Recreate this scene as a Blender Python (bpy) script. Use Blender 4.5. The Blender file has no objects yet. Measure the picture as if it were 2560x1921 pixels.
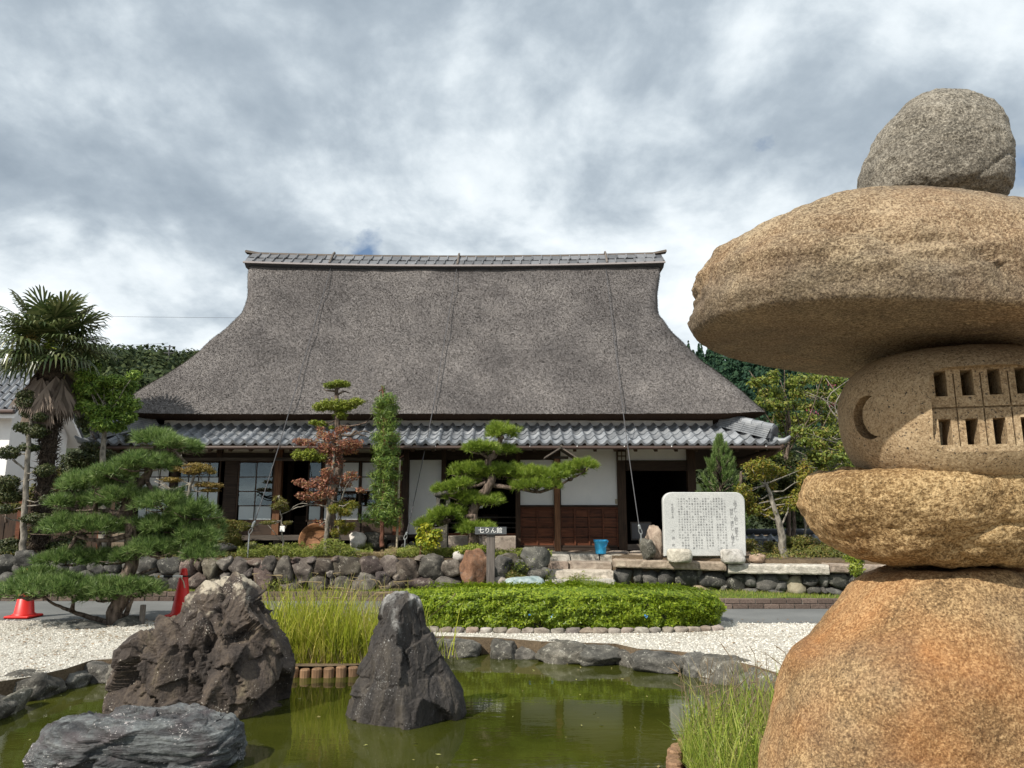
import bpy, bmesh, math, random
import numpy as np
from mathutils import Vector, Matrix, Euler
from mathutils.geometry import tessellate_polygon
R = math.radians
scene = bpy.context.scene
COL = scene.collection

# ------------------------------------------------------------------ camera
F_PX, CX, CY, PITCH, EYE = 1805.0, 1280.0, 960.5, R(10.35), 1.5
cam_d = bpy.data.cameras.new('camera')
cam = bpy.data.objects.new('camera', cam_d)
COL.objects.link(cam)
cam.location = (0, 0, EYE)
cam.rotation_euler = (R(90) + PITCH, 0, 0)
cam_d.sensor_width = 36.0
cam_d.lens = F_PX / 2560.0 * 36.0
cam_d.clip_start = 0.05
cam_d.clip_end = 3000
scene.camera = cam

# ------------------------------------------------------------------ light
SUN_AZ, SUN_EL = R(48), R(43)          # left of straight behind the viewer
sd = bpy.data.lights.new('sun', 'SUN')
sd.energy = 5.0
sd.angle = R(0.6)
sd.color = (1.0, 0.93, 0.82)
sun = bpy.data.objects.new('sun', sd)
COL.objects.link(sun)
to_sun = Vector((-math.sin(SUN_AZ) * math.cos(SUN_EL), -math.cos(SUN_AZ) * math.cos(SUN_EL), math.sin(SUN_EL)))
sun.rotation_euler = to_sun.to_track_quat('Z', 'Y').to_euler()
sun.location = to_sun * 60

world = bpy.data.worlds.new('World')
scene.world = world
world.use_nodes = True
wt = world.node_tree
wt.nodes.clear()
def wn(t, **kw):
    n = wt.nodes.new(t)
    for k, v in kw.items():
        setattr(n, k, v)
    return n
def wmath(op, a, b=None, c=None):
    n = wn('ShaderNodeMath', operation=op)
    for i, v in enumerate((a, b, c)):
        if v is None: continue
        if isinstance(v, (int, float)): n.inputs[i].default_value = v
        else: wt.links.new(v, n.inputs[i])
    return n.outputs[0]
sky = wn('ShaderNodeTexSky', sky_type='NISHITA', sun_disc=False)
sky.sun_elevation = SUN_EL
sky.sun_rotation = math.pi + SUN_AZ
bg_sky = wn('ShaderNodeBackground')
bg_sky.inputs['Strength'].default_value = 0.10
wt.links.new(sky.outputs[0], bg_sky.inputs['Color'])
tc = wn('ShaderNodeTexCoord')
sep = wn('ShaderNodeSeparateXYZ')
wt.links.new(tc.outputs['Generated'], sep.inputs[0])
zz = wmath("ADD", wmath("MAXIMUM", sep.outputs[2], 0.0), 0.42)
px_ = wmath('DIVIDE', sep.outputs[0], zz)
py_ = wmath('DIVIDE', sep.outputs[1], zz)
comb = wn('ShaderNodeCombineXYZ')
wt.links.new(px_, comb.inputs[0]); wt.links.new(py_, comb.inputs[1])
SK = (19.24, 3.22, 15.08, 14.3)      # where in the cloud field we stand
def wnoise(scale, detail, rough, dist, off):
    mp = wn('ShaderNodeMapping')
    mp.inputs['Location'].default_value = off
    wt.links.new(comb.outputs[0], mp.inputs[0])
    n = wn('ShaderNodeTexNoise')
    n.inputs['Scale'].default_value = scale
    n.inputs['Detail'].default_value = detail
    n.inputs['Roughness'].default_value = rough
    n.inputs['Distortion'].default_value = dist
    wt.links.new(mp.outputs[0], n.inputs['Vector'])
    return n.outputs['Fac']
n_big = wnoise(1.15, 2.5, 0.5, 0.15, (SK[0], SK[1], 0.0))
n_mid = wnoise(3.0, 10.0, 0.56, 0.25, (SK[2], SK[3], 2.0))
n_fine = wnoise(9.0, 8.0, 0.58, 0.2, (SK[3], SK[0], 5.0))
lum = wmath('ADD', wmath('MULTIPLY', n_big, 0.46), wmath('ADD', wmath('MULTIPLY', n_mid, 0.42), wmath('MULTIPLY', n_fine, 0.12)))
cr = wn('ShaderNodeValToRGB')
cr.color_ramp.interpolation = 'B_SPLINE'
el = cr.color_ramp.elements
el[0].position = 0.345; el[0].color = (0.19, 0.235, 0.285, 1)
el[1].position = 0.635; el[1].color = (0.95, 0.97, 0.97, 1)
e = el.new(0.445); e.color = (0.30, 0.355, 0.41, 1)
e = el.new(0.515); e.color = (0.58, 0.64, 0.68, 1)
wt.links.new(lum, cr.inputs[0])
bg_cl = wn('ShaderNodeBackground')
bg_cl.inputs['Strength'].default_value = 1.16
wt.links.new(cr.outputs[0], bg_cl.inputs['Color'])
# openings in the cloud deck: scattered thin places, and the one low over the roof
n_gap = wnoise(3.4, 7.0, 0.55, 0.2, (5.3, 0.4, 7.0))
gdir = wn('ShaderNodeVectorMath', operation='DISTANCE')
wt.links.new(tc.outputs['Generated'], gdir.inputs[0])
gdir.inputs[1].default_value = Vector((-0.1935, 0.9186, 0.3446)).normalized()[:]
hole = wmath('MULTIPLY', wmath("SUBTRACT", 0.075, gdir.outputs["Value"]), 3.4)
n_gap2 = wmath('SUBTRACT', n_gap, wmath('MAXIMUM', hole, 0.0))
gap = wn('ShaderNodeMapRange')
gap.inputs['From Min'].default_value = 0.25
gap.inputs['From Max'].default_value = 0.33
wt.links.new(n_gap2, gap.inputs['Value'])
mixw = wn('ShaderNodeMixShader')
wt.links.new(gap.outputs[0], mixw.inputs[0])
wt.links.new(bg_sky.outputs[0], mixw.inputs[1])
wt.links.new(bg_cl.outputs[0], mixw.inputs[2])
wo = wn('ShaderNodeOutputWorld')
wt.links.new(mixw.outputs[0], wo.inputs['Surface'])

scene.view_settings.view_transform = 'Standard'
scene.view_settings.look = 'None'
scene.view_settings.exposure = 0.28
scene.view_settings.gamma = 1.0
scene.view_settings.use_curve_mapping = False
scene.cycles.max_bounces = 6
scene.cycles.transparent_max_bounces = 6
# ------------------------------------------------------------------ helpers
CT, ST = math.cos(PITCH), math.sin(PITCH)
def _ray(px, py):
    u = (px - CX) / F_PX; v = (CY - py) / F_PX
    return u, CT - v * ST, ST + v * CT
def P(px, py, Y):
    """world point seen at photo pixel (px, py) standing at depth Y"""
    u, dy, dz = _ray(px, py)
    return Vector((u * Y / dy, Y, EYE + dz * Y / dy))
def G(px, py, z):
    u, dy, dz = _ray(px, py)
    t = (z - EYE) / dz
    return Vector((u * t, dy * t, z))
def mpp(Y):
    return Y / F_PX

class RNG(random.Random):
    pass
rnd = RNG(7)

def link(name, me, parent=None, mat=None):
    o = bpy.data.objects.new(name, me)
    COL.objects.link(o)
    if mat is not None and me is not None and not me.materials:
        me.materials.append(mat)
    if parent is not None:
        put(o, parent)
    return o
def put(o, parent):
    o.parent = parent
    # parents only ever carry a location (sub-parts: none)
    loc = Vector((0, 0, 0)); q = parent
    while q is not None:
        loc += Vector(q.location); q = q.parent
        if q is not None and q.get('_inv'): pass
    o.matrix_parent_inverse = Matrix.Translation(-parent_world(parent))
def parent_world(p):
    # world translation of an object whose chain has only translations
    w = Vector((0, 0, 0))
    chain = []
    q = p
    while q is not None:
        chain.append(q); q = q.parent
    m = Matrix.Identity(4)
    for q in reversed(chain):
        b = Matrix.LocRotScale(q.location, q.rotation_euler, q.scale)
        m = m @ (q.matrix_parent_inverse if q.parent else Matrix.Identity(4)) @ b
    return m.translation
def thing(name, label, cat, loc=(0, 0, 0), group=None):
    o = bpy.data.objects.new(name, None)
    COL.objects.link(o)
    o.location = loc
    o.empty_display_size = 0.1
    tag(o, label, cat, group)
    return o
def tag(o, label=None, cat=None, group=None, kind=None):
    if label: o['label'] = label
    if cat: o['category'] = cat
    if group: o['group'] = group
    if kind: o['kind'] = kind
    return o
def pymesh(name, verts, faces, smooth=False):
    me = bpy.data.meshes.new(name)
    me.from_pydata([tuple(v) for v in verts], [], faces)
    if smooth:
        me.polygons.foreach_set('use_smooth', [True] * len(me.polygons))
    me.update()
    return me
def npmesh(name, V, F, smooth=False):
    V = np.asarray(V, np.float32); F = np.asarray(F, np.int32)
    me = bpy.data.meshes.new(name)
    k = F.shape[1]
    me.vertices.add(len(V)); me.vertices.foreach_set('co', V.ravel())
    me.loops.add(F.size); me.loops.foreach_set('vertex_index', F.ravel())
    me.polygons.add(len(F))
    me.polygons.foreach_set('loop_start', np.arange(0, F.size, k, dtype=np.int32))
    me.polygons.foreach_set('loop_total', np.full(len(F), k, np.int32))
    me.polygons.foreach_set('use_smooth', np.full(len(F), smooth))
    me.update(calc_edges=True)
    return me
class MB:
    """collects plain shapes into one mesh"""
    def __init__(s): s.v = []; s.f = []
    def add(s, vs, fs):
        n = len(s.v); s.v += [tuple(v) for v in vs]; s.f += [tuple(i + n for i in f) for f in fs]; return s
    def box(s, x0, x1, y0, y1, z0, z1, c=0.0):
        x0, x1 = min(x0, x1), max(x0, x1); y0, y1 = min(y0, y1), max(y0, y1); z0, z1 = min(z0, z1), max(z0, z1)
        if c <= 0:
            vs = [(x, y, z) for z in (z0, z1) for y in (y0, y1) for x in (x0, x1)]
            return s.add(vs, [(0, 2, 3, 1), (4, 5, 7, 6), (0, 1, 5, 4), (2, 6, 7, 3), (0, 4, 6, 2), (1, 3, 7, 5)])
        vs = []
        for z, i in ((z0, c), (z0 + c, 0), (z1 - c, 0), (z1, c)):
            a0, a1, b0, b1 = x0 + i, x1 - i, y0 + i, y1 - i
            vs += [(a0 + c, b0, z), (a1 - c, b0, z), (a1, b0 + c, z), (a1, b1 - c, z), (a1 - c, b1, z), (a0 + c, b1, z), (a0, b1 - c, z), (a0, b0 + c, z)]
        fs = [tuple(range(7, -1, -1)), tuple(range(24, 32))]
        for k in range(3):
            for j in range(8):
                fs.append((8 * k + j, 8 * k + (j + 1) % 8, 8 * k + 8 + (j + 1) % 8, 8 * k + 8 + j))
        return s.add(vs, fs)
    def tube(s, pts, rad, seg=8, cap=True):
        pts = [Vector(p) for p in pts]
        if not hasattr(rad, '__len__'): rad = [rad] * len(pts)
        n0 = []
        up = Vector((0.13, 0.31, 0.94)).normalized()
        rings = []
        for i, p in enumerate(pts):
            d = (pts[min(i + 1, len(pts) - 1)] - pts[max(i - 1, 0)]).normalized()
            a = d.cross(up)
            if a.length < 1e-3: a = d.cross(Vector((1, 0, 0)))
            a.normalize(); b = d.cross(a)
            rings.append([p + (a * math.cos(t) + b * math.sin(t)) * rad[i] for t in [2 * math.pi * k / seg for k in range(seg)]])
        vs = [v for r in rings for v in r]; fs = []
        for i in range(len(pts) - 1):
            for k in range(seg):
                fs.append((i * seg + k, i * seg + (k + 1) % seg, (i + 1) * seg + (k + 1) % seg, (i + 1) * seg + k))
        if cap:
            fs.append(tuple(range(seg - 1, -1, -1))); fs.append(tuple((len(pts) - 1) * seg + k for k in range(seg)))
        return s.add(vs, fs)
    def obox(s, c, ax, ay, az):
        """oriented box from centre and three half-axis vectors"""
        c, ax, ay, az = Vector(c), Vector(ax), Vector(ay), Vector(az)
        vs = [c + ax * i + ay * j + az * k for k in (-1, 1) for j in (-1, 1) for i in (-1, 1)]
        return s.add(vs, [(0, 2, 3, 1), (4, 5, 7, 6), (0, 1, 5, 4), (2, 6, 7, 3), (0, 4, 6, 2), (1, 3, 7, 5)])
    def lathe(s, prof, c=(0, 0, 0), seg=24):
        c = Vector(c); vs = []; fs = []
        for (r, z) in prof:
            vs += [(c.x + r * math.cos(2 * math.pi * k / seg), c.y + r * math.sin(2 * math.pi * k / seg), c.z + z) for k in range(seg)]
        for i in range(len(prof) - 1):
            for k in range(seg):
                fs.append((i * seg + k, i * seg + (k + 1) % seg, (i + 1) * seg + (k + 1) % seg, (i + 1) * seg + k))
        return s.add(vs, fs)
    def mesh(s, name, smooth=False): return pymesh(name, s.v, s.f, smooth)
    def build(s, name, mat, parent=None, smooth=False): return link(name, s.mesh(name, smooth), parent, mat)

def catmull(pts, n=6):
    pts = [tuple(p) for p in pts]
    A = [np.array(p, float) for p in pts]
    A = [2 * A[0] - A[1]] + A + [2 * A[-1] - A[-2]]
    out = []
    for i in range(1, len(A) - 2):
        for k in range(n):
            t = k / n
            a, b, c, d = A[i - 1], A[i], A[i + 1], A[i + 2]
            out.append(0.5 * ((2 * b) + (c - a) * t + (2 * a - 5 * b + 4 * c - d) * t * t + (3 * b - a - 3 * c + d) * t ** 3))
    out.append(A[-2])
    return out

# ---- vectorised gradient noise
_pt = np.random.RandomState(11).permutation(256)
_pt = np.concatenate([_pt, _pt, _pt])
_gr = np.random.RandomState(5).normal(size=(256, 3)); _gr /= np.linalg.norm(_gr, axis=1)[:, None]
def pnoise(Pn):
    Pn = np.asarray(Pn, float)
    i = np.floor(Pn).astype(int); f = Pn - i; i &= 255
    u = f * f * f * (f * (f * 6 - 15) + 10)
    def g(dx, dy, dz):
        h = _pt[_pt[_pt[(i[:, 0] + dx) & 255] + ((i[:, 1] + dy) & 255)] + ((i[:, 2] + dz) & 255)]
        return (_gr[h] * (f - np.array([dx, dy, dz]))).sum(1)
    def L(a, b, t): return a + (b - a) * t
    x00 = L(g(0, 0, 0), g(1, 0, 0), u[:, 0]); x10 = L(g(0, 1, 0), g(1, 1, 0), u[:, 0])
    x01 = L(g(0, 0, 1), g(1, 0, 1), u[:, 0]); x11 = L(g(0, 1, 1), g(1, 1, 1), u[:, 0])
    return L(L(x00, x10, u[:, 1]), L(x01, x11, u[:, 1]), u[:, 2]) * 1.5
def fbm(Pn, octv=4, gain=0.5, lac=2.03):
    s = 0; a = 1.0; q = np.asarray(Pn, float)
    for _ in range(octv):
        s = s + a * pnoise(q); q = q * lac + 17.3; a *= gain
    return s
def ridged(Pn, octv=4, gain=0.5):
    s = 0; a = 1.0; q = np.asarray(Pn, float)
    for _ in range(octv):
        s = s + a * (1 - 2 * np.abs(pnoise(q))); q = q * 2.1 + 9.1; a *= gain
    return s
_ico = {}
def ico(n):
    if n not in _ico:
        bm = bmesh.new(); bmesh.ops.create_icosphere(bm, subdivisions=n, radius=1.0)
        bm.verts.ensure_lookup_table()
        _ico[n] = (np.array([v.co[:] for v in bm.verts]), np.array([[v.index for v in f.verts] for f in bm.faces]))
        bm.free()
    return _ico[n]
def vnormals(V, F):
    n = np.zeros_like(V)
    a = V[F[:, 1]] - V[F[:, 0]]; b = V[F[:, 2]] - V[F[:, 0]]
    c = np.cross(a, b)
    for k in range(F.shape[1]): np.add.at(n, F[:, k], c)
    return n / (np.linalg.norm(n, axis=1)[:, None] + 1e-9)
def boulder(name, c, size, seed, mat, parent=None, sub=3, p=2.6, cuts=7, rough=0.10, fine=0.045, rot=0.0, tilt=0.0):
    """an irregular stone: a rounded block with flattened faces and noise"""
    D, F = ico(sub)
    rs = np.random.RandomState(seed)
    r = 1.0 / ((np.abs(D) ** p).sum(1) ** (1.0 / p))
    V = D * r[:, None]
    for _ in range(cuts):
        n = rs.normal(size=3); n /= np.linalg.norm(n)
        d = rs.uniform(0.72, 0.98)
        t = V @ n - d
        V = V - np.where(t > 0, t, 0)[:, None] * n * 0.9
    V = V * (1 + rough * fbm(V * 1.4 + rs.uniform(0, 50, 3), 3)[:, None])
    if fine: V = V * (1 + fine * (0.6 * fbm(V * 5 + rs.uniform(0, 50, 3), 3) - 0.9 * np.exp(-(pnoise(V * 2.2 + rs.uniform(0, 50, 3)) / 0.06) ** 2))[:, None])
    V = V * np.array(size) * 0.5
    M = np.array(Euler((tilt, tilt * 0.6, rot)).to_matrix())
    V = V @ M.T
    me = npmesh(name, V, F, True)
    o = link(name, me, None, mat)
    o.location = c
    if parent is not None: put(o, parent)
    return o
def loft(name, prof, mat, parent=None, nseg=140, nring=90, Y0=0.0, depth=1.0, ex=2.3, disp=None, depth_prof=None, yoff=0.0):
    """closed stone from a side profile [(z, xl, xr)]; the cross-section is a super-ellipse"""
    A = np.array(prof, float)
    Z = A[:, 0]; XL = A[:, 1]; XR = A[:, 2]
    C = (XL + XR) / 2; W = (XR - XL) / 2
    arc = np.concatenate([[0], np.cumsum(np.hypot(np.diff(Z), np.diff(W)))])
    sm = np.array(catmull(np.stack([Z, C, W], 1), 8))
    ar2 = np.concatenate([[0], np.cumsum(np.hypot(np.diff(sm[:, 0]), np.diff(sm[:, 2])))])
    t = np.linspace(0, ar2[-1], nring)
    z = np.interp(t, ar2, sm[:, 0]); cx = np.interp(t, ar2, sm[:, 1]); w = np.maximum(np.interp(t, ar2, sm[:, 2]), 0.002)
    a = np.linspace(0, 2 * math.pi, nseg, endpoint=False)
    ca, sa = np.cos(a), np.sin(a)
    r = 1.0 / ((np.abs(ca) ** ex + np.abs(sa) ** ex) ** (1 / ex))
    dp = depth if depth_prof is None else np.interp(z, [q[0] for q in depth_prof], [q[1] for q in depth_prof])
    X = cx[:, None] + w[:, None] * (r * ca)[None]
    Y = Y0 + yoff + (w * dp)[:, None] * (r * sa)[None]
    Zg = np.repeat(z[:, None], nseg, 1)
    V = np.stack([X, Y, Zg], 2).reshape(-1, 3)
    F = []
    i = np.arange(nring - 1)[:, None] * nseg; k = np.arange(nseg)[None]; k2 = (k + 1) % nseg
    F = np.stack([i + k, i + k2, i + nseg + k2, i + nseg + k], 2).reshape(-1, 4)
    # orientation: outwards
    if z[-1] < z[0]: F = F[:, ::-1]
    # caps
    Vb = np.array([[cx[0], Y0 + yoff, z[0]], [cx[-1], Y0 + yoff, z[-1]]])
    n = len(V); V = np.vstack([V, Vb])
    kk = np.arange(nseg); kk2 = (kk + 1) % nseg
    c0 = np.stack([kk2, kk, np.full(nseg, n), np.full(nseg, n)], 1)
    c1 = np.stack([(nring - 1) * nseg + kk, (nring - 1) * nseg + kk2, np.full(nseg, n + 1), np.full(nseg, n + 1)], 1)
    if z[-1] < z[0]: c0 = c0[:, ::-1]; c1 = c1[:, ::-1]
    T = np.vstack([F[:, [0, 1, 2]], F[:, [0, 2, 3]], c0[:, [0, 1, 2]] if z[-1] > z[0] else c0[:, [1, 2, 3]], c1[:, [0, 1, 2]] if z[-1] > z[0] else c1[:, [1, 2, 3]]])
    if disp is not None:
        N = vnormals(V, T)
        V = V + N * (disp(V, N) if disp.__code__.co_argcount > 1 else disp(V))[:, None]
    me = npmesh(name, V, T, True)
    return link(name, me, parent, mat)
def crags(V, N, sites, seed, jit, lim, aniso=(1, 1, 1), wob=0.05):
    """flat fracture faces: every point moves onto the plane of its nearest site"""
    rs = np.random.RandomState(seed)
    k = rs.choice(len(V), sites, replace=False)
    S, n = V[k], N[k] + rs.normal(0, jit, (sites, 3)); n /= np.linalg.norm(n, axis=1)[:, None]
    off = rs.uniform(-0.35, 0.35, sites) * lim
    A = np.array(aniso); Q = (V + wob * np.stack([fbm(V * 3, 2), fbm(V * 3 + 31, 2), fbm(V * 3 + 67, 2)], 1)) * A; SA = S * A
    best = np.full(len(V), 1e9); idx = np.zeros(len(V), int)
    for j in range(sites):
        d = ((Q - SA[j]) ** 2).sum(1); m_ = d < best; best[m_] = d[m_]; idx[m_] = j
    h = ((S[idx] - V) * n[idx]).sum(1) / np.maximum(0.35, (N * n[idx]).sum(1)) + off[idx]
    return np.clip(h, -lim, lim)
def scene_text(body, size, align='CENTER', spacing=1.0):
    cu = bpy.data.curves.new('lettering', 'FONT')
    cu.body = body; cu.size = size; cu.align_x = align; cu.align_y = 'CENTER'
    cu.resolution_u = 2; cu.space_line = spacing
    o = bpy.data.objects.new('lettering_tmp', cu)
    COL.objects.link(o)
    dg = bpy.context.evaluated_depsgraph_get()
    me = bpy.data.meshes.new_from_object(o.evaluated_get(dg))
    V = [v.co.copy() for v in me.vertices]; Fc = [tuple(p.vertices) for p in me.polygons]
    COL.objects.unlink(o); bpy.data.objects.remove(o); bpy.data.meshes.remove(me); bpy.data.curves.remove(cu)
    return V, Fc
# ------------------------------------------------------------------ materials (all procedural)
class NT:
    def __init__(s, name):
        s.m = bpy.data.materials.new(name); s.m.use_nodes = True
        s.t = s.m.node_tree; s.t.nodes.clear()
        s.out = s.t.nodes.new('ShaderNodeOutputMaterial')
        s.geo = s.t.nodes.new('ShaderNodeNewGeometry')
        s.pos = s.geo.outputs['Position']
    def n(s, t, inp=None, **kw):
        nd = s.t.nodes.new(t)
        for k, v in kw.items(): setattr(nd, k, v)
        for k, v in (inp or {}).items():
            if isinstance(v, bpy.types.NodeSocket): s.t.links.new(v, nd.inputs[k])
            else: nd.inputs[k].default_value = v
        return nd
    def math(s, op, a, b=0.0, clamp=False):
        nd = s.n('ShaderNodeMath', {0: a, 1: b}, operation=op); nd.use_clamp = clamp
        return nd.outputs[0]
    def vec(s, scale, off=(0, 0, 0), src=None, rot=(0, 0, 0)):
        return s.n('ShaderNodeMapping', {'Vector': src or s.pos, 'Scale': scale, 'Location': off, 'Rotation': rot}).outputs[0]
    def noise(s, scale, detail=4, rough=0.55, dist=0.0, v=None):
        return s.n('ShaderNodeTexNoise', {'Vector': v or s.pos, 'Scale': scale, 'Detail': detail, 'Roughness': rough, 'Distortion': dist}).outputs['Fac']
    def voro(s, scale, v=None, feature='F1', out='Distance'):
        return s.n('ShaderNodeTexVoronoi', {'Vector': v or s.pos, 'Scale': scale}, feature=feature).outputs[out]
    def ramp(s, fac, stops, interp='LINEAR'):
        nd = s.n('ShaderNodeValToRGB', {0: fac}); r = nd.color_ramp; r.interpolation = interp
        while len(r.elements) > 1: r.elements.remove(r.elements[-1])
        for i, (p, c) in enumerate(stops):
            e = r.elements[0] if i == 0 else r.elements.new(p)
            e.position = p; e.color = (c[0], c[1], c[2], 1) if hasattr(c, '__len__') else (c, c, c, 1)
        return nd.outputs[0]
    def mix(s, f, a, b, mode='MIX'):
        nd = s.n('ShaderNodeMix', data_type='RGBA', blend_type=mode)
        for i, v in ((0, f), (6, a), (7, b)):
            if isinstance(v, bpy.types.NodeSocket): s.t.links.new(v, nd.inputs[i])
            else: nd.inputs[i].default_value = (v[0], v[1], v[2], 1) if hasattr(v, '__len__') else v
        return nd.outputs[2]
    def bump(s, h, strength, dist=0.02, normal=None):
        i = {'Height': h, 'Strength': strength, 'Distance': dist}
        if normal is not None: i['Normal'] = normal
        return s.n('ShaderNodeBump', i).outputs[0]
    def rand(s): return s.n('ShaderNodeObjectInfo').outputs['Random']
    def isl(s): return s.geo.outputs['Random Per Island']
    def hsv(s, col, h=0.5, sat=1.0, v=1.0):
        return s.n('ShaderNodeHueSaturation', {'Hue': h, 'Saturation': sat, 'Value': v, 'Color': col}).outputs[0]
    def pbr(s, col, rough=0.8, normal=None, spec=0.3, **kw):
        i = {'Roughness': rough, 'Specular IOR Level': spec}
        i.update(kw)
        i['Base Color'] = col if isinstance(col, bpy.types.NodeSocket) else (col[0], col[1], col[2], 1)
        if normal is not None: i['Normal'] = normal
        b = s.n('ShaderNodeBsdfPrincipled', i)
        s.t.links.new(b.outputs[0], s.out.inputs[0])
        return s.m

def m_flat(name, col, rough=0.6, var=0.25, scale=6.0, bump=0.0, bscale=40, spec=0.3, metal=0.0, objvar=0.0):
    t = NT(name)
    c = t.mix(t.noise(scale, 5, 0.6), [x * (1 - var) for x in col], [min(1, x * (1 + var)) for x in col])
    if objvar:
        c = t.hsv(c, v=t.math('ADD', 1 - objvar, t.math('MULTIPLY', t.rand(), 2 * objvar)))
    nm = t.bump(t.noise(bscale, 4), bump, 0.01) if bump else None
    return t.pbr(c, rough, nm, spec, Metallic=metal)

def m_stone(name, dark, mid, light, scale=3.0, grain=60.0, bump=0.6, lichen=0.0, lcol=(0.45, 0.45, 0.4), objvar=0.3, hue=0.03, warp=0.6, stretch=(1, 1, 1), rough=0.85):
    t = NT(name)
    v = t.vec(stretch)
    big = t.noise(scale, 6, 0.6, warp, v)
    fine = t.noise(grain, 5, 0.65)
    c = t.ramp(t.math('ADD', t.math('MULTIPLY', big, 0.65), t.math('MULTIPLY', fine, 0.35)), [(0.32, dark), (0.5, mid), (0.68, light)])
    if objvar:
        r = t.rand()
        c = t.hsv(c, h=t.math('ADD', 0.5 - hue, t.math('MULTIPLY', r, 2 * hue)),
                  sat=t.math('ADD', 0.7, t.math('MULTIPLY', t.math('FRACT', t.math('MULTIPLY', r, 7.3)), 0.7)),
                  v=t.math('ADD', 1 - objvar, t.math('MULTIPLY', t.math('FRACT', t.math('MULTIPLY', r, 13.7)), 2 * objvar)))
    if lichen:
        l1 = t.noise(scale * 2.3, 8, 0.7, 0.4)
        l2 = t.noise(90, 3, 0.6)
        mask = t.ramp(t.math('ADD', t.math('MULTIPLY', l1, 0.7), t.math('MULTIPLY', l2, 0.3)), [(0.58 - lichen * 0.2, 0), (0.66 - lichen * 0.2, 1)])
        c = t.mix(mask, c, lcol)
    h = t.math('ADD', t.math('MULTIPLY', big, 0.8), t.math('MULTIPLY', fine, 0.35))
    nm = t.bump(h, bump, 0.04)
    return t.pbr(c, rough, nm, 0.25)

def m_leaf(name, cols, trans=0.35, rough=0.5, big=1.6, spec=0.35):
    """leaf colours vary leaf by leaf and clump by clump; light passes through the leaf"""
    t = NT(name)
    f = t.math('ADD', t.math('MULTIPLY', t.isl(), 0.6), t.math('MULTIPLY', t.noise(big, 3), 0.5))
    n = len(cols)
    c = t.ramp(f, [(0.12 + 0.8 * i / max(1, n - 1), cc) for i, cc in enumerate(cols)])
    p = t.n('ShaderNodeBsdfPrincipled', {'Base Color': c, 'Roughness': rough, 'Specular IOR Level': spec})
    tr = t.n('ShaderNodeBsdfTranslucent', {'Color': t.hsv(c, v=1.3)})
    mx = t.n('ShaderNodeMixShader', {0: trans, 1: p.outputs[0], 2: tr.outputs[0]})
    t.t.links.new(mx.outputs[0], t.out.inputs[0])
    return t.m

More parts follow.
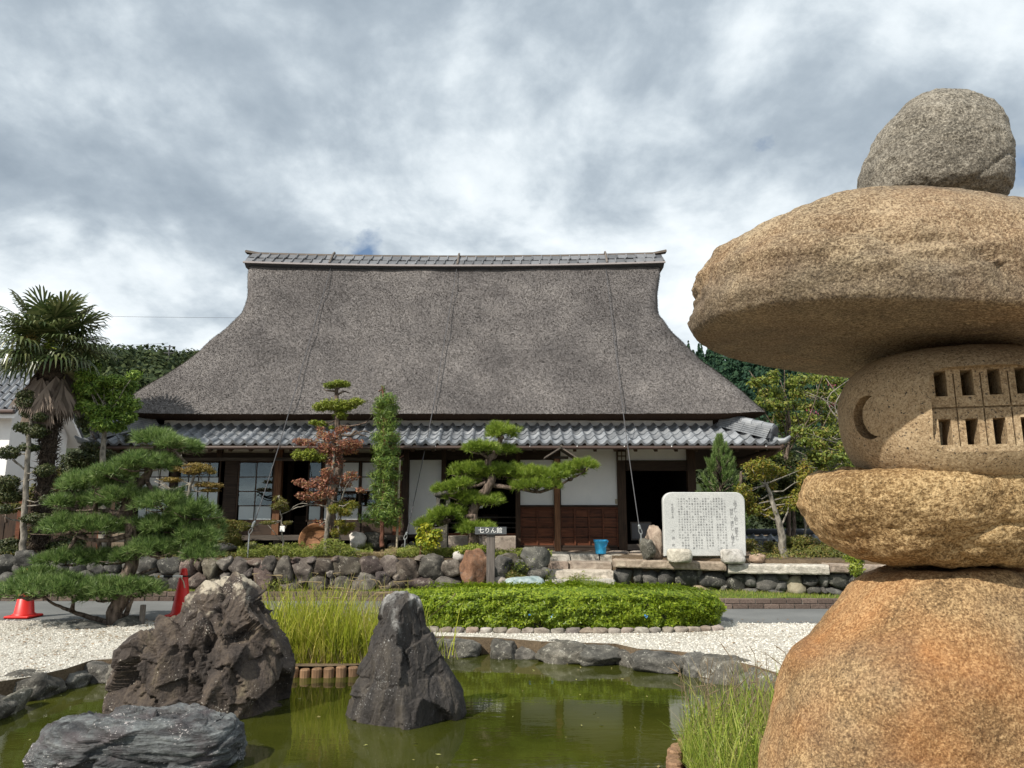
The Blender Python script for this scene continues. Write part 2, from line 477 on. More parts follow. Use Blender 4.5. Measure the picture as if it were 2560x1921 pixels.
M = {}
def _mats():
    # ground
    t = NT('white gravel')
    vo = t.voro(62); vo2 = t.n('ShaderNodeTexVoronoi', {'Vector': t.pos, 'Scale': 62}).outputs['Color']
    sp = t.n('ShaderNodeSeparateColor', {0: vo2}).outputs[0]
    c = t.ramp(sp, [(0.0, (0.22, 0.20, 0.165)), (0.3, (0.40, 0.38, 0.335)), (1.0, (0.58, 0.56, 0.505))])
    d = t.ramp(t.math('ADD', t.math('MULTIPLY', t.noise(1.3, 6, 0.65), 0.7), t.math('MULTIPLY', t.noise(30, 3), 0.3)), [(0.50, 0), (0.68, 1)])
    c = t.mix(t.math('MULTIPLY', d, 0.75), c, (0.20, 0.17, 0.11))
    M['gravel'] = t.pbr(c, 0.9, t.bump(vo, 0.9, -0.012), 0.2)
    t = NT('asphalt')
    g = t.noise(220, 3, 0.7); w = t.noise(1.1, 5, 0.6)
    c = t.ramp(t.math('ADD', t.math('MULTIPLY', g, 0.6), t.math('MULTIPLY', w, 0.4)), [(0.3, (0.075, 0.08, 0.082)), (0.7, (0.20, 0.205, 0.20))])
    M['asphalt'] = t.pbr(c, 0.85, t.bump(g, 0.5, 0.006), 0.25)
    t = NT('soil')
    w = t.noise(3, 6, 0.65); g = t.noise(60, 4, 0.7)
    c = t.ramp(t.math('ADD', t.math('MULTIPLY', g, 0.5), t.math('MULTIPLY', w, 0.5)), [(0.35, (0.06, 0.045, 0.03)), (0.65, (0.20, 0.15, 0.10))])
    M['soil'] = t.pbr(c, 0.95, t.bump(g, 0.8, 0.02), 0.15)
    t = NT('sandy bank')
    w = t.noise(2.5, 6, 0.65); g = t.noise(90, 4, 0.7)
    M['bank'] = t.pbr(t.ramp(t.math('ADD', t.math('MULTIPLY', g, 0.5), t.math('MULTIPLY', w, 0.5)), [(0.35, (0.20, 0.165, 0.115)), (0.65, (0.46, 0.39, 0.29))]), 0.95, t.bump(g, 0.6, 0.012), 0.15)
    t = NT('lawn soil')
    w = t.noise(4, 6, 0.65)
    c = t.ramp(w, [(0.35, (0.05, 0.08, 0.02)), (0.6, (0.10, 0.14, 0.035)), (0.75, (0.16, 0.14, 0.07))])
    M['lawn'] = t.pbr(c, 0.95, t.bump(t.noise(80, 4), 0.8, 0.02), 0.1)
    # water: murky green, almost still
    t = NT('pond water')
    v = t.vec((1.0, 2.6, 1.0))
    rp = t.math('ADD', t.math('MULTIPLY', t.noise(2.2, 3, 0.5, 0.3, v), 0.8), t.math('MULTIPLY', t.noise(9.0, 3, 0.5, 0.2, v), 0.2))
    c = t.ramp(t.noise(0.9, 5, 0.6), [(0.35, (0.028, 0.033, 0.005)), (0.65, (0.048, 0.053, 0.008))])
    M['water'] = t.pbr(c, 0.025, t.bump(rp, 0.04, 0.05), 0.9, IOR=1.36)
    # house
    t = NT('thatch')
    v = t.vec((1, 1, 0.45))
    g = t.noise(75, 4, 0.75, 0.0, v); g2 = t.noise(36, 4, 0.7, 0.0, v); w = t.noise(0.55, 6, 0.6); st = t.noise(1.0, 4, 0.6, 0.0, t.vec((1.6, 1.6, 0.18)))
    f = t.math('ADD', t.math('MULTIPLY', g, 0.5), t.math('MULTIPLY', g2, 0.2))
    f = t.math('ADD', f, t.math('ADD', t.math('MULTIPLY', w, 0.2), t.math('MULTIPLY', st, 0.12)))
    c = t.ramp(f, [(0.38, (0.050, 0.047, 0.047)), (0.5, (0.165, 0.153, 0.150)), (0.64, (0.35, 0.325, 0.305))])
    M['thatch'] = t.pbr(c, 0.95, t.bump(t.math('ADD', g, t.math('MULTIPLY', g2, 0.5)), 1.0, 0.03), 0.1)
    t = NT('straw ends')
    c = t.ramp(t.math('ADD', t.math('MULTIPLY', t.isl(), 0.65), t.math('MULTIPLY', t.noise(0.6, 5), 0.35)), [(0.1, (0.075, 0.069, 0.067)), (0.5, (0.195, 0.18, 0.172)), (0.95, (0.37, 0.343, 0.318))])
    M['straw'] = t.pbr(c, 0.9, None, 0.15)
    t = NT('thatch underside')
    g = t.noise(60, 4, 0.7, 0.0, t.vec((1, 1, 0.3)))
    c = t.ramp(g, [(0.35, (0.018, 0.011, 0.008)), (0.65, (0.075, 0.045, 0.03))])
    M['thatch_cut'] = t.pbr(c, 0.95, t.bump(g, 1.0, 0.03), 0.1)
    t = NT('roof tile')
    w = t.noise(5, 5, 0.6); g = t.noise(70, 3)
    c = t.ramp(t.math('ADD', t.math('MULTIPLY', w, 0.7), t.math('MULTIPLY', g, 0.3)), [(0.35, (0.13, 0.14, 0.155)), (0.52, (0.22, 0.235, 0.255)), (0.7, (0.34, 0.35, 0.36))])
    c = t.hsv(c, v=t.math('ADD', 0.72, t.math('MULTIPLY', t.rand(), 0.5)))
    M['tile'] = t.pbr(c, 0.42, t.bump(g, 0.25, 0.01), 0.5)
    M['tile_dark'] = m_flat('dark tile clay', (0.06, 0.065, 0.075), 0.5, 0.4, 8, 0.2)
    t = NT('plaster')
    c = t.ramp(t.noise(1.6, 6, 0.65), [(0.3, (0.76, 0.77, 0.77)), (0.65, (0.86, 0.86, 0.85))])
    M['plaster'] = t.pbr(c, 0.9, t.bump(t.noise(120, 3), 0.15, 0.005), 0.15)
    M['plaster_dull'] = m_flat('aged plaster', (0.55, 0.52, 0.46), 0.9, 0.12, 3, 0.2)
    def wood(name, a, b, sc=1.0, vert=True, rough=0.75):
        t = NT(name)
        v = t.vec((14 * sc, 14 * sc, 0.9 * sc) if vert else (0.9 * sc, 14 * sc, 14 * sc))
        g = t.noise(3.0, 6, 0.65, 0.4, v); w = t.noise(2.0, 4)
        c = t.ramp(t.math('ADD', t.math('MULTIPLY', g, 0.7), t.math('MULTIPLY', w, 0.3)), [(0.35, a), (0.66, b)])
        c = t.hsv(c, v=t.math('ADD', 0.8, t.math('MULTIPLY', t.rand(), 0.4)))
        return t.pbr(c, rough, t.bump(g, 0.5, 0.008), 0.3)
    M['wood'] = wood('dark post wood', (0.018, 0.012, 0.009), (0.075, 0.045, 0.028))
    M['wood_h'] = wood('dark beam wood', (0.018, 0.012, 0.009), (0.06, 0.04, 0.028), 1, False)
    M['wood_red'] = wood('reddish board wood', (0.045, 0.014, 0.007), (0.17, 0.058, 0.025), 1, False, 0.6)
    M['wood_post'] = wood('sunlit post wood', (0.06, 0.026, 0.013), (0.20, 0.095, 0.045))  # lighter copy of the post wood, sunlight put into its colour
    M['wood_grey'] = wood('weathered grey wood', (0.06, 0.052, 0.046), (0.19, 0.165, 0.145))
    M['wood_grey_h'] = wood('weathered grey beam', (0.05, 0.042, 0.036), (0.15, 0.125, 0.105), 1, False)
    M['log'] = wood('sawn log wood', (0.09, 0.052, 0.028), (0.33, 0.20, 0.115), 1.5)
    M['tub'] = wood('old tub wood', (0.09, 0.04, 0.018), (0.30, 0.15, 0.07), 1.0, False)
    M['bamboo'] = m_flat('dry bamboo', (0.42, 0.36, 0.27), 0.5, 0.2, 12)
    M['dark_in'] = m_flat('dark room', (0.012, 0.010, 0.009), 0.9, 0.3, 3)  # near-black, shade indoors and under the floor put into the colour
    t = NT('window glass')
    g = t.n('ShaderNodeBsdfGlossy', {'Color': (0.9, 0.95, 0.95, 1), 'Roughness': 0.02})
    tr = t.n('ShaderNodeBsdfTransparent', {'Color': (0.85, 0.9, 0.88, 1)})
    fr = t.n('ShaderNodeFresnel', {'IOR': 1.9})
    mx = t.n('ShaderNodeMixShader', {0: fr.outputs[0], 1: tr.outputs[0], 2: g.outputs[0]})
    t.t.links.new(mx.outputs[0], t.out.inputs[0])
    M['glass'] = t.m
    M['frost'] = m_flat('frosted pane', (0.46, 0.52, 0.54), 0.25, 0.1, 3, spec=0.6)
    M['paper'] = m_flat('shoji paper', (0.62, 0.64, 0.64), 0.7, 0.08, 3)
    M['gutter'] = m_flat('brown gutter', (0.11, 0.075, 0.065), 0.35, 0.2, 4, spec=0.5)
    M['steel'] = m_flat('galvanised steel', (0.42, 0.44, 0.45), 0.4, 0.2, 10, metal=0.8)
    M['cable'] = m_flat('steel rope', (0.075, 0.075, 0.08), 0.6, 0.2, 20)
    # stones
    M['wallstone'] = m_stone('wall stones', (0.028, 0.024, 0.021), (0.095, 0.080, 0.070), (0.22, 0.195, 0.168), 4.0, 55, 1.0, 0.12, (0.34, 0.31, 0.26), 0.45, 0.04)
    M['blackstone'] = m_stone('dark wall stones', (0.026, 0.026, 0.025), (0.078, 0.076, 0.070), (0.19, 0.18, 0.16), 4.0, 55, 0.9, 0.12, (0.32, 0.31, 0.27), 0.4, 0.03)
    M['tanstone'] = m_stone('tan stone', (0.13, 0.095, 0.065), (0.28, 0.215, 0.15), (0.42, 0.35, 0.26), 5, 60, 0.6, 0.0, objvar=0.1)
    M['orangestone'] = m_stone('orange split stone', (0.06, 0.035, 0.025), (0.20, 0.105, 0.062), (0.32, 0.20, 0.13), 6, 60, 1.0, 0.18, (0.12, 0.11, 0.10), objvar=0.0)
    M['bluestone'] = m_stone('blue green stone', (0.10, 0.13, 0.135), (0.26, 0.31, 0.32), (0.46, 0.50, 0.50), 6, 60, 0.8, 0.05, objvar=0.05)
    M['palestone'] = m_stone('pale round stone', (0.30, 0.28, 0.25), (0.48, 0.46, 0.42), (0.62, 0.60, 0.56), 5, 60, 0.5, objvar=0.1)
    M['pondstone'] = m_stone('pond edge stones', (0.030, 0.030, 0.027), (0.088, 0.084, 0.074), (0.21, 0.20, 0.175), 7, 60, 1.0, 0.14, (0.36, 0.35, 0.30), 0.25, 0.02)
    M['granite'] = m_stone('pale granite', (0.22, 0.20, 0.17), (0.45, 0.42, 0.37), (0.66, 0.62, 0.55), 9, 110, 1.0, 0.0, objvar=0.14, hue=0.015)
    M['granite_brown'] = m_stone('brownish granite', (0.14, 0.11, 0.09), (0.32, 0.26, 0.21), (0.52, 0.45, 0.37), 6, 110, 1.0, 0.0, objvar=0.05, hue=0.01)
    t = NT('polished grey granite')
    g = t.noise(190, 3, 0.7); g2 = t.noise(70, 3, 0.6); w = t.noise(1.5, 5)
    c = t.ramp(t.math('ADD', t.math('MULTIPLY', g, 0.55), t.math('ADD', t.math('MULTIPLY', g2, 0.25), t.math('MULTIPLY', w, 0.2))), [(0.36, (0.27, 0.28, 0.28)), (0.5, (0.47, 0.48, 0.47)), (0.64, (0.64, 0.64, 0.62))])
    M['stele'] = t.pbr(c, 0.6, t.bump(g, 0.15, 0.003), 0.3)
    M['ink'] = m_flat('engraved ink', (0.17, 0.17, 0.175), 0.8, 0.2)
    M['white'] = m_flat('white paint', (0.80, 0.80, 0.78), 0.6, 0.06)
    M['black'] = m_flat('black paint', (0.012, 0.012, 0.012), 0.5, 0.2)
    M['yellow'] = m_flat('yellow tape', (0.75, 0.42, 0.05), 0.5, 0.1)
    t = NT('signboard wood')
    c = t.ramp(t.noise(4, 6, 0.65, 0.3, t.vec((1, 10, 10))), [(0.3, (0.060, 0.066, 0.070)), (0.7, (0.115, 0.122, 0.128))])
    M['sign'] = t.pbr(c, 0.8, None, 0.2)
    # bricks
    t = NT('kerb brick')
    g = t.noise(50, 4, 0.7)
    c = t.ramp(g, [(0.3, (0.075, 0.055, 0.046)), (0.7, (0.18, 0.135, 0.112))])
    c = t.hsv(c, v=t.math('ADD', 0.72, t.math('MULTIPLY', t.rand(), 0.55)))
    M['brick'] = t.pbr(c, 0.9, t.bump(g, 0.5, 0.01), 0.2)
    M['mortar'] = m_flat('mortar', (0.20, 0.18, 0.155), 0.95, 0.3, 20, 0.3)
    # plastics
    M['cone'] = m_flat('red plastic', (0.55, 0.018, 0.015), 0.42, 0.12, 3, spec=0.4)
    M['bucket'] = m_flat('blue plastic', (0.04, 0.42, 0.78), 0.35, 0.06, 3, spec=0.45)
    # bark
    def bark(name, a, b, sc=22, st=0.3, bs=1.0):
        t = NT(name)
        v = t.vec((1, 1, st))
        g = t.noise(sc, 5, 0.7, 0.5, v); vo = t.voro(sc * 0.9, v)
        c = t.ramp(t.math('ADD', t.math('MULTIPLY', g, 0.6), t.math('MULTIPLY', vo, 0.5)), [(0.3, a), (0.75, b)])
        return t.pbr(c, 0.95, t.bump(t.math('ADD', g, vo), bs, 0.03), 0.1)
    M['pine_bark'] = bark('pine bark', (0.035, 0.026, 0.021), (0.20, 0.155, 0.125))
    M['grey_bark'] = bark('grey bark', (0.085, 0.078, 0.066), (0.29, 0.265, 0.225), 16, 0.5, 0.6)
    M['palm_bark'] = bark('palm fibre', (0.012, 0.010, 0.008), (0.085, 0.065, 0.05), 26, 0.6)
    M['red_bark'] = bark('reddish stem', (0.07, 0.03, 0.02), (0.20, 0.10, 0.07))
    # leaves
    M['pine'] = m_leaf('pine needles', [(0.022, 0.052, 0.014), (0.075, 0.138, 0.034), (0.16, 0.24, 0.065), (0.32, 0.40, 0.16)], 0.25, 0.45)  # needles darkened, cloud shade on the big pine put into the colour
    M['pine_lit'] = m_leaf('yellowish pine needles', [(0.055, 0.105, 0.014), (0.13, 0.205, 0.024), (0.22, 0.30, 0.038), (0.31, 0.37, 0.07)], 0.25, 0.45)  # brighter copy of the needles, sunlight put into the colour
    M['podo'] = m_leaf('podocarpus leaves', [(0.030, 0.066, 0.016), (0.085, 0.15, 0.032), (0.16, 0.24, 0.042), (0.26, 0.33, 0.08)], 0.25, 0.4)
    M['tier'] = m_leaf('bright yellow green leaves', [(0.06, 0.10, 0.012), (0.14, 0.19, 0.018), (0.23, 0.27, 0.03), (0.31, 0.33, 0.07)], 0.3)
    M['maple'] = m_leaf('red maple leaves', [(0.09, 0.035, 0.022), (0.20, 0.070, 0.045), (0.30, 0.125, 0.085), (0.34, 0.18, 0.10), (0.22, 0.19, 0.045)], 0.3)
    M['maple_g'] = m_leaf('turning maple leaves', [(0.055, 0.085, 0.012), (0.14, 0.17, 0.02), (0.23, 0.21, 0.028), (0.30, 0.19, 0.045)], 0.35)
    M['hinoki'] = m_leaf('cypress sprays', [(0.030, 0.070, 0.012), (0.090, 0.165, 0.024), (0.17, 0.265, 0.040), (0.28, 0.36, 0.07)], 0.3)
    M['dark_leaf'] = m_leaf('dark clipped leaves', [(0.014, 0.026, 0.009), (0.032, 0.050, 0.014), (0.06, 0.072, 0.02), (0.09, 0.09, 0.03)], 0.15)
    M['azalea'] = m_leaf('azalea leaves', [(0.04, 0.06, 0.012), (0.09, 0.11, 0.02), (0.16, 0.155, 0.03), (0.20, 0.12, 0.045)], 0.25)
    M['hedge'] = m_leaf('hedge leaves', [(0.045, 0.080, 0.008), (0.125, 0.195, 0.012), (0.22, 0.30, 0.018), (0.34, 0.40, 0.04)], 0.35, 0.42, 3.0)
    M['croton'] = m_leaf('yellow leaves', [(0.06, 0.10, 0.012), (0.14, 0.20, 0.016), (0.27, 0.29, 0.02), (0.52, 0.45, 0.04)], 0.3)
    M['myrtle'] = m_leaf('myrtle leaves', [(0.035, 0.062, 0.012), (0.085, 0.13, 0.02), (0.15, 0.20, 0.03), (0.25, 0.27, 0.05), (0.26, 0.19, 0.06)], 0.35)
    M['pink'] = m_leaf('pink blossom', [(0.42, 0.07, 0.17), (0.55, 0.15, 0.27)], 0.3)
    M['blue'] = m_leaf('blue blossom', [(0.06, 0.22, 0.62), (0.14, 0.38, 0.75)], 0.3)
    M['palm'] = m_leaf('palm fronds', [(0.016, 0.032, 0.012), (0.045, 0.070, 0.022), (0.10, 0.125, 0.045), (0.21, 0.22, 0.10)], 0.18, 0.30, 0.8)
    M['palm_dead'] = m_leaf('dead palm fronds', [(0.06, 0.045, 0.035), (0.15, 0.115, 0.09), (0.26, 0.21, 0.17)], 0.1, 0.8)
    M['bonsai_y'] = m_leaf('yellowing juniper leaves', [(0.06, 0.055, 0.012), (0.14, 0.11, 0.02), (0.24, 0.17, 0.03), (0.16, 0.08, 0.04)], 0.2)
    M['grass'] = m_leaf('grass blades', [(0.06, 0.10, 0.013), (0.16, 0.23, 0.026), (0.28, 0.33, 0.05), (0.40, 0.37, 0.13)], 0.35, 0.5, 2.0)
    M['reed'] = m_leaf('reed blades', [(0.13, 0.17, 0.018), (0.26, 0.31, 0.026), (0.40, 0.42, 0.05), (0.52, 0.45, 0.14)], 0.4, 0.5, 3.0)
    M['drygrass'] = m_leaf('dry grass', [(0.14, 0.10, 0.05), (0.27, 0.21, 0.11), (0.40, 0.32, 0.19)], 0.3, 0.8)
    M['sasa'] = m_leaf('bamboo grass leaves', [(0.055, 0.085, 0.012), (0.12, 0.165, 0.02), (0.22, 0.25, 0.045), (0.33, 0.31, 0.10)], 0.3)
    M['forest'] = m_leaf('hillside leaves', [(0.014, 0.026, 0.014), (0.030, 0.046, 0.020), (0.052, 0.072, 0.028), (0.085, 0.100, 0.040)], 0.15, 0.7, 0.06, 0.1)
    M['cedar'] = m_leaf('cedar needles', [(0.008, 0.024, 0.016), (0.018, 0.045, 0.026), (0.034, 0.068, 0.032)], 0.1, 0.7, 0.06, 0.1)
    M['hillsoil'] = m_flat('hill ground', (0.025, 0.035, 0.014), 0.95, 0.4, 0.2)
    M['core'] = m_flat('shaded hedge core', (0.022, 0.026, 0.010), 0.95, 0.4, 8)
_mats()
# ------------------------------------------------------------------ ground, pond, road, terrace
def sheet(name, outer, z, mat, holes=(), kind='structure'):
    loops = [[Vector((x, y, 0)) for x, y in outer]] + [[Vector((x, y, 0)) for x, y in h] for h in holes]
    tris = tessellate_polygon(loops)
    vs = [v for l in loops for v in l]
    zf = z if callable(z) else (lambda x, y: z)
    fs = []
    for t in tris:
        a, b, c = (vs[i] for i in t)
        fs.append(tuple(t) if (b - a).cross(c - a).z > 0 else tuple(t[::-1]))
    o = link(name, pymesh(name, [(v.x, v.y, zf(v.x, v.y)) for v in vs], fs), None, mat)
    return tag(o, kind=kind)
def xy(px, py, z=-0.2):
    g = G(px, py, z); return (g.x, g.y + 0.22)
WATER = -0.2
pond = [(-6.6, 3.0), (-6.9, 5.0), xy(-330, 1830), xy(-150, 1795), xy(26, 1764), xy(126, 1738), xy(195, 1712), xy(300, 1706), xy(420, 1700), xy(560, 1695),
        (-3.05, 8.75), (-2.9, 9.15), (-1.5, 9.2), xy(1040, 1642), xy(1110, 1640), xy(1240, 1645), xy(1355, 1656), xy(1457, 1660), xy(1548, 1663), xy(1604, 1678),
        xy(1709, 1686), xy(1765, 1694), xy(1817, 1705), xy(1905, 1729), (2.75, 6.9), (2.3, 6.25), (1.6, 5.95), (1.22, 5.5), (1.10, 4.9), (1.15, 4.0), (1.0, 3.1), (-2.5, 2.7)]
sheet('ground', [(-900, -300), (900, -300), (900, 1500), (-900, 1500)], -0.004, M['soil'], [pond])
far_edge = pond[2:27]
sheet('gravel_court', [(-30, 5.6)] + far_edge + [(26, 6.6), (26, 10.7), (6, 10.75), (3.4, 10.8), (2.7, 11.4), (0.8, 11.65), (-0.8, 11.4), (-2.5, 11.05), (-30, 11.0)], 0.0, M['gravel'])
sheet('near_bank', [(-30, -6), (26, -6), (26, 6.6)] + [pond[k] for k in range(26, len(pond))] + [pond[0], pond[1], (-30, 5.6)], 0.0, M['bank'])
sheet('road', [(-30, 10.9), (-2.5, 10.95), (-0.8, 11.3), (0.8, 11.55), (2.6, 11.3), (3.3, 10.7), (6, 10.65), (26, 10.6), (26, 12.3), (1.83, 12.3), (-1.66, 13.4), (-30, 13.4)], 0.004, M['asphalt'])
bank = MB()
n = len(pond)
bank.add([(x, y, 0.0) for x, y in pond] + [(x, y, -0.75) for x, y in pond], [(i, (i + 1) % n, n + (i + 1) % n, n + i) for i in range(n)])
bank.add([(x, y, -0.75) for x, y in pond], [tuple(range(n))])
tag(bank.build('pond_bed', M['soil']), kind='structure')
def grow(poly, d):
    c = (sum(p[0] for p in poly) / len(poly), sum(p[1] for p in poly) / len(poly))
    return [(p[0] + d * (1 if p[0] > c[0] else -1), p[1] + d * (1 if p[1] > c[1] else -1)) for p in poly]
sheet('pond_water', [(-9, 2.0), (4.5, 2.0), (4.5, 10.2), (-9, 10.2)], WATER, M['water'])

# terrace on which the farmhouse stands
TZ = 0.72
terr = [(-40, 13.80), (-1.0, 13.80), (0.45, 14.05), (0.58, 15.0), (2.0, 15.0), (2.02, 14.25), (6.9, 12.95), (7.6, 18.5), (7.6, 29), (-40, 29)]
sheet('terrace', terr, TZ, M['soil'])
sk = MB(); n = len(terr)
sk.add([(x, y, TZ) for x, y in terr] + [(x, y, -0.05) for x, y in terr], [((i + 1) % n, i, n + i, n + (i + 1) % n) for i in range(n)])
tag(sk.build('terrace_bank', M['soil']), kind='structure')
# lawn strip between kerb and walls: rises to the foot of the steps
LZ = 0.15
kerb_line = [(-30, 13.42), (-1.66, 13.42), (1.83, 12.32), (26, 12.32)]
def lawn_z(x, y):
    return LZ + (0.17 if (0.4 < x < 2.1 and y > 13.8) else 0.0)
lv = []
xs = np.linspace(-16, 12, 113)
def kerb_y(x):
    return float(np.interp(x, [p[0] for p in kerb_line], [p[1] for p in kerb_line]))
lm = MB()
for i, x in enumerate(xs):
    y0 = kerb_y(x) + 0.09
    for j in range(8):
        y = y0 + (14.6 - y0) * j / 7
        k = max(0, 1 - abs(x - 1.25) / 1.1) * max(0, min(1, (y - 13.2) / 0.75))
        lm.v.append((x, y, LZ + 0.19 * min(1, 1.6 * k) + 0.015 * math.sin(x * 3.1 + y * 2)))
for i in range(len(xs) - 1):
    for j in range(7):
        a = i * 8 + j
        lm.f.append((a, a + 8, a + 9, a + 1))
tag(lm.build('lawn_strip', M['lawn'], None, True), kind='structure')
def lawn_h(x, y):
    k = max(0, 1 - abs(x - 1.25) / 1.1) * max(0, min(1, (y - 13.2) / 0.75))
    return LZ + 0.19 * min(1, 1.6 * k) + 0.015 * math.sin(x * 3.1 + y * 2)

# ---- brick kerb, two courses
kerb = thing('brick_kerb', 'two courses of reddish brown brick edging between asphalt and lawn', 'kerb', (0, 12.4, 0))
bk = MB(); bk.box(-0.12, 0.12, -0.05, 0.05, -0.038, 0.038, 0.006)
brick_me = bk.mesh('brick'); brick_me.materials.append(M['brick'])
mort = MB()
def kerb_run(p0, p1, skip=0):
    a, b = Vector((*p0, 0)), Vector((*p1, 0)); d = (b - a); L = d.length; d.normalize()
    ang = math.atan2(d.y, d.x)
    nb = int(L / 0.252)
    for row in range(2):
        for i in range(nb):
            c = a + d * ((i + 0.5 + 0.5 * (row % 2)) * L / nb)
            o = link('brick', brick_me)
            o.location = (c.x + rnd.uniform(-.002, .002), c.y + rnd.uniform(-.004, .004) + (0.012 if row else 0), 0.040 + row * 0.083 + rnd.uniform(-.002, .002))
            o.rotation_euler = (0, 0, ang + rnd.uniform(-.01, .01))
            put(o, kerb)
    nrm = Vector((-d.y, d.x, 0))
    mort.obox((a + b) / 2 + nrm * 0.035 + Vector((0, 0, 0.075)), d * (L / 2), nrm * 0.055, Vector((0, 0, 0.075)))
kerb_run((-11.2, 13.42), (-1.66, 13.42)); kerb_run((-1.66, 13.42), (1.83, 12.32)); kerb_run((1.83, 12.32), (8.2, 12.32))
mort.build('mortar_bed', M['mortar'], kerb)

# ---- loose pebbles over the gravel sheet
def in_poly(x, y, poly):
    c = np.zeros(len(x), bool); n = len(poly); j = n - 1
    for i in range(n):
        xi, yi = poly[i]; xj, yj = poly[j]
        c ^= ((yi > y) != (yj > y)) & (x < (xj - xi) * (y - yi) / (yj - yi + 1e-12) + xi)
        j = i
    return c
rs = np.random.RandomState(3)
N = 52000
gx = rs.uniform(-9.5, 6.5, N); gy = rs.uniform(6.2, 11.4, N)
fr = np.interp(gx, [-30, -2.5, -0.8, 0.8, 2.6, 3.3, 6, 26], [10.9, 10.95, 11.3, 11.55, 11.3, 10.7, 10.65, 10.6])
ok = ~in_poly(gx, gy, pond) & (gy < fr + rs.exponential(0.05, N))
gx, gy = gx[ok], gy[ok]; N = len(gx)
base = np.array([[1, 0, 0], [0, 1, 0], [-1, 0, 0], [0, -1, 0], [0, 0, 1.0]])
bf = np.array([[0, 1, 4], [1, 2, 4], [2, 3, 4], [3, 0, 4]])
s = rs.uniform(0.006, 0.017, N); a = rs.uniform(0, 6.28, N)
ca, sa = np.cos(a)[:, None], np.sin(a)[:, None]
bx = base[None, :, 0] * rs.uniform(0.7, 1.3, (N, 5)); by = base[None, :, 1] * rs.uniform(0.7, 1.3, (N, 5))
V = np.stack([gx[:, None] + s[:, None] * (bx * ca - by * sa), gy[:, None] + s[:, None] * (bx * sa + by * ca), s[:, None] * base[None, :, 2] * 0.75 + 0.001 + 0 * bx], 2).reshape(-1, 3)
Fp = (bf[None] + (np.arange(N) * 5)[:, None, None]).reshape(-1, 3)
t = NT('pebbles')
M['pebble'] = t.pbr(t.ramp(t.isl(), [(0, (0.26, 0.24, 0.20)), (0.35, (0.46, 0.44, 0.39)), (1, (0.66, 0.64, 0.58))]), 0.85, None, 0.25)
tag(link('loose_pebbles', npmesh('loose_pebbles', V, Fp), None, M['pebble']), 'white pebbles scattered over the gravel court', kind='stuff')
# fallen leaves and debris on the gravel
def flakes(n, xr, yr, zf, size, cols, name, label, keep=None, seed=1):
    rs = np.random.RandomState(seed)
    x = rs.uniform(*xr, n); y = rs.uniform(*yr, n)
    if keep is not None:
        k = keep(x, y, rs); x, y = x[k], y[k]
    n = len(x); z = np.array([zf(a, b) for a, b in zip(x, y)])
    s = rs.uniform(*size, n); a = rs.uniform(0, 6.28, n); h = rs.uniform(0.2, 0.5, n)
    V = np.zeros((n, 4, 3))
    for i, (u, w) in enumerate(((-1, 0), (0, -1), (1, 0), (0, 1))):
        lx = u * s; ly = w * s * h
        V[:, i, 0] = x + lx * np.cos(a) - ly * np.sin(a); V[:, i, 1] = y + lx * np.sin(a) + ly * np.cos(a); V[:, i, 2] = z + 0.012 + rs.uniform(0, 0.012, n)
    o = link(name, npmesh(name, V.reshape(-1, 3), np.arange(n * 4).reshape(-1, 4)), None, m_leaf(name + ' colour', cols, 0.1, 0.8))
    return tag(o, label, None, None, 'stuff')
def kp(x, y, rs):
    return ~in_poly(x, y, pond) & (((np.hypot(x + 5.4, y - 10.2) < 1.3) & (rs.uniform(size=len(x)) < 0.9)) | ((y < 9.1) & (x < -3.3) & (rs.uniform(size=len(x)) < 0.55)) | ((x > 2.2) & (rs.uniform(size=len(x)) < 0.35)) | (rs.uniform(size=len(x)) < 0.06))
flakes(5200, (-9, 6), (7.2, 11.0), lambda x, y: 0.0, (0.012, 0.032), [(0.10, 0.06, 0.035), (0.22, 0.14, 0.075), (0.30, 0.22, 0.12)], 'fallen_leaves', 'brown fallen leaves and needles on the white gravel', kp, 4)

flakes(420, (-6, 3.4), (5.0, 9.3), lambda x, y: WATER - 0.010, (0.008, 0.026), [(0.16, 0.12, 0.05), (0.26, 0.24, 0.08), (0.20, 0.22, 0.07)], 'floating_leaves', 'small leaves floating on the green pond', lambda x, y, rs: in_poly(x, y, pond) & ((rs.uniform(size=len(x)) < 0.25) | (np.abs(fbm(np.stack([x * 1.2, y * 1.2, 0 * x], 1), 2)) < 0.10)), 9)
# ------------------------------------------------------------------ the thatched farmhouse
HC, HYC = -1.68, 20.5                       # roof centre
house = thing('farmhouse', 'long farmhouse with a steep thatched roof, grey tile eaves and white plaster walls', 'house', (HC, HYC, TZ))
def hbox(name, px0, py0, px1, py1, Y, d, mat, parent=house, c=0.0):
    pm = (py0 + py1) / 2
    x0, x1 = P(px0, pm, Y).x, P(px1, pm, Y).x
    z1, z0 = P(px0, py0, Y).z, P(px0, py1, Y).z
    return MB().box(x0, x1, Y, Y + d, z0, z1, c).build(name, mat, parent)
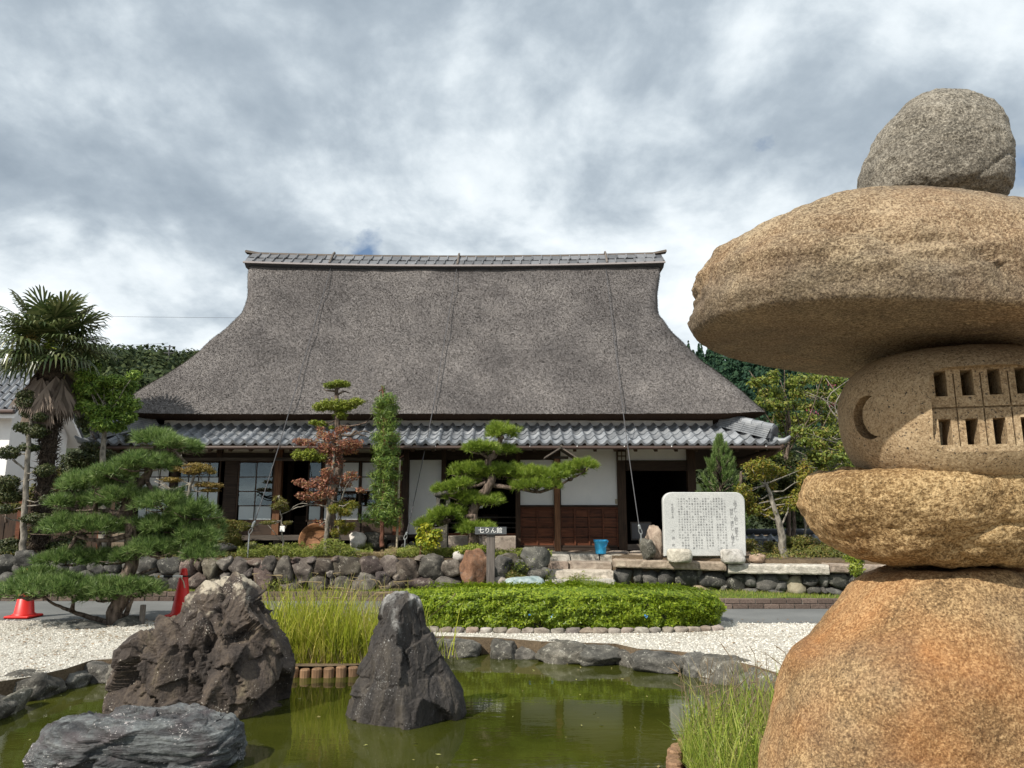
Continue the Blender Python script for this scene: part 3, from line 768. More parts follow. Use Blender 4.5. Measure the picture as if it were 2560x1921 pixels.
# ---- thatch: stacked rounded rectangles
prof = np.array([(3.72, 7.44, 4.70), (4.05, 7.29, 4.38), (4.38, 7.10, 4.08), (5.36, 6.40, 3.20), (6.1, 6.02, 2.52), (6.7, 5.80, 1.98), (6.95, 5.74, 1.76), (7.4, 5.77, 1.36), (7.8, 5.84, 1.0), (8.86, 6.08, 0.20)])
zs = np.concatenate([np.linspace(3.72, 8.86, 90)])
from numpy import interp
sm = np.array(catmull(prof, 8))
hx = interp(zs, sm[:, 0], sm[:, 1]); hy = interp(zs, sm[:, 0], sm[:, 2])
NS = 64
def rring(hx, hy, r):
    """rounded rectangle, constant point count, finer round the corners"""
    pts = []
    r = min(r, hy * 0.8, hx * 0.8)
    for cx_, cy_, a0 in ((hx - r, -(hy - r), -90), (hx - r, hy - r, 0), (-(hx - r), hy - r, 90), (-(hx - r), -(hy - r), 180)):
        for k in range(9):
            a = R(a0 + 90 * k / 8); pts.append((cx_ + r * math.cos(a), cy_ + r * math.sin(a)))
        # edge points up to the next corner are added below
    out = []
    for c in range(4):
        cs = pts[c * 9:(c + 1) * 9]; nx = pts[((c + 1) % 4) * 9]
        out += cs
        m = 60 if c % 2 == 1 else 60
        a, b = cs[-1], nx
        mm = 24 if c % 2 == 0 else 90
        for k in range(1, mm): out.append((a[0] + (b[0] - a[0]) * k / mm, a[1] + (b[1] - a[1]) * k / mm))
    return out
V = []
rings = []
for i, z in enumerate(zs):
    cr_ = 0.55 if z < 6.9 else max(0.12, 0.55 - (z - 6.9) * 0.3)
    rings.append([(HC + x, HYC + y, z) for x, y in rring(hx[i], hy[i], cr_)])
m = len(rings[0])
V = np.array([p for r_ in rings for p in r_])
Fq = np.array([(i * m + k, i * m + (k + 1) % m, (i + 1) * m + (k + 1) % m, (i + 1) * m + k) for i in range(len(rings) - 1) for k in range(m)])
T = np.vstack([Fq[:, [0, 1, 2]], Fq[:, [0, 2, 3]]])
Nn = vnormals(V, T)
dsp = 0.05 * fbm(V * 0.6, 2) + 0.014 * fbm(V * 1.9, 2)
edge = np.clip((V[:, 2] - 3.72) / 0.25, 0.25, 1)
sag = -0.10 * (1 - ((V[:, 0] - HC) / 6.2) ** 2) * np.clip((V[:, 2] - 7.2) / 1.6, 0, 1)
cornerlift = 0.07 * np.clip((np.abs(V[:, 0] - HC) - 5.9) / 1.5, 0, 1) ** 2 * np.clip((4.6 - V[:, 2]) / 0.9, 0, 1)
V = V + Nn * (dsp * edge)[:, None]
V[:, 2] += sag + cornerlift
thatch_V, thatch_N, thatch_F = V.copy(), Nn, Fq
thatch = link('thatch_roof', npmesh('thatch_roof', V, Fq, True), house, M['thatch'])
# cut edge under the eave
r0 = rings[0]
lo = []
for dz, ins in ((0.0, 0.0), (-0.04, 0.06), (-0.085, 0.24), (-0.07, 0.8), (0.0, 2.2)):
    lo.append([(x - math.copysign(min(ins, abs(x - HC)), x - HC) * (1 if abs(x - HC) > hx[0] - 0.6 else 0.0 if abs(y - HYC) > hy[0] - 0.02 else 1),
                y - math.copysign(min(ins, abs(y - HYC)), y - HYC) * (1 if abs(y - HYC) > hy[0] - 0.6 else 0.0), z + dz) for x, y, z in r0])
CV = np.array([p for l in lo for p in l])
CV[:m] = V[:m]
CV[m:, 2] += np.tile(cornerlift[:m], len(lo) - 1)
CV[m:] += (0.02 * fbm(CV[m:] * 7, 2))[:, None] * np.array([1, 1, 0.6])
CF = np.array([(i * m + (k + 1) % m, i * m + k, (i + 1) * m + k, (i + 1) * m + (k + 1) % m) for i in range(len(lo) - 1) for k in range(m)])
link('thatch_edge', npmesh('thatch_edge', CV, CF, True), thatch, M['thatch_cut'])
# straw ends standing out of the surface
rs = np.random.RandomState(21)
tri = np.vstack([thatch_F[:, [0, 1, 2]], thatch_F[:, [0, 2, 3]]])
cen = thatch_V[tri].mean(1)
front = (cen[:, 1] < HYC + 0.3)
tri = tri[front]
A = thatch_V[tri]
area = 0.5 * np.linalg.norm(np.cross(A[:, 1] - A[:, 0], A[:, 2] - A[:, 0]), axis=1)
NSTR = 230000
pick = rs.choice(len(tri), NSTR, p=area / area.sum())
u = rs.uniform(size=(NSTR, 2)); u = np.where(u.sum(1)[:, None] > 1, 1 - u, u)
pt = A[pick, 0] + u[:, :1] * (A[pick, 1] - A[pick, 0]) + u[:, 1:] * (A[pick, 2] - A[pick, 0])
nr = np.cross(A[pick, 1] - A[pick, 0], A[pick, 2] - A[pick, 0]); nr /= np.linalg.norm(nr, axis=1)[:, None] + 1e-9
nr *= np.sign((nr * (pt - np.array([HC, HYC, 4.5]))).sum(1))[:, None]
dn = np.array([0, 0, -1.0]) - nr * (-nr[:, 2])[:, None]; dn /= np.linalg.norm(dn, axis=1)[:, None] + 1e-9
sd_ = np.cross(nr, dn)
ln = rs.uniform(0.025, 0.065, NSTR)[:, None]
tip = pt + dn * ln * 0.75 + nr * ln * rs.uniform(0.10, 0.55, NSTR)[:, None] + sd_ * ln * rs.normal(0, 0.12, NSTR)[:, None]
w_ = rs.uniform(0.004, 0.009, NSTR)[:, None]
V3 = np.stack([pt - nr * 0.012, tip - sd_ * w_, tip + sd_ * w_], 1).reshape(-1, 3)
tag(link('straw_ends', npmesh('straw_ends', V3, np.arange(len(V3)).reshape(-1, 3)), thatch, M['straw']), kind='stuff')

# ---- tiled ridge
ridge = MB()
RX0, RX1 = HC - 6.12, HC + 6.12
def rsag(x): return -0.11 * (1 - ((x - HC) / 6.15) ** 2)
def ridge_strip(name, prof_yz, mat, x0, x1, n=40):
    mb = MB(); k = len(prof_yz)
    for i in range(n + 1):
        x = x0 + (x1 - x0) * i / n
        mb.v += [(x, HYC + y, z + rsag(x)) for y, z in prof_yz]
    for i in range(n):
        for j in range(k):
            mb.f.append((i * k + j, i * k + (j + 1) % k, (i + 1) * k + (j + 1) % k, (i + 1) * k + j))
    mb.f.append(tuple(range(k - 1, -1, -1))); mb.f.append(tuple(n * k + j for j in range(k)))
    return mb.build(name, mat, house)
rb = ridge_strip('ridge_saddle', [(-0.46, 8.77), (-0.10, 9.13), (0.10, 9.13), (0.46, 8.77), (0.3, 8.66), (-0.3, 8.66)], M['tile_dark'], RX0, RX1)
ridge_strip('ridge_board', [(-0.52, 8.735), (-0.50, 8.79), (-0.44, 8.79), (-0.46, 8.735)], m_flat('grey ridge board', (0.24, 0.22, 0.22), 0.8, 0.2), RX0 - 0.02, RX1 + 0.02)
ridge_strip('ridge_board', [(0.52, 8.735), (0.46, 8.735), (0.44, 8.79), (0.50, 8.79)], M['wood_grey_h'], RX0 - 0.02, RX1 + 0.02)
# round cap beam with lifted ends
cp = [(RX0 - 0.14, 9.265), (RX0 + 0.25, 9.215)] + [(RX0 + 0.25 + (RX1 - RX0 - 0.5) * i / 24, 9.215) for i in range(1, 24)] + [(RX1 - 0.25, 9.215), (RX1 + 0.16, 9.28)]
mb = MB()
for i, (x, z) in enumerate(cp):
    zz_ = z + rsag(min(max(x, RX0), RX1)); w = 0.10
    hgt = 0.055 + (0.02 if i in (0, len(cp) - 1) else 0)
    mb.v += [(x, HYC - w, zz_ - 0.05), (x, HYC - w * 0.8, zz_ + 0.01), (x, HYC, zz_ + hgt - 0.02), (x, HYC + w * 0.8, zz_ + 0.01), (x, HYC + w, zz_ - 0.05)]
for i in range(len(cp) - 1):
    for j in range(4): mb.f.append((i * 5 + j, i * 5 + j + 1, i * 5 + 6 + j, i * 5 + 5 + j)[::-1])
mb.f.append((0, 1, 2, 3, 4)); e_ = (len(cp) - 1) * 5; mb.f.append((e_ + 4, e_ + 3, e_ + 2, e_ + 1, e_))
mb.build('ridge_cap', M['wood_grey_h'], house)
# ridge tiles, two rows on either slope, one object each
sl = Vector((0, 0.707, 0.707))
rt = MB()
rt.add([(-0.135, -0.13, 0.0), (0.10, -0.13, 0.0), (0.10, 0.13, -0.012), (-0.135, 0.13, -0.012), (-0.135, -0.13, -0.028), (0.10, -0.13, -0.028)], [(0, 1, 2, 3), (4, 5, 1, 0)])
rt.add([(0.09, -0.135, 0.0), (0.10, -0.135, 0.035), (0.13, -0.135, 0.035), (0.145, -0.135, -0.02), (0.09, 0.13, -0.012), (0.10, 0.13, 0.022), (0.13, 0.13, 0.022), (0.145, 0.13, -0.03)],
       [(0, 1, 5, 4)[::-1], (1, 2, 6, 5)[::-1], (2, 3, 7, 6)[::-1], (0, 3, 2, 1)[::-1]])
ridge_tile = rt.mesh('ridge_tile'); ridge_tile.materials.append(m_flat('ridge tile clay', (0.135, 0.14, 0.15), 0.45, 0.35, 9, 0.2, objvar=0.3))
nt = 44
for row, (yo, zo) in enumerate(((-0.395, 8.885), (-0.215, 9.075))):
    for i in range(nt):
        x = RX0 + 0.16 + (RX1 - RX0 - 0.30) * i / (nt - 1) + row * 0.07
        if x > RX1 - 0.1: continue
        for sgn in ((1, -1) if i % 1 == 0 else (1,)):
            if sgn == -1: continue
            o = link('ridge_tile', ridge_tile)
            o.location = (x, HYC + yo, zo + rsag(x) + rnd.uniform(-.006, .006))
            o.rotation_euler = (R(45 + rnd.uniform(-3, 3)), R(rnd.uniform(-1.2, 1.2)), R(rnd.uniform(-1, 1)))
            put(o, house)
# three straps over the ridge
for pxr in (835, 1147, 1512):
    x = P(pxr, 640, HYC).x
    MB().tube([(x, HYC - 0.5, 8.80 + rsag(x)), (x + 0.01, HYC - 0.15, 9.2 + rsag(x)), (x + .01, HYC, 9.31 + rsag(x)), (x, HYC + 0.2, 9.15 + rsag(x))], 0.03, 6).build('ridge_strap', M['wood_grey'], house)

# ---- tile apron roof
EY, EZ, TY, TZR = 15.3, 3.02, 16.42, 3.555
AX0, AX1 = HC - 7.44, HC + 7.44
slope = math.atan2(TZR - EZ, TY - EY)
def apron_z(y): return EZ + (y - EY) * (TZR - EZ) / (TY - EY)
W = TY - EY
ap = MB()
o_, i_ = [(AX0, EY), (AX1, EY), (AX1, 25.7), (AX0, 25.7)], [(AX0 + W, TY), (AX1 - W, TY), (AX1 - W, 25.7 - W), (AX0 + W, 25.7 - W)]
ap.v = [(x, y, EZ - 0.05) for x, y in o_] + [(x, y, TZR - 0.05) for x, y in i_] + [(x, y, EZ - 0.11) for x, y in o_] + [(x, y, TZR - 0.11) for x, y in i_]
for k in range(4):
    k2 = (k + 1) % 4
    ap.f += [(k, k2, 4 + k2, 4 + k), (8 + k2, 8 + k, 12 + k, 12 + k2), (k2, k, 8 + k, 8 + k2)]
ap.build('eave_deck', M['wood_h'], house)
PITCHW = 0.2405
def tile_prof(u):
    # pan then roll, u 0..1
    return -0.040 * math.sin(math.pi * min(u / 0.62, 1.0)) + (0.050 * math.sin(math.pi * (u - 0.62) / 0.38) if u > 0.62 else 0)
def make_tile(lip):
    mb = MB(); K = 10; Lh = 0.31
    us = [k / K for k in range(K + 1)]
    for (yy, dz) in ((0.0, 0.0), (Lh, -0.006)):
        mb.v += [((u - 0.5) * PITCHW * 1.04, yy, tile_prof(u) + dz) for u in us]
    for k in range(K): mb.f.append((k, k + 1, K + 1 + k + 1, K + 1 + k))
    n0 = len(mb.v)
    mb.v += [((u - 0.5) * PITCHW * 1.04, 0.0, tile_prof(u)) for u in us]
    mb.v += [((u - 0.5) * PITCHW * 1.04, 0.004, tile_prof(u) * (0.9 if not lip else 0.8) - (0.030 if not lip else 0.068)) for u in us]
    for k in range(K): mb.f.append((n0 + K + 1 + k, n0 + K + 2 + k, n0 + k + 1, n0 + k))
    me = mb.mesh('eave_tile' if lip else 'roof_tile'); me.materials.append(M['tile'])
    for i_p in range(K): me.polygons[i_p].use_smooth = True
    return me
t_mid, t_eave = make_tile(False), make_tile(True)
ncol = int((AX1 - AX0 - 0.1) / PITCHW)
rows = 4; slen = math.hypot(TY - EY, TZR - EZ); step = (slen - 0.03) / rows
for c in range(ncol):
    x = AX0 + 0.12 + PITCHW * (c + 0.5)
    for r_ in range(rows):
        y = EY + (r_ * step - 0.03) * math.cos(slope)
        if x > AX1 - (y - EY) - 0.12 or x < AX0 + (y - EY) + 0.12: continue
        o = link('eave_tile' if r_ == 0 else 'roof_tile', t_eave if r_ == 0 else t_mid)
        o.location = (x + rnd.uniform(-.004, .004), y, apron_z(y) + 0.035 + rnd.uniform(-.004, .004))
        o.rotation_euler = (slope - R(3.5) + R(rnd.uniform(-.8, .8)), 0, R(rnd.uniform(-.7, .7)))
        put(o, house)
# tiles of the side slopes (seen edge-on only): one ribbed sheet a side
for sg in (1, -1):
    mb = MB(); xe = AX1 if sg > 0 else AX0
    nn = 120
    for i in range(nn + 1):
        y = EY + 0.1 + (25.5 - EY) * i / nn; dz = tile_prof((i * 3 / 7.0) % 1.0)
        off = min(W, max(0.0, y - EY))
        mb.v += [(xe, y, EZ + 0.03 + dz), (xe - sg * off, y, EZ + (TZR - EZ) * off / W + 0.03 + dz)]
    for i in range(nn):
        q = (2 * i, 2 * i + 2, 2 * i + 3, 2 * i + 1); mb.f.append(q if sg > 0 else q[::-1])
    mb.build('side_tile_slope', M['tile'], house)
# corner (hip) ridges: layered flat tiles and a round cap
for sg in (1, -1):
    xc = AX1 if sg > 0 else AX0
    a = Vector((xc - sg * 0.20, EY + 0.20, apron_z(EY + 0.20) + 0.01)); b = Vector((xc - sg * 1.02, EY + 1.02, apron_z(EY + 1.02) - 0.01))
    d = (b - a).normalized(); sd2 = d.cross(Vector((0, 0, 1))).normalized(); up = sd2.cross(d)
    hip = MB()
    L = (b - a).length
    for k in range(5):
        wd = 0.20 - 0.022 * k
        for j in range(4):
            c0 = a + d * (L * (j + 0.5) / 4) + up * (0.022 + 0.044 * k)
            hip.obox(c0, d * (L / 8 - 0.003), sd2 * wd, up * 0.0185)
    hp = hip.build('hip_ridge', M['tile'], house)
    for j in range(5):
        s0 = a + d * (L * j / 5 - 0.02) + up * 0.245; s1 = a + d * (L * (j + 1) / 5 + 0.02) + up * 0.240
        MB().tube([s0, s1], [0.098, 0.088], 12).build('cap_tile', M['tile'], hp, False)
    end = MB(); cE = a - d * 0.03 + up * 0.17
    end.tube([cE - d * 0.05, cE - d * 0.03, cE], [0.12, 0.15, 0.15], 16)
    end.obox(cE - up * 0.1 - d * 0.02, d * 0.03, sd2 * 0.16, up * 0.05)
    end.build('ridge_end_tile', M['tile_dark'], hp)
    tip = Vector((xc, EY, EZ + 0.03))
    out = Vector((sg, -1, 0)).normalized()
    MB().tube([tip - out * 0.35 + Vector((0, 0, .10)), tip - out * 0.1 + Vector((0, 0, 0.0)), tip + out * 0.06 + Vector((0, 0, 0.02)), tip + out * 0.16 + Vector((0, 0, 0.11))], [0.10, 0.09, 0.065, 0.02], 8).build('corner_tile', M['tile'], house, True)
    # carved corner bracket under the eave
    MB().tube([tip - out * 1.7 + Vector((0, 0, -.42)), tip - out * 0.9 + Vector((0, 0, -.38)), tip - out * 0.3 + Vector((0, 0, -0.20)), tip + out * 0.02 + Vector((0, 0, -0.09))], [0.13, 0.12, 0.09, 0.05], 8).build('corner_bracket', M['wood'], house, True)
# rafters under the eave
raf = MB()
raf.obox((0, 0, 0), (0.035, 0, 0), (0, 0.66 * math.cos(slope), 0.66 * math.sin(slope)), (0, -0.03 * math.sin(slope), 0.03 * math.cos(slope)))
raf_me = raf.mesh('rafter'); raf_me.materials.append(M['wood'])
for i in range(33):
    x = AX0 + 0.55 + (AX1 - AX0 - 1.1) * i / 32
    o = link('rafter', raf_me); o.location = (x, (EY + TY) / 2 + 0.06, (EZ + TZR) / 2 - 0.135); put(o, house)
# gutter with hooks
gut = MB()
gz = EZ - 0.085; gy = EY - 0.07
seg = 9
for sx in (AX0 + 0.05, AX1 - 0.1):
    gut.v += [(sx, gy + 0.055 * math.cos(R(180 + 180 * k / 8)), gz + 0.055 * math.sin(R(180 + 180 * k / 8))) for k in range(9)]
    gut.v += [(sx, gy + 0.048 * math.cos(R(180 + 180 * k / 8)), gz + 0.048 * math.sin(R(180 + 180 * k / 8))) for k in range(9)]
for k in range(8):
    gut.f += [(k, k + 1, 18 + k + 1, 18 + k), (9 + k + 1, 9 + k, 27 + k, 27 + k + 1)]
gut.f += [(0, 18, 27, 9), (8, 17, 35, 26)]
gt = gut.build('gutter', M['gutter'], house, True)
for i in range(15):
    x = AX0 + 0.5 + i * 1.0
    MB().tube([(x, gy + 0.05, gz + 0.02), (x, gy, gz - 0.062), (x, gy - 0.05, gz + 0.02), (x + 0.01, gy + 0.14, gz + 0.06)], 0.008, 5).build('gutter_hook', M['steel'], gt)
MB().tube([(AX1 - 0.1, gy, gz - 0.03), (AX1 - 0.14, gy + 0.2, gz - 0.12), (AX1 - 0.5, gy + 0.9, gz - 0.25)], 0.03, 8).build('downpipe', M['gutter'], gt)
# plaster strip between tile apron and thatch
pl = MB(); pl.box(AX0 + W + 0.05, AX1 - W - 0.05, TY - 0.02, TY + 0.08, TZR - 0.03, TZR + 0.30)
pl.build('plaster_strip', M['plaster'], house)

# ---- walls
WY = 16.6; VY = 16.2
ZT = P(1000, 1108, VY).z
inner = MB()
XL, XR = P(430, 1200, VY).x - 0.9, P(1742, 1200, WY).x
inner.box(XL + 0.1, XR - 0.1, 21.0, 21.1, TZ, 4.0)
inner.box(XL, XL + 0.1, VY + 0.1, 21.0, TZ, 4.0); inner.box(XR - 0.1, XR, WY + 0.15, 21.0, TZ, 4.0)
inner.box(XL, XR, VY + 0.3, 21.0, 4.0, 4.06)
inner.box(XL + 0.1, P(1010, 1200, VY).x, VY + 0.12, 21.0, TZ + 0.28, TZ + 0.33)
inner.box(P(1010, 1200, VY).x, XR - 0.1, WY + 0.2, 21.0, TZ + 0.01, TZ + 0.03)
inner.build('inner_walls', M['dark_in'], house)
# upper wall: plaster panels and beams, left (veranda) part
wx = lambda px: P(px, 1120, VY).x
for a, b in ((330, 430), (440, 483), (491, 542), (556, 691), (706, 760), (772, 870), (880, 1003)):
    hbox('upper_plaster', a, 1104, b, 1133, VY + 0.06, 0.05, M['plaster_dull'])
hbox('beam', 318, 1133, 1010, 1144, VY - 0.02, 0.16, M['wood_h'])
hbox('beam', 318, 1144.5, 1010, 1152, VY - 0.07, 0.2, M['wood_grey_h'])
hbox('beam', 318, 1088, 1010, 1105, VY + 0.0, 0.16, M['wood_h'])
for px, w, m_, y1 in ((549, 12, 'wood', 1152), (693, 17, 'wood_post', 1338), (765, 10, 'wood', 1133), (1012, 17, 'wood', 1372), (432, 12, 'wood', 1338), (330, 16, 'wood', 1372)):
    hbox('post', px - w / 2, 1096, px + w / 2, y1, VY - 0.04, 0.14, M[m_])
# veranda floor, its supports and a near-black sheet painted for the shade below
hbox('veranda_edge', 325, 1339, 1008, 1351, VY - 0.28, 0.10, M['wood_grey_h'])
vf = P(325, 1339, VY - 0.28).z
MB().box(P(325, 1339, VY).x, P(1008, 1339, VY).x, VY - 0.19, VY + 0.2, vf - 0.035, vf - 0.003).build('veranda_floor', M['wood_grey_h'], house)
for px in (410, 548, 690, 828, 985):
    hbox('veranda_support', px - 8, 1351.5, px + 8, 1382, VY - 0.20, 0.10, M['wood_grey'])
    hbox('footing_stone', px - 13, 1378, px + 13, 1386, VY - 0.27, 0.22, M['granite_brown'], house, 0.01)
hbox('under_floor_shade', 325, 1352, 1010, 1390, VY + 0.5, 0.05, M['dark_in'])
def sliding(px0, px1, y0, y1, nx, rows_, mats, Y, frame=4.0, base=None):
    """a sliding door: frame, then each pane on its own; rows_ are pixel heights of the muntins"""
    fm = MB()
    def bx(a, c, b, d, dep=0.035, yo=0.0):
        pm = (c + d) / 2
        fm.box(P(a, pm, Y).x, P(b, pm, Y).x, Y + yo, Y + yo + dep, P(a, d, Y).z, P(a, c, Y).z)
    bx(px0, y0, px0 + frame, y1); bx(px1 - frame, y0, px1, y1); bx(px0 + frame, y0, px1 - frame, y0 + frame); bx(px0 + frame, y1 - frame, px1 - frame, y1)
    ys = [y0 + frame] + rows_ + [y1 - frame]
    for yy in rows_: bx(px0 + frame, yy - 1.2, px1 - frame, yy + 1.2, 0.028, 0.003)
    xs_ = [px0 + frame + (px1 - px0 - 2 * frame) * k / nx for k in range(nx + 1)]
    for xx in xs_[1:-1]: bx(xx - 1.2, y0 + frame, xx + 1.2, y1 - frame, 0.024, 0.005)
    fo = fm.build('sliding_door', M['wood'], house)
    for r_ in range(len(ys) - 1):
        for k in range(nx):
            pm = (ys[r_] + ys[r_ + 1]) / 2
            mb = MB().box(P(xs_[k] + .6, pm, Y).x, P(xs_[k + 1] - .6, pm, Y).x, Y + 0.013, Y + 0.018, P(px0, ys[r_ + 1] - 1, Y).z, P(px0, ys[r_] + 1, Y).z)
            mb.build('pane', M[mats[r_]], fo)
    if base:
        hbox('kick_board', px0, y1 + .5, px1, base, Y + 0.002, 0.03, M['wood_h'])
    return fo
GL = ['glass', 'glass', 'glass', 'frost']
sliding(592, 684, 1153, 1304, 2, [1193, 1229, 1265], GL, VY + 0.03, 3.5, 1338)
sliding(768, 806, 1153, 1304, 1, [1193, 1229, 1265], ['glass', 'glass', 'glass', 'frost'], VY + 0.06, 3.5, 1338)
sliding(806, 900, 1153, 1304, 2, [1193, 1229, 1265], ['paper', 'paper', 'glass', 'paper'], VY + 0.03, 3.5, 1338)
sliding(900, 990, 1153, 1304, 2, [1193, 1229, 1265], ['paper', 'paper', 'glass', 'paper'], VY + 0.06, 3.5, 1338)
sliding(340, 426, 1153, 1304, 3, [1193, 1229, 1265], ['paper', 'paper', 'frost', 'frost'], VY + 0.03, 3.5, 1338)
sliding(440, 548, 1153, 1304, 4, [1193, 1229, 1265], ['glass', 'frost', 'frost', 'frost'], VY + 0.06, 3.5, 1338)
hbox('shutter_panel', 557, 1153, 590, 1338, VY + 0.10, 0.03, M['wood_h'])
hbox('shutter_panel', 984, 1153, 1003, 1338, VY + 0.0, 0.06, M['wood_red'])
# things glimpsed in the room: an inner post and shelf
hbox('inner_post', 716, 1153, 730, 1338, VY + 2.2, 0.12, M['wood'])
hbox('inner_shelf', 735, 1290, 765, 1335, VY + 2.0, 0.4, M['wood_h'])
# right part: full-height plaster with posts
hbox('beam', 1014, 1127, 1305, 1150, WY - 0.03, 0.2, M['wood_h'])
hbox('beam', 1014, 1085, 1742, 1104, WY - 0.03, 0.2, M['wood_h'])
for a, b in ((1022, 1103), (1118, 1284), (1304, 1380)):
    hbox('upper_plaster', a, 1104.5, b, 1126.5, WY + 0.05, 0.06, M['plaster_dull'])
hbox('beam', 1305, 1127, 1386, 1150, WY - 0.03, 0.2, M['wood_h'])
hbox('wall_panel', 1022, 1150.5, 1103, 1336, WY + 0.03, 0.06, M['plaster'])
hbox('wall_panel', 1301, 1150.5, 1385, 1263, WY + 0.03, 0.06, M['plaster'])
hbox('wall_panel', 1402, 1104.5, 1544, 1263, WY + 0.03, 0.06, M['plaster'])
hbox('wall_panel', 1566, 1104.5, 1722, 1151, WY + 0.05, 0.06, M['plaster'])
hbox('door_header', 1566, 1151.5, 1722, 1177, WY - 0.01, 0.16, M['wood_h'])
for px, w, m_, y1 in ((1108, 11, 'wood', 1372), (1295, 12, 'wood', 1375), (1393, 16, 'wood', 1380), (1555, 21, 'wood', 1381), (1732, 20, 'wood', 1381)):
    hbox('post', px - w / 2, 1098, px + w / 2, y1, WY - 0.05, 0.16, M[m_])
hbox('sill_beam', 1022, 1336.5, 1104, 1345, WY - 0.02, 0.12, M['wood_h'])
hbox('sill_beam', 1300, 1263.5, 1386, 1268, WY - 0.06, 0.16, M['wood_h'])
hbox('sill_beam', 1401, 1263.5, 1545, 1268, WY - 0.06, 0.16, M['wood_h'])
# wooden wainscot: each board and batten its own piece
def wainscot(px0, px1, y0, y1, nx, ny):
    hbox('wainscot_back', px0, y0, px1, y1, WY + 0.05, 0.03, M['wood'])
    for j in range(ny):
        for i in range(nx):
            a = px0 + (px1 - px0) * i / nx; b = px0 + (px1 - px0) * (i + 1) / nx
            c = y0 + (y1 - y0) * j / ny; d = y0 + (y1 - y0) * (j + 1) / ny
            hbox('wainscot_board', a + 1.6, c + 1.6, b - 1.6, d - 1.0, WY + 0.028 + rnd.uniform(0, .006), 0.02, M['wood_red'])
    for i in range(nx + 1):
        a = px0 + (px1 - px0) * i / nx
        hbox('batten', a - 1.8, y0, a + 1.8, y1, WY - 0.005, 0.03, M['wood_red'])
    hbox('wainscot_rail', px0, y0 - 1, px1, y0 + 4, WY - 0.012, 0.03, M['wood_red'])
    hbox('wainscot_rail', px0, y1 - 4, px1, y1 + 1, WY - 0.012, 0.03, M['wood_h'])
wainscot(1302, 1384, 1269, 1368, 2, 4)
wainscot(1402, 1544, 1269, 1368, 4, 4)
hbox('ground_beam', 1300, 1370, 1545, 1377, WY - 0.03, 0.14, M['wood_h'])
# entrance on the left of the wainscot: granite step, handrail, threshold
hbox('entrance_step', 1118, 1341, 1290, 1380, WY - 0.55, 0.5, M['granite_brown'], house, 0.012)
for yy in (1294, 1308, 1320):
    MB().tube([P(1114, yy, WY + 1.0), P(1290, yy, WY + 1.0)], 0.018, 6).build('handrail', M['wood_grey'], house)
hbox('threshold', 1114, 1334, 1290, 1341, WY - 0.02, 0.14, M['wood_red'])
hbox('notice_plate', 1196, 1262, 1207, 1271, WY + 0.8, 0.02, M['white'])
hbox('inner_board', 1205, 1286, 1245, 1335, WY + 2.2, 0.04, M['wood_h'])
# right doorway: threshold, notice boards, lamp, switch box
hbox('threshold', 1566, 1361, 1722, 1376, WY - 0.03, 0.16, M['wood_grey_h'])
nb = hbox('notice_board', 1577, 1305, 1629, 1351, WY + 0.55, 0.03, M['wood_grey'])
hbox('notice_sheet', 1580, 1309, 1626, 1347, WY + 0.545, 0.004, m_flat('dim notice sheet', (0.16, 0.16, 0.17), 0.6, 0.2), nb)
hbox('switch_box', 1538, 1248, 1544.5, 1260, WY + 0.005, 0.03, M['bamboo'])
lamp_ = hbox('wall_lamp', 1543, 1127, 1566, 1152, WY - 0.16, 0.10, M['wood'])
for a, c in ((1545.5, 1130), (1555.5, 1130), (1545.5, 1142), (1555.5, 1142)):
    hbox('lamp_pane', a, c, a + 7.5, c + 9, WY - 0.163, 0.004, m_flat('lamp paper', (0.35, 0.34, 0.30), 0.6, 0.1), lamp_)
# small bracket wall at the corner of the veranda
hbox('corner_plaster', 1003.5, 1112, 1020, 1140, VY + 0.12, 0.2, M['plaster_dull'])

# ---- three steel stay ropes: over the thatch, then free to ground anchors
def on_thatch(px, py, off=0.09):
    # front slope plane
    u_, dy, dz = _ray(px, py)
    k = 1.106
    Y = (EYE - 3.72 + k * 15.8 - 0.0) / (k - dz / dy)
    p = P(px, py, Y)
    nrm = Vector((0, -k, 1)).normalized()
    return p + nrm * off
def stay(top, mids, eave, tb0, tb1, foot, Ya, label):
    a = P(foot[0], foot[1], Ya)
    th = thing('guy_wire', label, 'guy wire', a)
    pts = [on_thatch(*top)] + [on_thatch(*q) for q in mids] + [on_thatch(*eave, off=0.10)]
    tbp0, tbp1 = P(*tb0, Ya), P(*tb1, Ya)
    e_ = pts[-1]
    for k in range(1, 8):
        q = e_.lerp(tbp0, k / 8); q.z -= 0.05 * math.sin(math.pi * k / 8); pts.append(q)
    pts.append(tbp0)
    MB().tube(pts, 0.009, 6).build('rope', M['cable'], th)
    d = tbp1 - tbp0
    tb = MB().tube([tbp0, tbp0 + d * 0.1, tbp0 + d * 0.5, tbp0 + d * 0.55], [0.012, 0.028, 0.028, 0.012], 8)
    tbo = tb.build('turnbuckle', M['steel'], th)
    # shackle: a loop
    c = tbp0 + d * 0.8; dn = d.normalized(); sx_ = Vector((1, 0, 0))
    MB().tube([c + dn * 0.06 * math.cos(t) + sx_ * 0.03 * math.sin(t) for t in [k * math.pi / 6 for k in range(13)]], 0.008, 6).build('shackle', M['steel'], tbo)
    MB().tube([tbp1, tbp1.lerp(a, 0.5), a + Vector((0, 0, -0.1))], 0.014, 7).build('anchor_rod', M['steel'], th)
    return th
stay((832, 664), [], (727, 1031), (638, 1302), (623, 1335), (619, 1392), 14.0, 'steel rope stay from the roof ridge down to the bed near the big pine')
stay((1144, 668), [], (1083, 1033), (1018, 1330), (1013, 1346), (1011, 1385), 14.5, 'steel rope stay over the thatch beside the columnar tree')
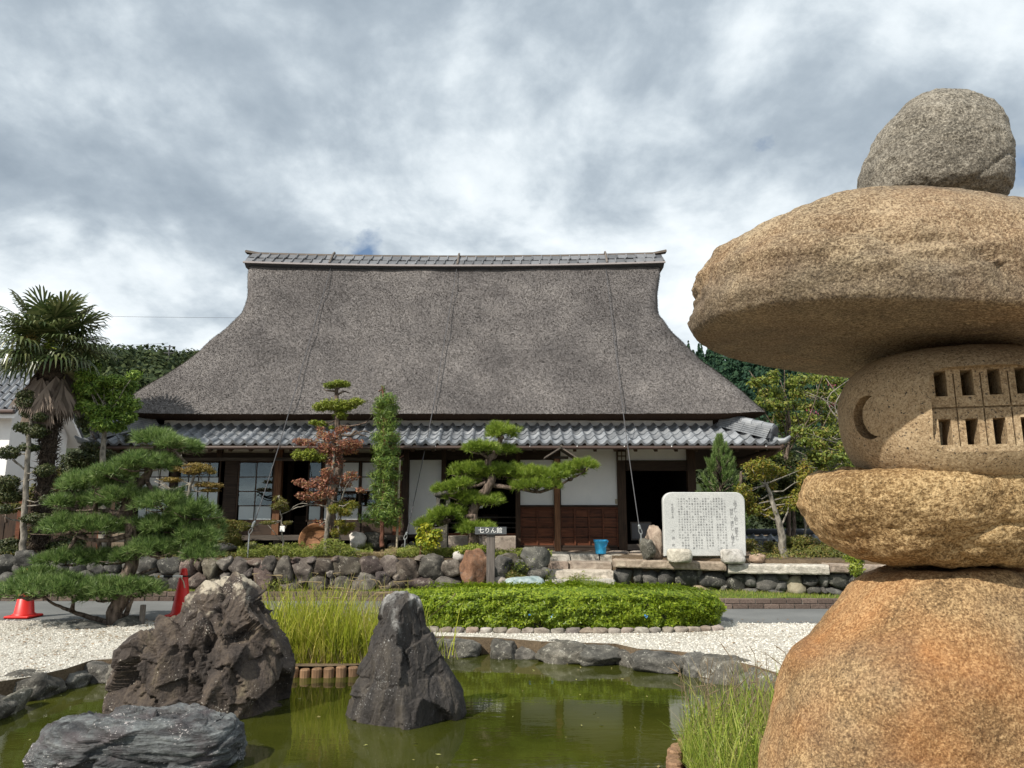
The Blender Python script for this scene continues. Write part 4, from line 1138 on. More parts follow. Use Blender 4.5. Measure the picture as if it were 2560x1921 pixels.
stay((1512, 664), [], (1556, 1033), (1597, 1312), (1602, 1333), (1603, 1352), 13.95, 'steel rope stay anchored in the rough stone beside the inscribed slab')
# ------------------------------------------------------------------ stone walls, steps, rocks
def px_stone(name, px, py, w, h, Y, seed, mat, parent=None, depth=None, sub=3, p=3.2, cuts=14, **kw):
    c = P(px, py, Y); k = mpp(Y) / 1.03
    d = depth if depth is not None else max(w, h) * k * 0.9
    return boulder(name, c, (w * k * 1.12, d, h * k * 1.12), seed, mat, parent, sub, p, cuts, **kw)
def stone_list(src, ox, oy, s): return [(ox + a * s, oy + b * s, c * s, d * s) for a, b, c, d in src]
lw = thing('retaining_wall', 'dry stone wall of rounded dark boulders below the garden bed', 'stone wall', (-4, 13.6, LZ))
L1 = stone_list([(65, 300, 145, 195), (95, 205, 110, 105), (205, 250, 135, 185), (340, 240, 160, 165), (485, 222, 135, 130), (650, 222, 205, 140), (825, 225, 155, 135), (962, 215, 135, 135), (1085, 240, 170, 145),
                 (1250, 230, 172, 168), (1402, 235, 142, 130), (262, 362, 140, 95), (340, 322, 58, 55), (440, 342, 172, 135), (540, 272, 64, 80), (617, 342, 135, 120), (770, 328, 205, 155), (912, 312, 104, 104),
                 (992, 352, 165, 95), (1172, 332, 210, 105), (1372, 337, 190, 92), (285, 180, 60, 50), (575, 170, 60, 45), (410, 175, 60, 45), (1010, 290, 60, 50), (560, 340, 40, 90), (150, 390, 60, 40), (1180, 160, 80, 40)], 640, 1340, 0.35)
L2 = stone_list([(150, 490, 215, 265), (310, 440, 95, 165), (430, 485, 185, 235), (595, 435, 155, 165), (275, 640, 270, 210), (605, 590, 150, 110), (780, 475, 235, 215), (955, 420, 165, 95), (905, 535, 135, 115), (480, 680, 220, 160), (720, 680, 240, 170), (860, 690, 120, 140), (60, 700, 200, 120)], 440, 1320, 0.208)
sd_i = 100
for (px, py, w, h) in L1 + L2:
    sd_i += 1
    px_stone('stone', px, py, w * 1.03, h * 1.04, 13.72, sd_i, M['wallstone'], lw, 0.40, p=3.8, sub=4)
# the run behind the big pine: two courses
x = -160.0
while x < 446:
    w = rnd.uniform(38, 62); sd_i += 1
    px_stone('stone', x + w / 2, 1413 + rnd.uniform(-4, 4), w * 1.04, rnd.uniform(42, 50), 13.74, sd_i, M['blackstone'], lw, 0.36); x += w
x = -160.0
while x < 446:
    w = rnd.uniform(34, 66); sd_i += 1
    px_stone('stone', x + w / 2, 1456 + rnd.uniform(-3, 3), w * 1.04, rnd.uniform(42, 50), 13.68, sd_i, M['blackstone'], lw, 0.36); x += w
tb_ = link('wall_backing', MB().box(-11.6, -1.05, 13.74, 13.79, 0.0, 0.70).mesh('wall_backing'), lw, M['soil'])

# ---- right wall with granite coping
rw = thing('retaining_wall', 'boulder wall capped with long granite slabs under the inscribed slab', 'stone wall', (4, 13.5, LZ))
def wallY(px): return float(np.interp(px, [1530, 2110], [14.12, 12.95]))
c5 = [(195, 1410, 130, 120), (300, 1400, 60, 100), (378, 1418, 98, 98), (487, 1420, 110, 105), (622, 1415, 140, 105), (785, 1420, 180, 100), (935, 1445, 115, 105), (1017, 1430, 62, 80), (1128, 1440, 145, 120), (1235, 1405, 75, 60), (1218, 1465, 75, 70), (1315, 1465, 115, 120), (1412, 1430, 95, 90), (1500, 1425, 65, 85), (1597, 1425, 130, 95), (1690, 1430, 80, 90),
      (712, 1475, 115, 55), (855, 1478, 60, 50), (1020, 1500, 90, 42), (1175, 1505, 110, 36), (1435, 1500, 75, 55), (1490, 1495, 42, 42), (1565, 1500, 110, 48), (550, 1480, 90, 30), (440, 1475, 60, 30), (335, 1475, 60, 30), (1085, 1400, 40, 60), (560, 1380, 50, 50), (690, 1380, 40, 50), (880, 1385, 50, 40), (1660, 1480, 60, 50)]
for i, (px, py, w, h) in enumerate(stone_list(c5, 1480, 900, 0.3855)):
    mt = M['tanstone'] if i in (11, 16) else M['blackstone']
    px_stone('stone', px, py, w * 1.05, h * 1.06, wallY(px) + 0.17, 300 + i, mt, rw, 0.36, p=2.9)
link('wall_backing', MB().add([(*P(1532, 1430, 14.28).xy, 0.0), (*P(2300, 1430, 12.85).xy, 0.0), (*P(2300, 1430, 12.85).xy, 0.6), (*P(1532, 1430, 14.28).xy, 0.6)], [(0, 1, 2, 3)]).mesh('wall_backing'), rw, M['soil'])
def slab(px0, px1, py, h, mat, name='coping_slab', dz=0.0):
    Ya, Yb = wallY(px0) - 0.10, wallY(px1) - 0.10
    a = P(px0, py[0], Ya); b = P(px1, py[1], Yb)
    d = (b - a); L = d.length; d.normalize(); nrm = Vector((-d.y, d.x, 0)).normalized(); up = Vector((0, 0, 1))
    nx, nz, ny = 60, 6, 8
    mb = MB()
    # subdivided block with roughened faces
    bm = bmesh.new(); bmesh.ops.create_cube(bm, size=1.0)
    bmesh.ops.subdivide_edges(bm, edges=[e for e in bm.edges if abs(e.verts[0].co.x - e.verts[1].co.x) > .5], cuts=50)
    bmesh.ops.subdivide_edges(bm, edges=[e for e in bm.edges if abs(e.verts[0].co.y - e.verts[1].co.y) > .5 or abs(e.verts[0].co.z - e.verts[1].co.z) > .5], cuts=5, use_grid_fill=True)
    bm.verts.index_update(); bm.normal_update()
    V = np.array([v.co[:] for v in bm.verts]); F = [tuple(v.index for v in f.verts) for f in bm.faces]; bm.free()
    V2 = V.copy()
    r_ = np.maximum(np.abs(V[:, 1]), np.abs(V[:, 2]))
    e2 = ((np.abs(V[:, 1]) > .49) & (np.abs(V[:, 2]) > .49))
    sc = np.where(e2, 0.94, 1.0)
    W_ = (a + d * (L / 2) + nrm * 0.24)
    cz = a.z - h / 2
    Wp = np.array(W_)[None] + np.array(d)[None] * (V[:, :1] * L) + np.array(nrm)[None] * (V[:, 1:2] * 0.48 * sc[:, None])
    Wp[:, 2] = cz + (b.z - a.z) * V[:, 0] + V[:, 2] * h * sc
    Wp += (0.014 * fbm(Wp * 9, 3))[:, None] * np.array([d.x * 0.3, -1, 0.7])
    return link(name, pymesh(name, Wp.tolist(), F), rw, mat)
slab(1531, 1815, (1400, 1409), 0.155, M['granite_brown'])
slab(1819, 2072, (1410, 1412), 0.165, M['granite'])
slab(2076, 2330, (1413, 1418), 0.15, M['granite_brown'])

# ---- granite steps
st = thing('stone_steps', 'worn granite steps rising from the lawn to the house door', 'steps', (1.3, 14.2, LZ))
def rough_block(name, x0, x1, y0, y1, z0, z1, mat, parent, seed=0, amp=0.018):
    bm = bmesh.new(); bmesh.ops.create_cube(bm, size=1.0)
    bmesh.ops.subdivide_edges(bm, edges=bm.edges[:], cuts=7, use_grid_fill=True)
    bm.verts.index_update()
    V = np.array([v.co[:] for v in bm.verts]); F = [tuple(v.index for v in f.verts) for f in bm.faces]; bm.free()
    cnt = (np.abs(V) > .499).sum(1)
    V = V * np.where(cnt >= 2, 0.965, 1.0)[:, None]
    Wp = np.array([(x0 + x1) / 2, (y0 + y1) / 2, (z0 + z1) / 2]) + V * np.array([x1 - x0, y1 - y0, z1 - z0])
    Wp = Wp + amp * np.stack([fbm(Wp * 5 + seed * 3.1, 3), fbm(Wp * 5 + 40 + seed, 3), 0.6 * fbm(Wp * 5 + 80 + seed, 3)], 1)
    return link(name, pymesh(name, Wp.tolist(), F, False), parent, mat)
rough_block('tread', 0.66, 1.93, 13.98, 14.6, 0.28, 0.485, M['granite'], st, 1)
rough_block('tread', 0.72, 1.10, 14.42, 15.0, 0.42, 0.615, M['granite_brown'], st, 2)
rough_block('tread', 1.12, 1.95, 14.45, 15.0, 0.44, 0.62, M['granite_brown'], st, 3)
rough_block('tread', 0.76, 1.16, 14.86, 15.5, 0.56, 0.735, M['granite'], st, 4)
rough_block('tread', 1.175, 1.75, 14.88, 15.5, 0.56, 0.74, M['granite'], st, 5)
rough_block('tread', 1.765, 2.2, 14.86, 15.5, 0.56, 0.735, M['granite'], st, 6)
rough_block('tread', 0.62, 1.9, 13.75, 14.02, 0.18, 0.345, M['granite'], st, 7)
# flat paving in front of the door
pv = tag(thing('paving', 'irregular flat paving stones in front of the house door', 'paving', (1.5, 15.6, TZ)), None)
k = 0
for yy in (15.25, 15.75, 16.2):
    x = 0.2
    while x < 4.6:
        w = rnd.uniform(0.35, 0.7); k += 1
        boulder('paving_stone', (x + w / 2, yy + rnd.uniform(-.05, .05), TZ - 0.015), (w * 1.0, 0.52, 0.09), 500 + k, M['granite_brown'], pv, 2, 5.0, 3, rough=0.05); x += w + 0.02

# ---- rocks left of the steps
def rock_thing(name, label, px, py, w, h, Y, seed, mat, group=None, **kw):
    o = px_stone(name, px, py, w, h, Y, seed, mat, None, **kw)
    return tag(o, label, 'rock', group)
rock_thing('boulder', 'tall split boulder with an orange face at the end of the boulder wall', 1183, 1428, 66, 96, 13.5, 41, M['orangestone'], sub=4, p=3.2, depth=0.45)
rock_thing('round_stone', 'small white round stone lying on top of the wall', 1148, 1391, 29, 25, 13.75, 42, M['palestone'], p=2.1, cuts=2)
rock_thing('boulder', 'dark boulder just behind the sign post', 1254, 1415, 46, 54, 13.75, 43, M['blackstone'], sub=4)
rock_thing('boulder', 'pale mottled boulder behind the sign post, above the dark one', 1273, 1396, 48, 26, 14.0, 44, M['wallstone'], sub=4)
rock_thing('boulder', 'largest dark grey boulder at the side of the steps', 1338, 1400, 66, 58, 13.95, 45, M['blackstone'], sub=4)
rock_thing('pointed_stone', 'pale pointed stone leaning on the dark boulder by the steps', 1298, 1416, 27, 34, 13.55, 46, M['pondstone'], sub=3, p=2.2)
rock_thing('round_stone', 'smooth grey rounded stone at the foot of the steps', 1340, 1437, 42, 26, 13.5, 47, M['wallstone'], p=2.2, cuts=3)
rock_thing('boulder', 'brown blocky stone standing beside the sign post on the lawn', 1254, 1458, 36, 28, 13.15, 48, M['granite_brown'], p=4)
rock_thing('flat_rock', 'low blue green rock behind the clipped hedge', 1313, 1458, 88, 34, 13.05, 49, M['bluestone'], sub=4, p=3.4, depth=0.45)
rock_thing('boulder', 'dark low boulder between the pointed stone and the steps', 1366, 1430, 26, 22, 13.8, 50, M['blackstone'])
# stones lying on the terrace
rock_thing('round_stone', 'grey round stone under the veranda edge', 628, 1365, 27, 18, 15.1, 51, M['pondstone'], p=2.2, cuts=3)
rock_thing('flat_rock', 'low flat stone behind the round one near the stay rope', 604, 1380, 26, 12, 14.8, 52, M['pondstone'])
rock_thing('boulder', 'cream coloured boulder between the maple and the columnar tree', 893, 1355, 40, 44, 14.7, 53, M['palestone'], sub=4, p=2.7)
rock_thing('round_stone', 'small grey stone in front of the cream boulder', 889, 1383, 26, 20, 14.2, 54, M['pondstone'], p=2.2)
rock_thing('boulder', 'dark rock half hidden behind the columnar tree', 935, 1352, 60, 44, 15.0, 55, M['blackstone'], sub=4)
for i, (px, py) in enumerate(((976, 1366), (1012, 1366), (1030, 1362), (1047, 1362))):
    rock_thing('round_stone', ['bluish round stone below the columnar tree', 'small round stone at the foot of the stay rope', 'round stone at the foot of the white wall panel', 'round stone next to the yellow shrub'][i], px, py, 17, 14, 15.3, 56 + i, M['pondstone'], p=2.2, cuts=2)
rock_thing('boulder', 'dark stone under the round azalea near the big pine', 560, 1368, 60, 26, 14.3, 61, M['blackstone'])
rock_thing('boulder', 'dark boulder on the wall at the foot of the thin pruned tree', 68, 1400, 54, 44, 13.55, 62, M['blackstone'], sub=4)
rock_thing('flat_rock', 'tan flat stone behind the palm foot', 112, 1386, 40, 16, 14.3, 63, M['tanstone'])

# ---- pond edge
pe = thing('pond_edging', 'row of grey natural stones along the far edge of the pond', 'stone edging', (1, 8.8, WATER))
far = stone_list([(65, 815, 160, 120), (235, 822, 215, 95), (475, 840, 290, 140), (742, 862, 275, 125), (945, 872, 200, 110), (1200, 912, 335, 140), (1412, 930, 175, 155), (1640, 968, 335, 165), (1900, 1045, 240, 150)], 1240, 1340, 0.35)
far += [(1141, 1621, 90, 40), (1092, 1617, 40, 46), (1060, 1616, 40, 36)]
far += [(1990, 1735, 100, 60)]
for i, (px, py, w, h) in enumerate(far):
    g = G(px, py + h * 0.42, WATER)
    px_stone('edge_stone', px, py + 2, w * 1.14, h * 1.06, g.y + 0.10, 700 + i, M['pondstone'], pe, 0.56, sub=4, p=4.2, cuts=9, rough=0.14)
pl_ = thing('pond_edging', 'row of dark natural stones along the near gravel bank by the low rock', 'stone edging', (-5, 7, WATER))
near = stone_list([(600, 1115, 230, 105), (400, 1140, 200, 110), (165, 1195, 260, 135), (35, 1310, 100, 120), (255, 1125, 120, 70), (520, 1080, 120, 50)], 0, 1200, 0.434) + [(-50, 1780, 110, 70), (330, 1685, 90, 50), (440, 1680, 110, 50), (560, 1680, 110, 50), (665, 1680, 70, 46), (-160, 1810, 130, 80)]
for i, (px, py, w, h) in enumerate(near):
    g = G(px, py + h * 0.42, WATER)
    px_stone('edge_stone', px, py + 2, w * 1.12, h * 1.2, g.y + 0.10, 740 + i, M['pondstone'], pl_, 0.56, sub=4, p=3.6, cuts=12, rough=0.16)

# ---- three big rocks standing in the pond
def px_prof(rows, Y):
    out = []
    for py, l, r_ in rows:
        a, b = P(l, py, Y), P(r_, py, Y); out.append((a.z, a.x, b.x))
    return out
def facet(V, seed, n, amp, zk=1.0):
    """crags: stepped planes give flat faces and sharp breaks"""
    rs = np.random.RandomState(seed); out = np.zeros(len(V))
    for _ in range(n):
        d = rs.normal(size=3); d[2] *= zk; d /= np.linalg.norm(d)
        s = V @ d * rs.uniform(2.5, 6) + rs.uniform(0, 9)
        f = s - np.floor(s)
        out += np.minimum(f, 4 * (1 - f)) - 0.5
    return out * amp / n
def terrace(h, k, sharp=0.75):
    f = h * k; i = np.floor(f); r_ = f - i
    return (i + np.clip((r_ - sharp) / (1 - sharp), 0, 1)) / k
def crack(V, f, w=0.05): return np.exp(-(pnoise(V * f) / w) ** 2)
def warp(V, s, a): return V + a * np.stack([fbm(V * s, 2), fbm(V * s + 31, 2), fbm(V * s + 67, 2)], 1)
def m_rock_brown():
    t = NT('brown pond rock')
    v = t.vec((2.2, 2.2, 0.7))
    a = t.noise(2.0, 7, 0.62, 0.7, v); b = t.noise(40, 5, 0.7); cc = t.noise(5, 6, 0.65, 0.5)
    c = t.ramp(t.math('ADD', t.math('MULTIPLY', a, 0.7), t.math('MULTIPLY', b, 0.3)), [(0.34, (0.018, 0.0145, 0.0125)), (0.48, (0.050, 0.039, 0.033)), (0.58, (0.086, 0.066, 0.050)), (0.72, (0.18, 0.15, 0.095))])
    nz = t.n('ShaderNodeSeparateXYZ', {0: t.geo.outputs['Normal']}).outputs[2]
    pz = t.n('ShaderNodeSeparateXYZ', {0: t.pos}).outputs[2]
    # paler colour on the upward faces of the crest
    tone = t.math('MULTIPLY', t.ramp(t.math('ADD', t.math('MULTIPLY', pz, 0.55), t.math('MULTIPLY', cc, 0.9)), [(0.88, 0), (1.08, 1)]), t.ramp(nz, [(0.0, 0.15), (0.5, 1)]))
    c = t.mix(tone, c, (0.36, 0.32, 0.25))
    spk = t.ramp(t.math('ADD', t.math('MULTIPLY', t.noise(60, 3, 0.6), 0.6), t.math('MULTIPLY', t.noise(4, 4), 0.4)), [(0.615, 0), (0.65, 1)])
    c = t.mix(spk, c, (0.50, 0.46, 0.40))
    h = t.math('ADD', a, t.math('ADD', t.math('MULTIPLY', cc, 0.5), t.math('MULTIPLY', b, 0.2)))
    return t.pbr(c, 0.72, t.bump(h, 1.0, 0.06), 0.3)
def m_rock_black():
    t = NT('black pond rock')
    v = t.vec((2.4, 2.4, 0.6))
    a = t.noise(2.4, 7, 0.62, 0.5, v); b = t.noise(46, 5, 0.7); cc = t.noise(6, 6, 0.65, 0.4, t.vec((1, 1, 0.5)))
    c = t.ramp(t.math('ADD', t.math('MULTIPLY', a, 0.7), t.math('MULTIPLY', b, 0.3)), [(0.34, (0.012, 0.011, 0.011)), (0.5, (0.034, 0.030, 0.028)), (0.66, (0.075, 0.064, 0.052))])
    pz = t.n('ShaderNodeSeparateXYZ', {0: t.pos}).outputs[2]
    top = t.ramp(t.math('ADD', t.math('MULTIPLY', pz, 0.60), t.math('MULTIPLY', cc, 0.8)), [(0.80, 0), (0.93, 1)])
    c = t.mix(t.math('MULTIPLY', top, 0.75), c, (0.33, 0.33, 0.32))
    spk = t.ramp(t.math('ADD', t.math('MULTIPLY', t.noise(70, 3, 0.6), 0.6), t.math('MULTIPLY', t.noise(3.5, 4), 0.4)), [(0.615, 0), (0.65, 1)])
    c = t.mix(t.math('MULTIPLY', spk, 0.6), c, (0.36, 0.36, 0.35))
    h = t.math('ADD', a, t.math('ADD', t.math('MULTIPLY', cc, 0.5), t.math('MULTIPLY', b, 0.2)))
    return t.pbr(c, 0.68, t.bump(h, 0.9, 0.05), 0.3)
def m_rock_strata():
    t = NT('banded blue rock')
    v = t.vec((0.8, 1.2, 6.5), rot=(0.05, 0.10, 0))
    a = t.noise(2.6, 8, 0.65, 0.9, v); b = t.noise(50, 5, 0.7); cc = t.noise(3, 5, 0.6, 0.5)
    c = t.ramp(t.math('ADD', t.math('MULTIPLY', a, 0.75), t.math('MULTIPLY', b, 0.25)), [(0.32, (0.018, 0.018, 0.021)), (0.46, (0.060, 0.062, 0.065)), (0.56, (0.145, 0.158, 0.160)), (0.7, (0.34, 0.355, 0.35))])
    c = t.mix(t.math('MULTIPLY', t.ramp(cc, [(0.5, 0), (0.62, 1)]), 0.65), c, (0.085, 0.068, 0.072))
    spk = t.ramp(t.math('ADD', t.math('MULTIPLY', t.noise(60, 3, 0.6), 0.6), t.math('MULTIPLY', t.noise(5, 4), 0.4)), [(0.60, 0), (0.63, 1)])
    c = t.mix(spk, c, (0.48, 0.45, 0.44))
    h = t.math('ADD', a, t.math('MULTIPLY', b, 0.2))
    return t.pbr(c, 0.62, t.bump(h, 1.0, 0.07), 0.35)
Y1 = 6.95
rows_ = [(1461, 566, 602), (1464, 552, 613), (1473, 538, 620), (1488, 520, 628), (1506, 500, 638), (1526, 466, 648), (1550, 432, 660), (1576, 392, 671), (1598, 350, 680), (1640, 334, 688), (1695, 326, 692), (1745, 316, 690), (1795, 314, 684), (1840, 320, 676), (1860, 370, 630)]
def d_brown(V, N):
    W_ = warp(V, 2.2, 0.12)
    return crags(V, N, 46, 4, 0.30, 0.11, (1, 1, 0.6)) + 0.6 * crags(V, N, 260, 5, 0.34, 0.045, (1, 1, 0.55)) - 0.030 * crack(W_, np.array([2.6, 2.6, 0.8]), 0.035) + 0.012 * fbm(V * np.array([9, 9, 5]), 3) + 0.004 * fbm(V * 26, 3)
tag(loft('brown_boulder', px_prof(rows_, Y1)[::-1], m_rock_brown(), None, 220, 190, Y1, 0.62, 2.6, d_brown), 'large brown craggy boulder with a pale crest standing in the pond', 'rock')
Y2 = 6.65
rows_ = [(1489, 1000, 1012), (1492, 988, 1026), (1500, 972, 1038), (1512, 965, 1043), (1526, 961, 1047), (1550, 954, 1056), (1585, 943, 1070), (1620, 931, 1088), (1655, 917, 1103), (1690, 904, 1120), (1725, 890, 1140), (1749, 881, 1151), (1775, 877, 1153), (1810, 872, 1148), (1845, 872, 1140), (1860, 920, 1100)]
def d_black(V, N):
    ridge_ = -0.30 * np.abs(V[:, 0] - (P(1010, 1600, Y2).x + 0.02)) * np.clip((V[:, 1] < Y2), 0, 1)
    W_ = warp(V, 2.0, 0.08)
    return 0.8 * crags(V, N, 26, 12, 0.16, 0.05, (1, 1, 0.45)) + 0.5 * crags(V, N, 160, 13, 0.22, 0.025, (1, 1, 0.4)) - 0.010 * crack(W_, np.array([4, 4, 0.9]), 0.05) + 0.005 * fbm(V * np.array([20, 20, 8]), 3)
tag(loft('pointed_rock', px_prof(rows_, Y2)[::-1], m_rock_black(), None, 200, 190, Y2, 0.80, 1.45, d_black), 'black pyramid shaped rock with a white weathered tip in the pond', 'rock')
Y3 = 5.45
rows_ = [(1793, 330, 430), (1794, 230, 535), (1799, 185, 553), (1806, 164, 566), (1818, 142, 580), (1848, 116, 600), (1887, 106, 596), (1926, 100, 586), (1970, 104, 575), (2010, 140, 545)]
def d_low(V, N):
    q = V * np.array([1.2, 1.5, 9.0]) + np.stack([0 * V[:, 0], 0 * V[:, 0], 1.5 * V[:, 0]], 1)
    W_ = warp(V, 1.6, 0.10)
    return 0.020 * (ridged(q, 4) - 0.7) + 0.03 * fbm(V * 2.2 + 3, 2) + 0.55 * crags(V, N, 40, 21, 0.24, 0.06, (0.6, 0.8, 1.5)) + 0.35 * crags(V, N, 240, 22, 0.28, 0.025, (0.5, 0.7, 1.8)) - 0.018 * crack(W_, np.array([1.5, 1.5, 6]), 0.04) + 0.005 * fbm(V * 26, 3)
tag(loft('low_rock', px_prof(rows_, Y3)[::-1], m_rock_strata(), None, 220, 150, Y3, 0.46, 2.6, d_low), 'low banded blue grey rock nearest in the pond', 'rock')

# ---- inscribed slab with its feet, and the two rough stones beside it
SY = 13.75
def stele():
    a, b = P(1662, 1391, SY), P(1866, 1391, SY)
    t0, t1 = P(1659, 1231, SY), P(1859, 1231, SY)
    z0, z1 = a.z, t0.z
    w0, w1 = (b.x - a.x) / 2, (t1.x - t0.x) / 2 + 0.015
    cx_ = (a.x + b.x) / 2; cxt = (t0.x + t1.x) / 2
    th = thing('inscribed_slab', 'pale grey granite slab engraved with columns of small writing', 'stone slab', (cx_, SY, z0))
    out = [(cx_ - w0, z0), (cx_ + w0, z0)]
    r_ = 0.17
    for k in range(9):
        t = R(90 * k / 8); out.append((cxt + w1 - r_ + r_ * math.cos(t), z1 - r_ + r_ * math.sin(t)))
    for k in range(9):
        t = R(90 + 90 * k / 8); out.append((cxt - w1 + r_ + r_ * math.cos(t), z1 - r_ + r_ * math.sin(t)))
    n = len(out); D = 0.13; mb = MB(); bev = 0.012
    cz = (z0 + z1) / 2
    def ins(q, i): return (q[0] + (i if q[0] < cx_ else -i), q[1] + (i if q[1] < cz else -i))
    mb.v = [(*(lambda p: (p[0], SY, p[1]))(ins(q, bev)),) for q in out] + [(q[0], SY + bev, q[1]) for q in out] + [(q[0], SY + D, q[1]) for q in out]
    mb.f = [tuple(range(n))] + [((i + 1) % n, i, n + i, n + (i + 1) % n) for i in range(n)] + [(n + (i + 1) % n, n + i, 2 * n + i, 2 * n + (i + 1) % n) for i in range(n)] + [tuple(2 * n + i for i in range(n - 1, -1, -1))]
    mb.build('slab', M['stele'], th)
    cols = ['　この館とよんだのは、七りん館ほかに田中の', 'た茅野文蔵です、大正時の人すの主　押', '門がはこす、万治や、皆は語ては、れた　記', '藩家の縄に乗る者に、兵庫町に道院づくとして', '治館されました', '　七りん館は瓦から初で葺かりとひり瓶末', 'や、好きと支えとして大正達の我と落い支', '地震来を働にせずに、乗らは道院に役とよう', 'と御館を排して門設きたものです',
            '　この棟には、東海武蔵とはじめ、県古や町', '方に関する武作は料が展るく保存されてをり', '建物は文化元年（一八〇四年）に主屋の建て', 'して建てられ、谷地としては、稀なる古い屋', '書てあったことがうかがえます', '　門ては、管理の買計とともに武村の二階は', 'なって、この地に栄えしました、同館の建造', '古材が建物より、はさら博舎、大正、昭和', 'にかけては農活くらのうございます']
    ins_ = MB()
    H = z1 - z0
    def column(txt, u, top, size, sp):
        """a vertical line of characters; u across (0..1 from the left), top measured from the slab's top"""
        for i, ch in enumerate(txt):
            if ch in '　 ': continue
            Vt, Ft = glyph(ch)
            x0 = cx_ - w0 + u * 2 * w0; zc = z1 - top - i * sp
            ins_.add([(x0 + v.x * size, SY - 0.0025, zc + v.y * size) for v in Vt], Ft)
    cache = {}
    def glyph(ch):
        if ch not in cache: cache[ch] = scene_text(ch, 1.0)
        return cache[ch]
    for i, c in enumerate(cols):
        column(c, 0.765 - i * 0.0335, 0.125 if True else 0, 0.040, 0.0478)
    column('土地よし　人和し　歴史よし', 0.895, 0.175, 0.072, 0.057)
    column('特出し　清かし　人情よし', 0.845, 0.34, 0.072, 0.057)
    column('平成四年十月', 0.115, 0.24, 0.046, 0.046)
    column('大井町', 0.115, 0.72, 0.062, 0.13)
    ins_.build('inscription', M['ink'], th)
    return th
stele()
rock_thing('support_stone', 'squared granite foot under the plain end of the inscribed slab, nearer the door', 1698, 1389, 50, 29, 13.56, 81, M['granite'], p=9, cuts=1, rough=0.05, depth=0.36)
rock_thing('support_stone', 'squared granite foot under the far end of the inscribed slab', 1832, 1391, 48, 31, 13.43, 82, M['granite'], p=9, cuts=1, rough=0.05, depth=0.36)
rock_thing('anchor_stone', 'rough grey stone holding the foot of a stay rope', 1620, 1372, 36, 56, 14.0, 83, M['pondstone'], sub=4, rough=0.2)
rock_thing('standing_stone', 'upright pinkish stone between the stay rope and the inscribed slab', 1633, 1359, 36, 78, 14.25, 84, M['granite_brown'], sub=4, p=4, cuts=5)
rock_thing('flat_rock', 'tan stone on the ground behind the inscribed slab end', 1893, 1396, 38, 22, 13.6, 85, M['granite_brown'])
# ------------------------------------------------------------------ small things
# signpost
sp_ = P(1226, 1475, 13.0)
sg = thing('signpost', 'grey wooden signpost lettered in white in front of the wall', 'sign', (sp_.x, 13.0, LZ))
xa, xb = P(1216, 1400, 13.0).x, P(1237, 1400, 13.0).x
MB().box(xa, xb, 13.0, 13.0 + (xb - xa), LZ - 0.1, P(1226, 1337, 13.0).z, 0.006).build('post', M['wood_grey'], sg)
x0, x1 = P(1187.5, 1327, 12.97).x, P(1266.5, 1327, 12.97).x
z1, z0 = P(1226, 1318, 12.97).z, P(1226, 1336.5, 12.97).z
bd = MB().box(x0, x1, 12.96, 13.02, z0, z1, 0.004).build('board', M['sign'], sg)
mb = MB()
for i, ch in enumerate('七りん館'):
    Vt, Ft = scene_text(ch, 0.105)
    xc = P(1203 + i * 15.2, 1327, 12.95).x
    mb.add([(xc + v.x, 12.957, (z0 + z1) / 2 + v.y) for v in Vt], Ft)
mb.build('lettering', M['white'], bd)

# roofed post in front of the house
PY_ = 15.2
rp = thing('roofed_post', 'slim wooden post with a little gabled roof in front of the wainscot', 'post', (P(1393, 1382, PY_).x, PY_, TZ))
def pbox(mb, px0, py0, px1, py1, Y, d, c=0.0):
    pm = (py0 + py1) / 2
    return mb.box(P(px0, pm, Y).x, P(px1, pm, Y).x, Y, Y + d, P(px0, py1, Y).z, P(px0, py0, Y).z, c)
pbox(MB(), 1386.5, 1142, 1400, 1379, PY_, 0.12, 0.006).build('shaft', M['wood_post'], rp)
xc = P(1401, 1130, PY_).x; zt = P(1401, 1119, PY_).z; ze = P(1401, 1145, PY_).z
for s_ in (-1, 1):
    xe = P(1360 if s_ < 0 else 1440, 1145, PY_).x
    mb = MB()
    for k in range(4):   # little roof boards
        y0 = PY_ - 0.22 + k * 0.14
        mb.add([(xc, y0, zt), (xe, y0, ze), (xe, y0 + 0.135, ze), (xc, y0 + 0.135, zt), (xc, y0, zt - 0.035), (xe, y0, ze - 0.03), (xe, y0 + 0.135, ze - 0.03), (xc, y0 + 0.135, zt - 0.035)],
               [(0, 1, 2, 3) if s_ < 0 else (3, 2, 1, 0), (4, 5, 1, 0), (5, 6, 2, 1), (6, 7, 3, 2), (7, 6, 5, 4)])
    mb.build('roof_board', M['wood_grey_h'], rp)
MB().tube([(xc, PY_ - 0.25, zt + 0.012), (xc, PY_ + 0.36, zt + 0.012)], 0.025, 8).build('roof_ridge', M['wood_grey'], rp)
pbox(MB(), 1380, 1141, 1421, 1147, PY_ - 0.02, 0.16).build('crosspiece', M['wood_h'], rp)
o = boulder('base_stone', (P(1391, 1383, PY_).x, PY_ + 0.06, TZ + 0.01), (0.30, 0.26, 0.10), 91, M['granite'], rp, 3, 4.0, 3)

